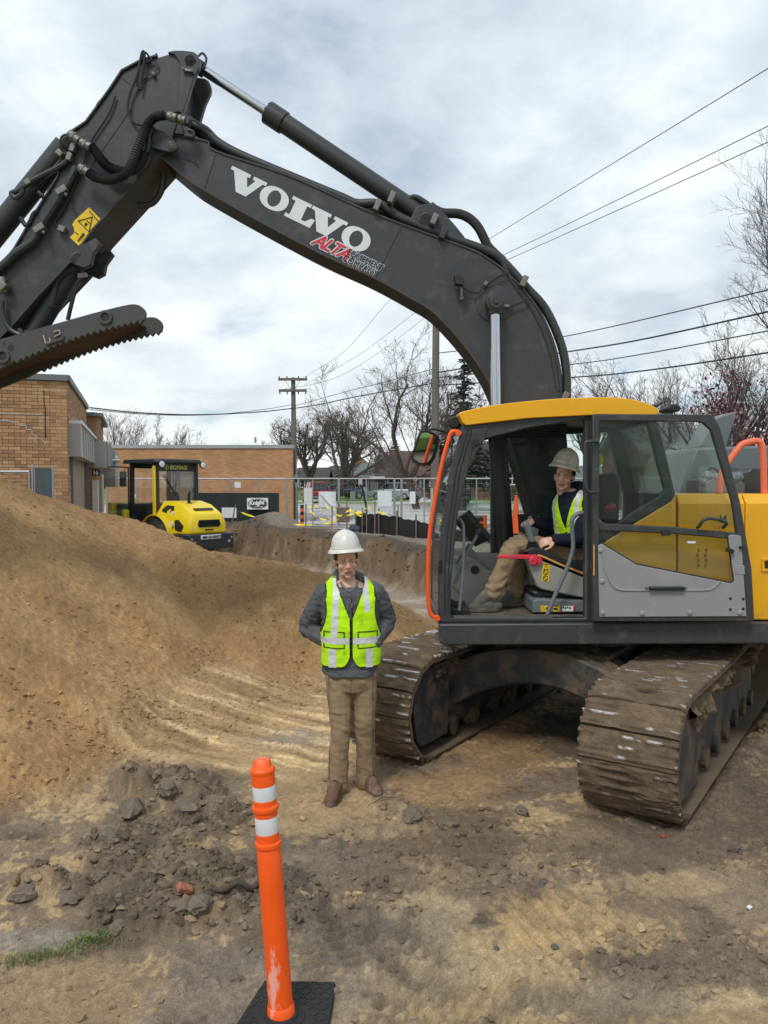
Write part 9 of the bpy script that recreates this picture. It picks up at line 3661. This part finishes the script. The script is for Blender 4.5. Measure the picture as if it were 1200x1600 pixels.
M['bloss'] = [mat('blossom_white', (0.62, 0.50, 0.50), 0.8, var=0.2), mat('blossom_pink', (0.5, 0.30, 0.32), 0.8, var=0.2), mat('blossom_twig', (0.12, 0.08, 0.07), 0.9, var=0.2)]
conifer(gpos(617, 118), 118, 0.72, 8.6, 3.1, 3, 'dark conifer rising behind the brown house')
conifer(gpos(724, 50), 50, 0.6, 10.0, 3.0, 5, 'dark spruce just right of the tall utility pole')
conifer(gpos(700, 58), 58, 0.72, 6.8, 1.8, 8, 'thin dark conifer behind the excavator mirror')
bush(gpos(626, 88), 88, 0.72, 1.9, 1.0, 2.2, 11, 'dark green hedge in front of the brick house behind the silver car', M['leafg'])
bush(gpos(552, 84), 84, 0.72, 1.0, 0.8, 2.6, 12, 'small dark shrub at the front of the grey roofed house', M['leafg'], 900)
bush(gpos(545, 80), 80, 0.72, 0.9, 0.7, 1.0, 16, 'low round shrub on the lawn right of the white sheet', M['leafg'], 600)
bush(gpos(490, 90), 90, 0.72, 3.0, 1.2, 2.2, 13, 'long dark shrub behind the red car', M['leafg'], 1200)
bush(gpos(644, 84), 84, 0.72, 0.8, 0.7, 3.4, 14, 'small tree with white and pink blossom before the reddish roof', M['bloss'], 900, 0.08, nm='blossom_tree', cat='tree', group='blossoming trees')
bush(gpos(800, 70), 70, 0.72, 2.6, 1.5, 2.0, 15, 'green shrub seen through the excavator cab', M['leafg'], 1200)
def plum_tree():
 x, y = gpos(1170, 26), 26
 bare_tree(x, y, 0.6, 6.2, 1.0, 91, 'dark red leaved plum tree at the right edge behind the engine hood', (0, 0), 0.16, 0.22, 4, 0.55, nm='plum_tree', group='red leaved trees', ntop=6)
 rt = [o for o in bpy.data.objects if o.name.startswith('plum_tree')][0]
 rr = random.Random(5)
 cl = [(Vector((x + rr.uniform(-2.0, 2.4), y + rr.uniform(-1.5, 1.5), 1.9 + rr.uniform(0, 3.6))), rr.uniform(0.3, 0.75)) for _ in range(40)]
 def gen(r):
  c, s = r.choice(cl)
  v = Vector((r.gauss(0, 1), r.gauss(0, 1), r.gauss(0, 1))) * s * 0.55
  return c + v, 1.0
 k = MB()
 leaf_cloud(k, rr, 5200, gen, 0.07)
 k.build('foliage', M['plum'], rt, smooth=False)
plum_tree()
# ------------------------------------------------------------------ houses
def house(x0, x1, y0, dep, zb, eave, ridge, label, wallm, roofm, along='x', chim=None, wins=(), door=None, over=0.4, group='houses across the street'):
 rt = thing('house', label, 'house', ((x0 + x1) / 2, y0, zb), 0, group)
 y1 = y0 + dep
 k = MB()
 if along == 'x':
  prof = [(y0, zb - 0.3), (y0, eave), ((y0 + y1) / 2, ridge - 0.15), (y1, eave), (y1, zb - 0.3)]
  k.add([(x, a, b) for x in (x0, x1) for a, b in prof], [(0, 1, 2, 3, 4), (9, 8, 7, 6, 5), (0, 5, 6, 1), (3, 8, 9, 4), (4, 9, 5, 0), (1, 6, 7, 2), (2, 7, 8, 3)])
 else:
  xm = (x0 + x1) / 2
  prof = [(x0, zb - 0.3), (x0, eave), (xm, ridge - 0.15), (x1, eave), (x1, zb - 0.3)]
  k.prism(prof, y0, y1)
 k.build('wall', wallm, rt, smooth=False)
 k = MB()
 th = 0.18
 if along == 'x':
  ym = (y0 + y1) / 2
  sl = (ridge - eave) / (ym - y0)
  pr = [(y0 - over, eave - over * sl), (ym, ridge), (y1 + over, eave - over * sl), (y1 + over, eave - over * sl + th), (ym, ridge + th), (y0 - over, eave - over * sl + th)]
  k.add([(x, a, b) for x in (x0 - over, x1 + over) for a, b in pr], [tuple(range(6)), tuple(range(11, 5, -1))] + [((i + 1) % 6, i, i + 6, (i + 1) % 6 + 6) for i in range(6)])
 else:
  xm = (x0 + x1) / 2
  sl = (ridge - eave) / (xm - x0)
  pr = [(x0 - over, eave - over * sl), (xm, ridge), (x1 + over, eave - over * sl), (x1 + over, eave - over * sl + th), (xm, ridge + th), (x0 - over, eave - over * sl + th)]
  k.prism(pr, y0 - over, y1 + over)
 rf = k.build('roof', roofm, rt, smooth=False)
 if chim:
  cx, cy, w, z0, z1, cm = chim
  k = MB()
  k.bb(cx - w / 2, cx + w / 2, cy, cy + w, z0, z1)
  c = k.build('chimney', cm, rf, smooth=False)
  k = MB()
  k.bb(cx - w / 2 - 0.08, cx + w / 2 + 0.08, cy - 0.08, cy + w + 0.08, z1, z1 + 0.15)
  k.build('chimney_cap', M['concrete'], c)
 for wx, wz, ww, wh in wins:
  k = MB()
  k.ring([(wx - ww / 2, wz), (wx + ww / 2, wz), (wx + ww / 2, wz + wh), (wx - ww / 2, wz + wh)], [(wx - ww / 2 + 0.1, wz + 0.1), (wx + ww / 2 - 0.1, wz + 0.1), (wx + ww / 2 - 0.1, wz + wh - 0.1), (wx - ww / 2 + 0.1, wz + wh - 0.1)], y0 - 0.08, y0 + 0.02)
  k.bb(wx - 0.04, wx + 0.04, y0 - 0.07, y0, wz + 0.1, wz + wh - 0.1)
  f = k.build('window', M['offwhite'], rt, smooth=False)
  k = MB()
  k.bb(wx - ww / 2 + 0.08, wx + ww / 2 - 0.08, y0 - 0.03, y0 - 0.01, wz + 0.08, wz + wh - 0.08)
  k.build('pane', M['darkglass'], f, smooth=False)
 if door:
  k = MB()
  k.bb(door - 0.5, door + 0.5, y0 - 0.08, y0 - 0.005, zb, zb + 2.1)
  k.build('door', M['hood'], rt, smooth=False)
 return rt
def shingle(name, c):
 return mat(name, c, 0.95, var=0.25, vscale=1.5, bump=0.4, bscale=12, dirt=tuple(v * 1.35 for v in c), dscale=2, damt=0.35)
def build_houses():
 redb = brick_mat('red_brick', (0.19, 0.065, 0.045), (0.14, 0.05, 0.038), (0.22, 0.16, 0.13))
 tan = mat('tan_siding', (0.36, 0.29, 0.19), 0.8, var=0.12, vscale=1)
 pale = mat('pale_siding', (0.42, 0.42, 0.40), 0.8, var=0.1, vscale=1)
 ob = brick_mat('orange_chimney_brick', (0.42, 0.15, 0.07), (0.33, 0.11, 0.05), (0.3, 0.2, 0.15))
 r1, r2, r3, r4, r5 = shingle('tan_shingle', (0.20, 0.165, 0.12)), shingle('green_grey_shingle', (0.13, 0.155, 0.15)), shingle('brown_shingle', (0.062, 0.052, 0.048)), shingle('red_brown_shingle', (0.095, 0.052, 0.048)), shingle('grey_shingle', (0.15, 0.16, 0.155))
 def X(p, Y):
  return gpos(p, Y)
 def Z(p, Y):
  return P(600, p, Y).z
 Y = 108
 house(X(528, Y), X(596, Y), Y, 10, 0.72, Z(742, Y), Z(714, Y), 'tan house with a tall orange brick chimney behind the leaning bare tree', tan, r1, 'y', (X(558, 103), 103.5, 0.8, 0.72, Z(713, 103), ob), [(X(582, Y), Z(734, Y), 1.6, 1.1)], None)
 Y = 100
 house(X(554, Y), X(590, Y), Y, 8, 0.72, Z(745, Y), Z(724, Y), 'low house with green grey roof and pale front, left of the brown house', pale, r2, 'x', None, [(X(561, Y), Z(763, Y), 1.0, 1.4), (X(572, Y), Z(763, Y), 1.0, 1.4)], X(580, Y))
 k = MB()
 Y = 97
 hb = house(X(590, Y), X(632, Y), Y, 9, 0.72, Z(744, Y), Z(711, Y), 'brick house with steep dark brown roof and a wide chimney', redb, r3, 'x', (X(616, 101), 101, 1.1, Z(730, 101), Z(703, 101), redb), [(X(606, Y), Z(764, Y), 1.4, 1.3), (X(622, Y), Z(764, Y), 1.4, 1.3)], X(597, Y))
 k.bb(X(577, 95), X(601, 95), 94.6, 97, Z(748, 95), Z(744.5, 95))
 k.build('porch_canopy', M['offwhite'], hb)
 k = MB()
 for p in (578, 588, 600):
  k.bb(X(p, 95) - 0.06, X(p, 95) + 0.06, 94.8, 94.95, 0.72, Z(748, 95))
 k.build('porch_post', M['rust'], hb)
 Y = 94
 house(X(630, Y), X(690, Y), Y, 10, 0.72, Z(742, Y), Z(704, Y), 'brick house with reddish brown roof behind the excavator mirror', redb, r4, 'x', None, [(X(644, Y), Z(764, Y), 1.6, 1.4), (X(662, Y), Z(764, Y), 1.6, 1.4)], X(653, Y))
 Y = 92
 house(X(455, Y), X(498, Y), Y + 12, 8, 0.72, Z(748, Y), Z(728, Y), 'grey house hidden behind bare trees right of the utility pole', pale, r3, 'x', None, [(X(470, 104), Z(762, 104), 1.2, 1.2)], None)
 # houses behind the machine
 Y = 78
 house(X(745, Y), X(850, Y), Y, 9, 0.72, Z(735, Y), Z(690, Y), 'dark brick house seen through the front of the excavator cab', redb, r3, 'x', None, [(X(770, Y), Z(758, Y), 1.4, 1.5), (X(800, Y), Z(758, Y), 1.4, 1.5), (X(830, Y), Z(758, Y), 1.4, 1.5)], X(785, Y))
 Y = 44
 house(X(1010, Y), X(1105, Y), Y, 9, 0.6, Z(705, Y), Z(655, Y), 'brick house with wide grey roof seen through the open cab door', redb, r5, 'x', None, [(X(1040, Y), Z(735, Y), 1.2, 1.2), (X(1080, Y), Z(735, Y), 1.2, 1.2)], None, 0.5)
 Y = 40
 house(X(1062, Y), X(1190, Y), Y, 9, 0.6, Z(716, Y), Z(668, Y), 'orange red brick house with gable beside the exhaust fin', ob, r5, 'y', None, [(X(1128, Y), Z(712, Y), 1.0, 1.1)], None, 0.5)
 Y = 130
 house(X(840, Y), X(960, Y), Y, 10, 0.72, Z(752, Y), Z(728, Y), 'far pale house seen through the rear of the excavator cab', pale, r5, 'x', None, [(X(870, Y), Z(764, Y), 1.6, 1.2)], None)
build_houses()
# ------------------------------------------------------------------ vehicles
def car(x, y, z, rot, L_, W, H, paint, label, kind='suv', group='cars parked across the street'):
 rt = thing('parked_car', label, 'car', (x, y, z), rot, group, local=True)
 h = L_ / 2
 if kind == 'pickup':
  low = [(-h, 0.55), (-h, 1.05), (-h * 0.15, 1.08), (h * 0.42, 1.08), (h * 0.92, 0.98), (h, 0.75), (h, 0.5)]
  cabp = [(-h * 0.14, 1.06), (-h * 0.10, H - 0.05), (h * 0.02, H), (h * 0.22, H - 0.02), (h * 0.46, 1.06)]
 else:
  low = [(-h, 0.5), (-h + 0.02, 0.95), (-h * 0.9, 1.06), (h * 0.45, 1.02), (h * 0.85, 0.90), (h * 0.98, 0.74), (h, 0.45)]
  cabp = [(-h * 0.93, 1.04), (-h * 0.80, H - 0.12), (-h * 0.55, H), (h * 0.05, H), (h * 0.22, H - 0.06), (h * 0.50, 1.0)]
 k = MB()
 base = [(-h * 0.96, 0.28), (h * 0.96, 0.28)]
 out = low + base[::-1]
 k.prism(out, -W / 2, W / 2)
 body = k.build('body', paint, rt, bevel=0.07, seg=3)
 k = MB()
 rings = []
 for yy, s in ((-W / 2 + 0.06, 0.0), (-W / 2 + 0.22, 1.0), (W / 2 - 0.22, 1.0), (W / 2 - 0.06, 0.0)):
  if s:
   rings.append([Vector((a, yy, b)) for a, b in cabp])
  else:
   zb = min(b for a, b in cabp)
   rings.append([Vector((a, yy, zb + (b - zb) * 0.06)) for a, b in cabp])
 k.loft(rings)
 c = k.build('greenhouse', M['darkglass'], rt, bevel=0.03)
 k = MB()
 top = [(a * 0.98, b + 0.02) for a, b in cabp[1:-1]]
 k.strip(top, -W / 2 + 0.24, W / 2 - 0.24, 0.04)
 for yy in (-W / 2 + 0.20, W / 2 - 0.24):
  for a, b in zip(cabp[:-1], cabp[1:]):
   pass
  for t in (0.0, 0.42, 1.0):
   i0 = cabp[1] if t == 0 else (cabp[-2] if t == 1 else ((cabp[1][0] + cabp[-2][0]) / 2, H - 0.04))
   i1 = cabp[0] if t == 0 else (cabp[-1] if t == 1 else ((cabp[0][0] + cabp[-1][0]) / 2 - 0.1, 1.04))
   sg = -1 if yy < 0 else 1
   k.bar((i1[0], sg * (W / 2 - 0.06), i1[1]), (i0[0], sg * (W / 2 - 0.215), i0[1]), 0.09, 0.03)
 k.build('roof', paint, rt)
 for sx in (-0.60, 0.62):
  for sy in (-1, 1):
   k = MB()
   k.lathe([(0.2, -0.1), (0.33, -0.1), (0.35, -0.05), (0.35, 0.05), (0.33, 0.1), (0.2, 0.1)], (h * sx, sy * (W / 2 - 0.08), 0.34), 'y', 20)
   w = k.build('wheel', M['rubber'], rt)
   k = MB()
   k.lathe([(0.22, 0.0), (0.20, sy * 0.02), (0.03, sy * 0.03)], (h * sx, sy * (W / 2 + 0.01), 0.34), 'y', 16)
   k.build('rim', M['galv'], w)
 for xx, m_, nm in ((-h - 0.005, 'taillamp', 'tail_light'), (h * 0.95, 'offwhite', 'headlight')):
  for sy in (-1, 1):
   k = MB()
   k.box((xx, sy * (W / 2 - 0.16), 0.92 if m_ == 'taillamp' else 0.74), (0.08, 0.26, 0.22 if m_ == 'taillamp' else 0.12))
   k.build(nm, M[m_], rt, bevel=0.02)
 k = MB()
 k.bb(-h - 0.05, -h + 0.1, -W / 2 + 0.05, W / 2 - 0.05, 0.35, 0.55)
 k.bb(h - 0.1, h + 0.04, -W / 2 + 0.05, W / 2 - 0.05, 0.30, 0.52)
 k.build('bumper', M['hood'], rt, bevel=0.03)
 k = MB()
 for sy in (-1, 1):
  k.box((h * 0.33, sy * (W / 2 + 0.08), 1.08), (0.12, 0.18, 0.13))
 k.build('wing_mirror', paint, rt, bevel=0.03)
M['taillamp'] = mat('tail_lamp_red', (0.35, 0.01, 0.012), 0.25, var=0.0)
def paint(name, c):
 return mat(name, c, 0.28, 0.35, var=0.03, vscale=1, coat=0.6)
car(gpos(493, 66), 66, 0.73, R(104), 4.4, 1.8, 1.72, paint('red_car_paint', (0.30, 0.018, 0.02)), 'red estate car seen from behind beside the white boards')
car(gpos(613, 78), 78, 0.73, R(168), 4.7, 1.85, 1.68, paint('silver_car_paint', (0.36, 0.41, 0.44)), 'silver hatchback SUV parked before the brown roofed house')
car(gpos(705, 62), 62, 0.73, R(100), 5.2, 1.95, 1.85, paint('dark_car_paint', (0.035, 0.05, 0.05)), 'dark pickup truck partly hidden behind the front post of the cab', 'pickup')
car(gpos(540, 84), 84, 0.73, R(10), 4.4, 1.8, 1.5, paint('blue_car_paint', (0.10, 0.15, 0.26)), 'small blue car far back between bare trees and the low shrub')
c_ = MB()
q_ = P(551, 769, 75)
c_.bb(q_.x - 0.25, q_.x + 0.25, 75, 75.3, 0.72, 1.55)
tag(c_.build('utility_box', mat('green_box', (0.33, 0.38, 0.30), 0.6), None, bevel=0.03), 'small pale green utility box on the lawn right of the wrinkled sheet', 'utility box')
# ------------------------------------------------------------------ small things lying about
def build_small():
 # root sticking out of the clay
 pts = [(330, 1408), (350, 1410), (372, 1409), (392, 1404), (408, 1398)]
 w = []
 for a, b in pts:
  q = G(a, b)
  w.append((q.x, q.y, gz(q.x, q.y) + 0.035))
 k = MB()
 sm = smooth_line(w, 5)
 k.tube([Vector(q) + mnoise.noise_vector(Vector(q) * 9) * 0.012 for q in sm], [0.010 + 0.008 * i / len(sm) for i in range(len(sm))], 8)
 tag(k.build('root', M['bark'], None), 'dark bent root lying on the soil left of the orange post', 'root')
 q = G(289, 1413)
 k = MB()
 k.box((0, 0, 0), (0.085, 0.05, 0.035), Euler((0.3, 0.5, 0.6)).to_matrix())
 for v in k.v:
  v += Vector((q.x, q.y, gz(q.x, q.y) + 0.03))
 tag(k.build('brick_fragment', mat('brick_scrap', (0.34, 0.13, 0.075), 0.9, var=0.3, vscale=20, bump=0.4), None, bevel=0.008), 'broken piece of red brick lying on the dark clay', 'brick')
 # a few dry twigs
 rr = random.Random(6)
 for (a, b, an, L_, lab) in ((575, 1268, 0.4, 0.22, 'thin dry twig before the boots of the standing worker'), (300, 1245, 1.9, 0.2, 'thin twig standing out of the clay lumps'), (765, 1100, 0.2, 0.16, 'short twig on the sand between the crawler tracks')):
  q = G(a, b)
  z = gz(q.x, q.y)
  k = MB()
  k.tube([(q.x, q.y, z), (q.x + math.cos(an) * L_ * 0.5, q.y + 0.03, z + 0.05), (q.x + math.cos(an) * L_, q.y + math.sin(an) * L_ * 0.5, z + 0.04)], [0.004, 0.003, 0.002], 5)
  tag(k.build('twig', M['bark'], None), lab, 'twig', 'twigs on the ground')
 # grass
 k = MB()
 spots = [((75, 1497), 105, 11, 420, 0.035), ((140, 1476), 40, 9, 200, 0.04), ((335, 1382), 45, 22, 90, 0.035), ((935, 1330), 40, 10, 40, 0.03)]
 for (cx, cy), sx, sy, n, h in spots:
  for i in range(n):
   px_ = cx + rr.gauss(0, 0.5) * sx
   py_ = cy + rr.gauss(0, 0.5) * sy - (px_ - cx) * 0.16 * (cx < 200)
   q = G(px_, py_)
   z = gz(q.x, q.y) if i % 6 == 0 else z if i else gz(q.x, q.y)
   a = rr.random() * 6.28
   L_ = h * (0.5 + rr.random())
   e = Vector((math.cos(a), math.sin(a), 0))
   s = Vector((-e.y, e.x, 0)) * 0.0022
   b0 = Vector((q.x, q.y, z - 0.005))
   k.add([b0 - s, b0 + s, b0 + s * 0.7 + e * L_ * 0.3 + Vector((0, 0, L_ * 0.6)), b0 + e * L_ * 0.8 + Vector((0, 0, L_ * 0.75)), b0 - s * 0.7 + e * L_ * 0.3 + Vector((0, 0, L_ * 0.6))], [(0, 1, 2, 3, 4)], rr.randrange(2))
 o = k.build('grass_tufts', [mat('grass_blade', (0.10, 0.18, 0.03), 0.8, var=0.25), mat('grass_blade_dry', (0.20, 0.20, 0.07), 0.8, var=0.25)], None, smooth=False)
 o['kind'] = 'stuff'
 # scraps
 for (a, b, col, lab) in ((1037, 1308, (0.5, 0.06, 0.03), 'tiny red scrap on the mud right of the right crawler'), (1171, 1422, (0.7, 0.7, 0.68), 'tiny white scrap on the ground near the right edge')):
  q = G(a, b)
  k = MB()
  k.box((q.x, q.y, gz(q.x, q.y) + 0.012), (0.03, 0.02, 0.012), Euler((0.2, 0.1, 0.7)).to_matrix())
  tag(k.build('scrap', mat('scrap', col, 0.6), None, bevel=0.003), lab, 'scrap')
build_small()
def build_behind():
 """What stands behind the photographer and shows in the mirror and in the cab glass."""
 sheet('lawn', [(-60, -34), (60, -34), (60, -14), (-60, -14)], 0.05, M['grass'], 0.3)
 sheet('road', [(-60, -14), (60, -14), (60, -6.5), (-60, -6.5)], 0.02, wet_paving(), 0.3)
 sheet('lawn', [(-60, -6.5), (60, -6.5), (60, -3.2), (-60, -3.2)], 0.03, M['grass'], 0.3)
 redb = bpy.data.materials['red_brick']
 house(3, 15, -34, 9, 0.05, 3.4, 6.8, 'brick house seen only as a reflection in the cab glass', redb, bpy.data.materials['grey_shingle'], 'x', None)
 h = bpy.data.objects['house.%03d' % (len([o for o in bpy.data.objects if o.name.startswith('house')]) - 1)]
 for x in (5, 9, 13):
  k = MB()
  k.ring([(x - 0.8, 1.0), (x + 0.8, 1.0), (x + 0.8, 2.6), (x - 0.8, 2.6)], [(x - 0.68, 1.12), (x + 0.68, 1.12), (x + 0.68, 2.48), (x - 0.68, 2.48)], -25.0, -24.9)
  f = k.build('window', M['offwhite'], h, smooth=False)
  k = MB()
  k.bb(x - 0.7, x + 0.7, -24.98, -24.96, 1.1, 2.5)
  k.build('pane', M['darkglass'], f, smooth=False)
 bare_tree(-12, -20, 0.05, 10, 0.8, 77, 'bare tree seen reflected in the excavator mirror', (0, 0), 0.3, 0.25, 4, 0.5)
 bare_tree(6, -19, 0.05, 11, 0.8, 78, 'bare lawn tree behind the photographer, reflected in the door glass', (0, 0), 0.3, 0.25, 4, 0.5)
build_behind()
bpy.data.scenes.remove(TXT)
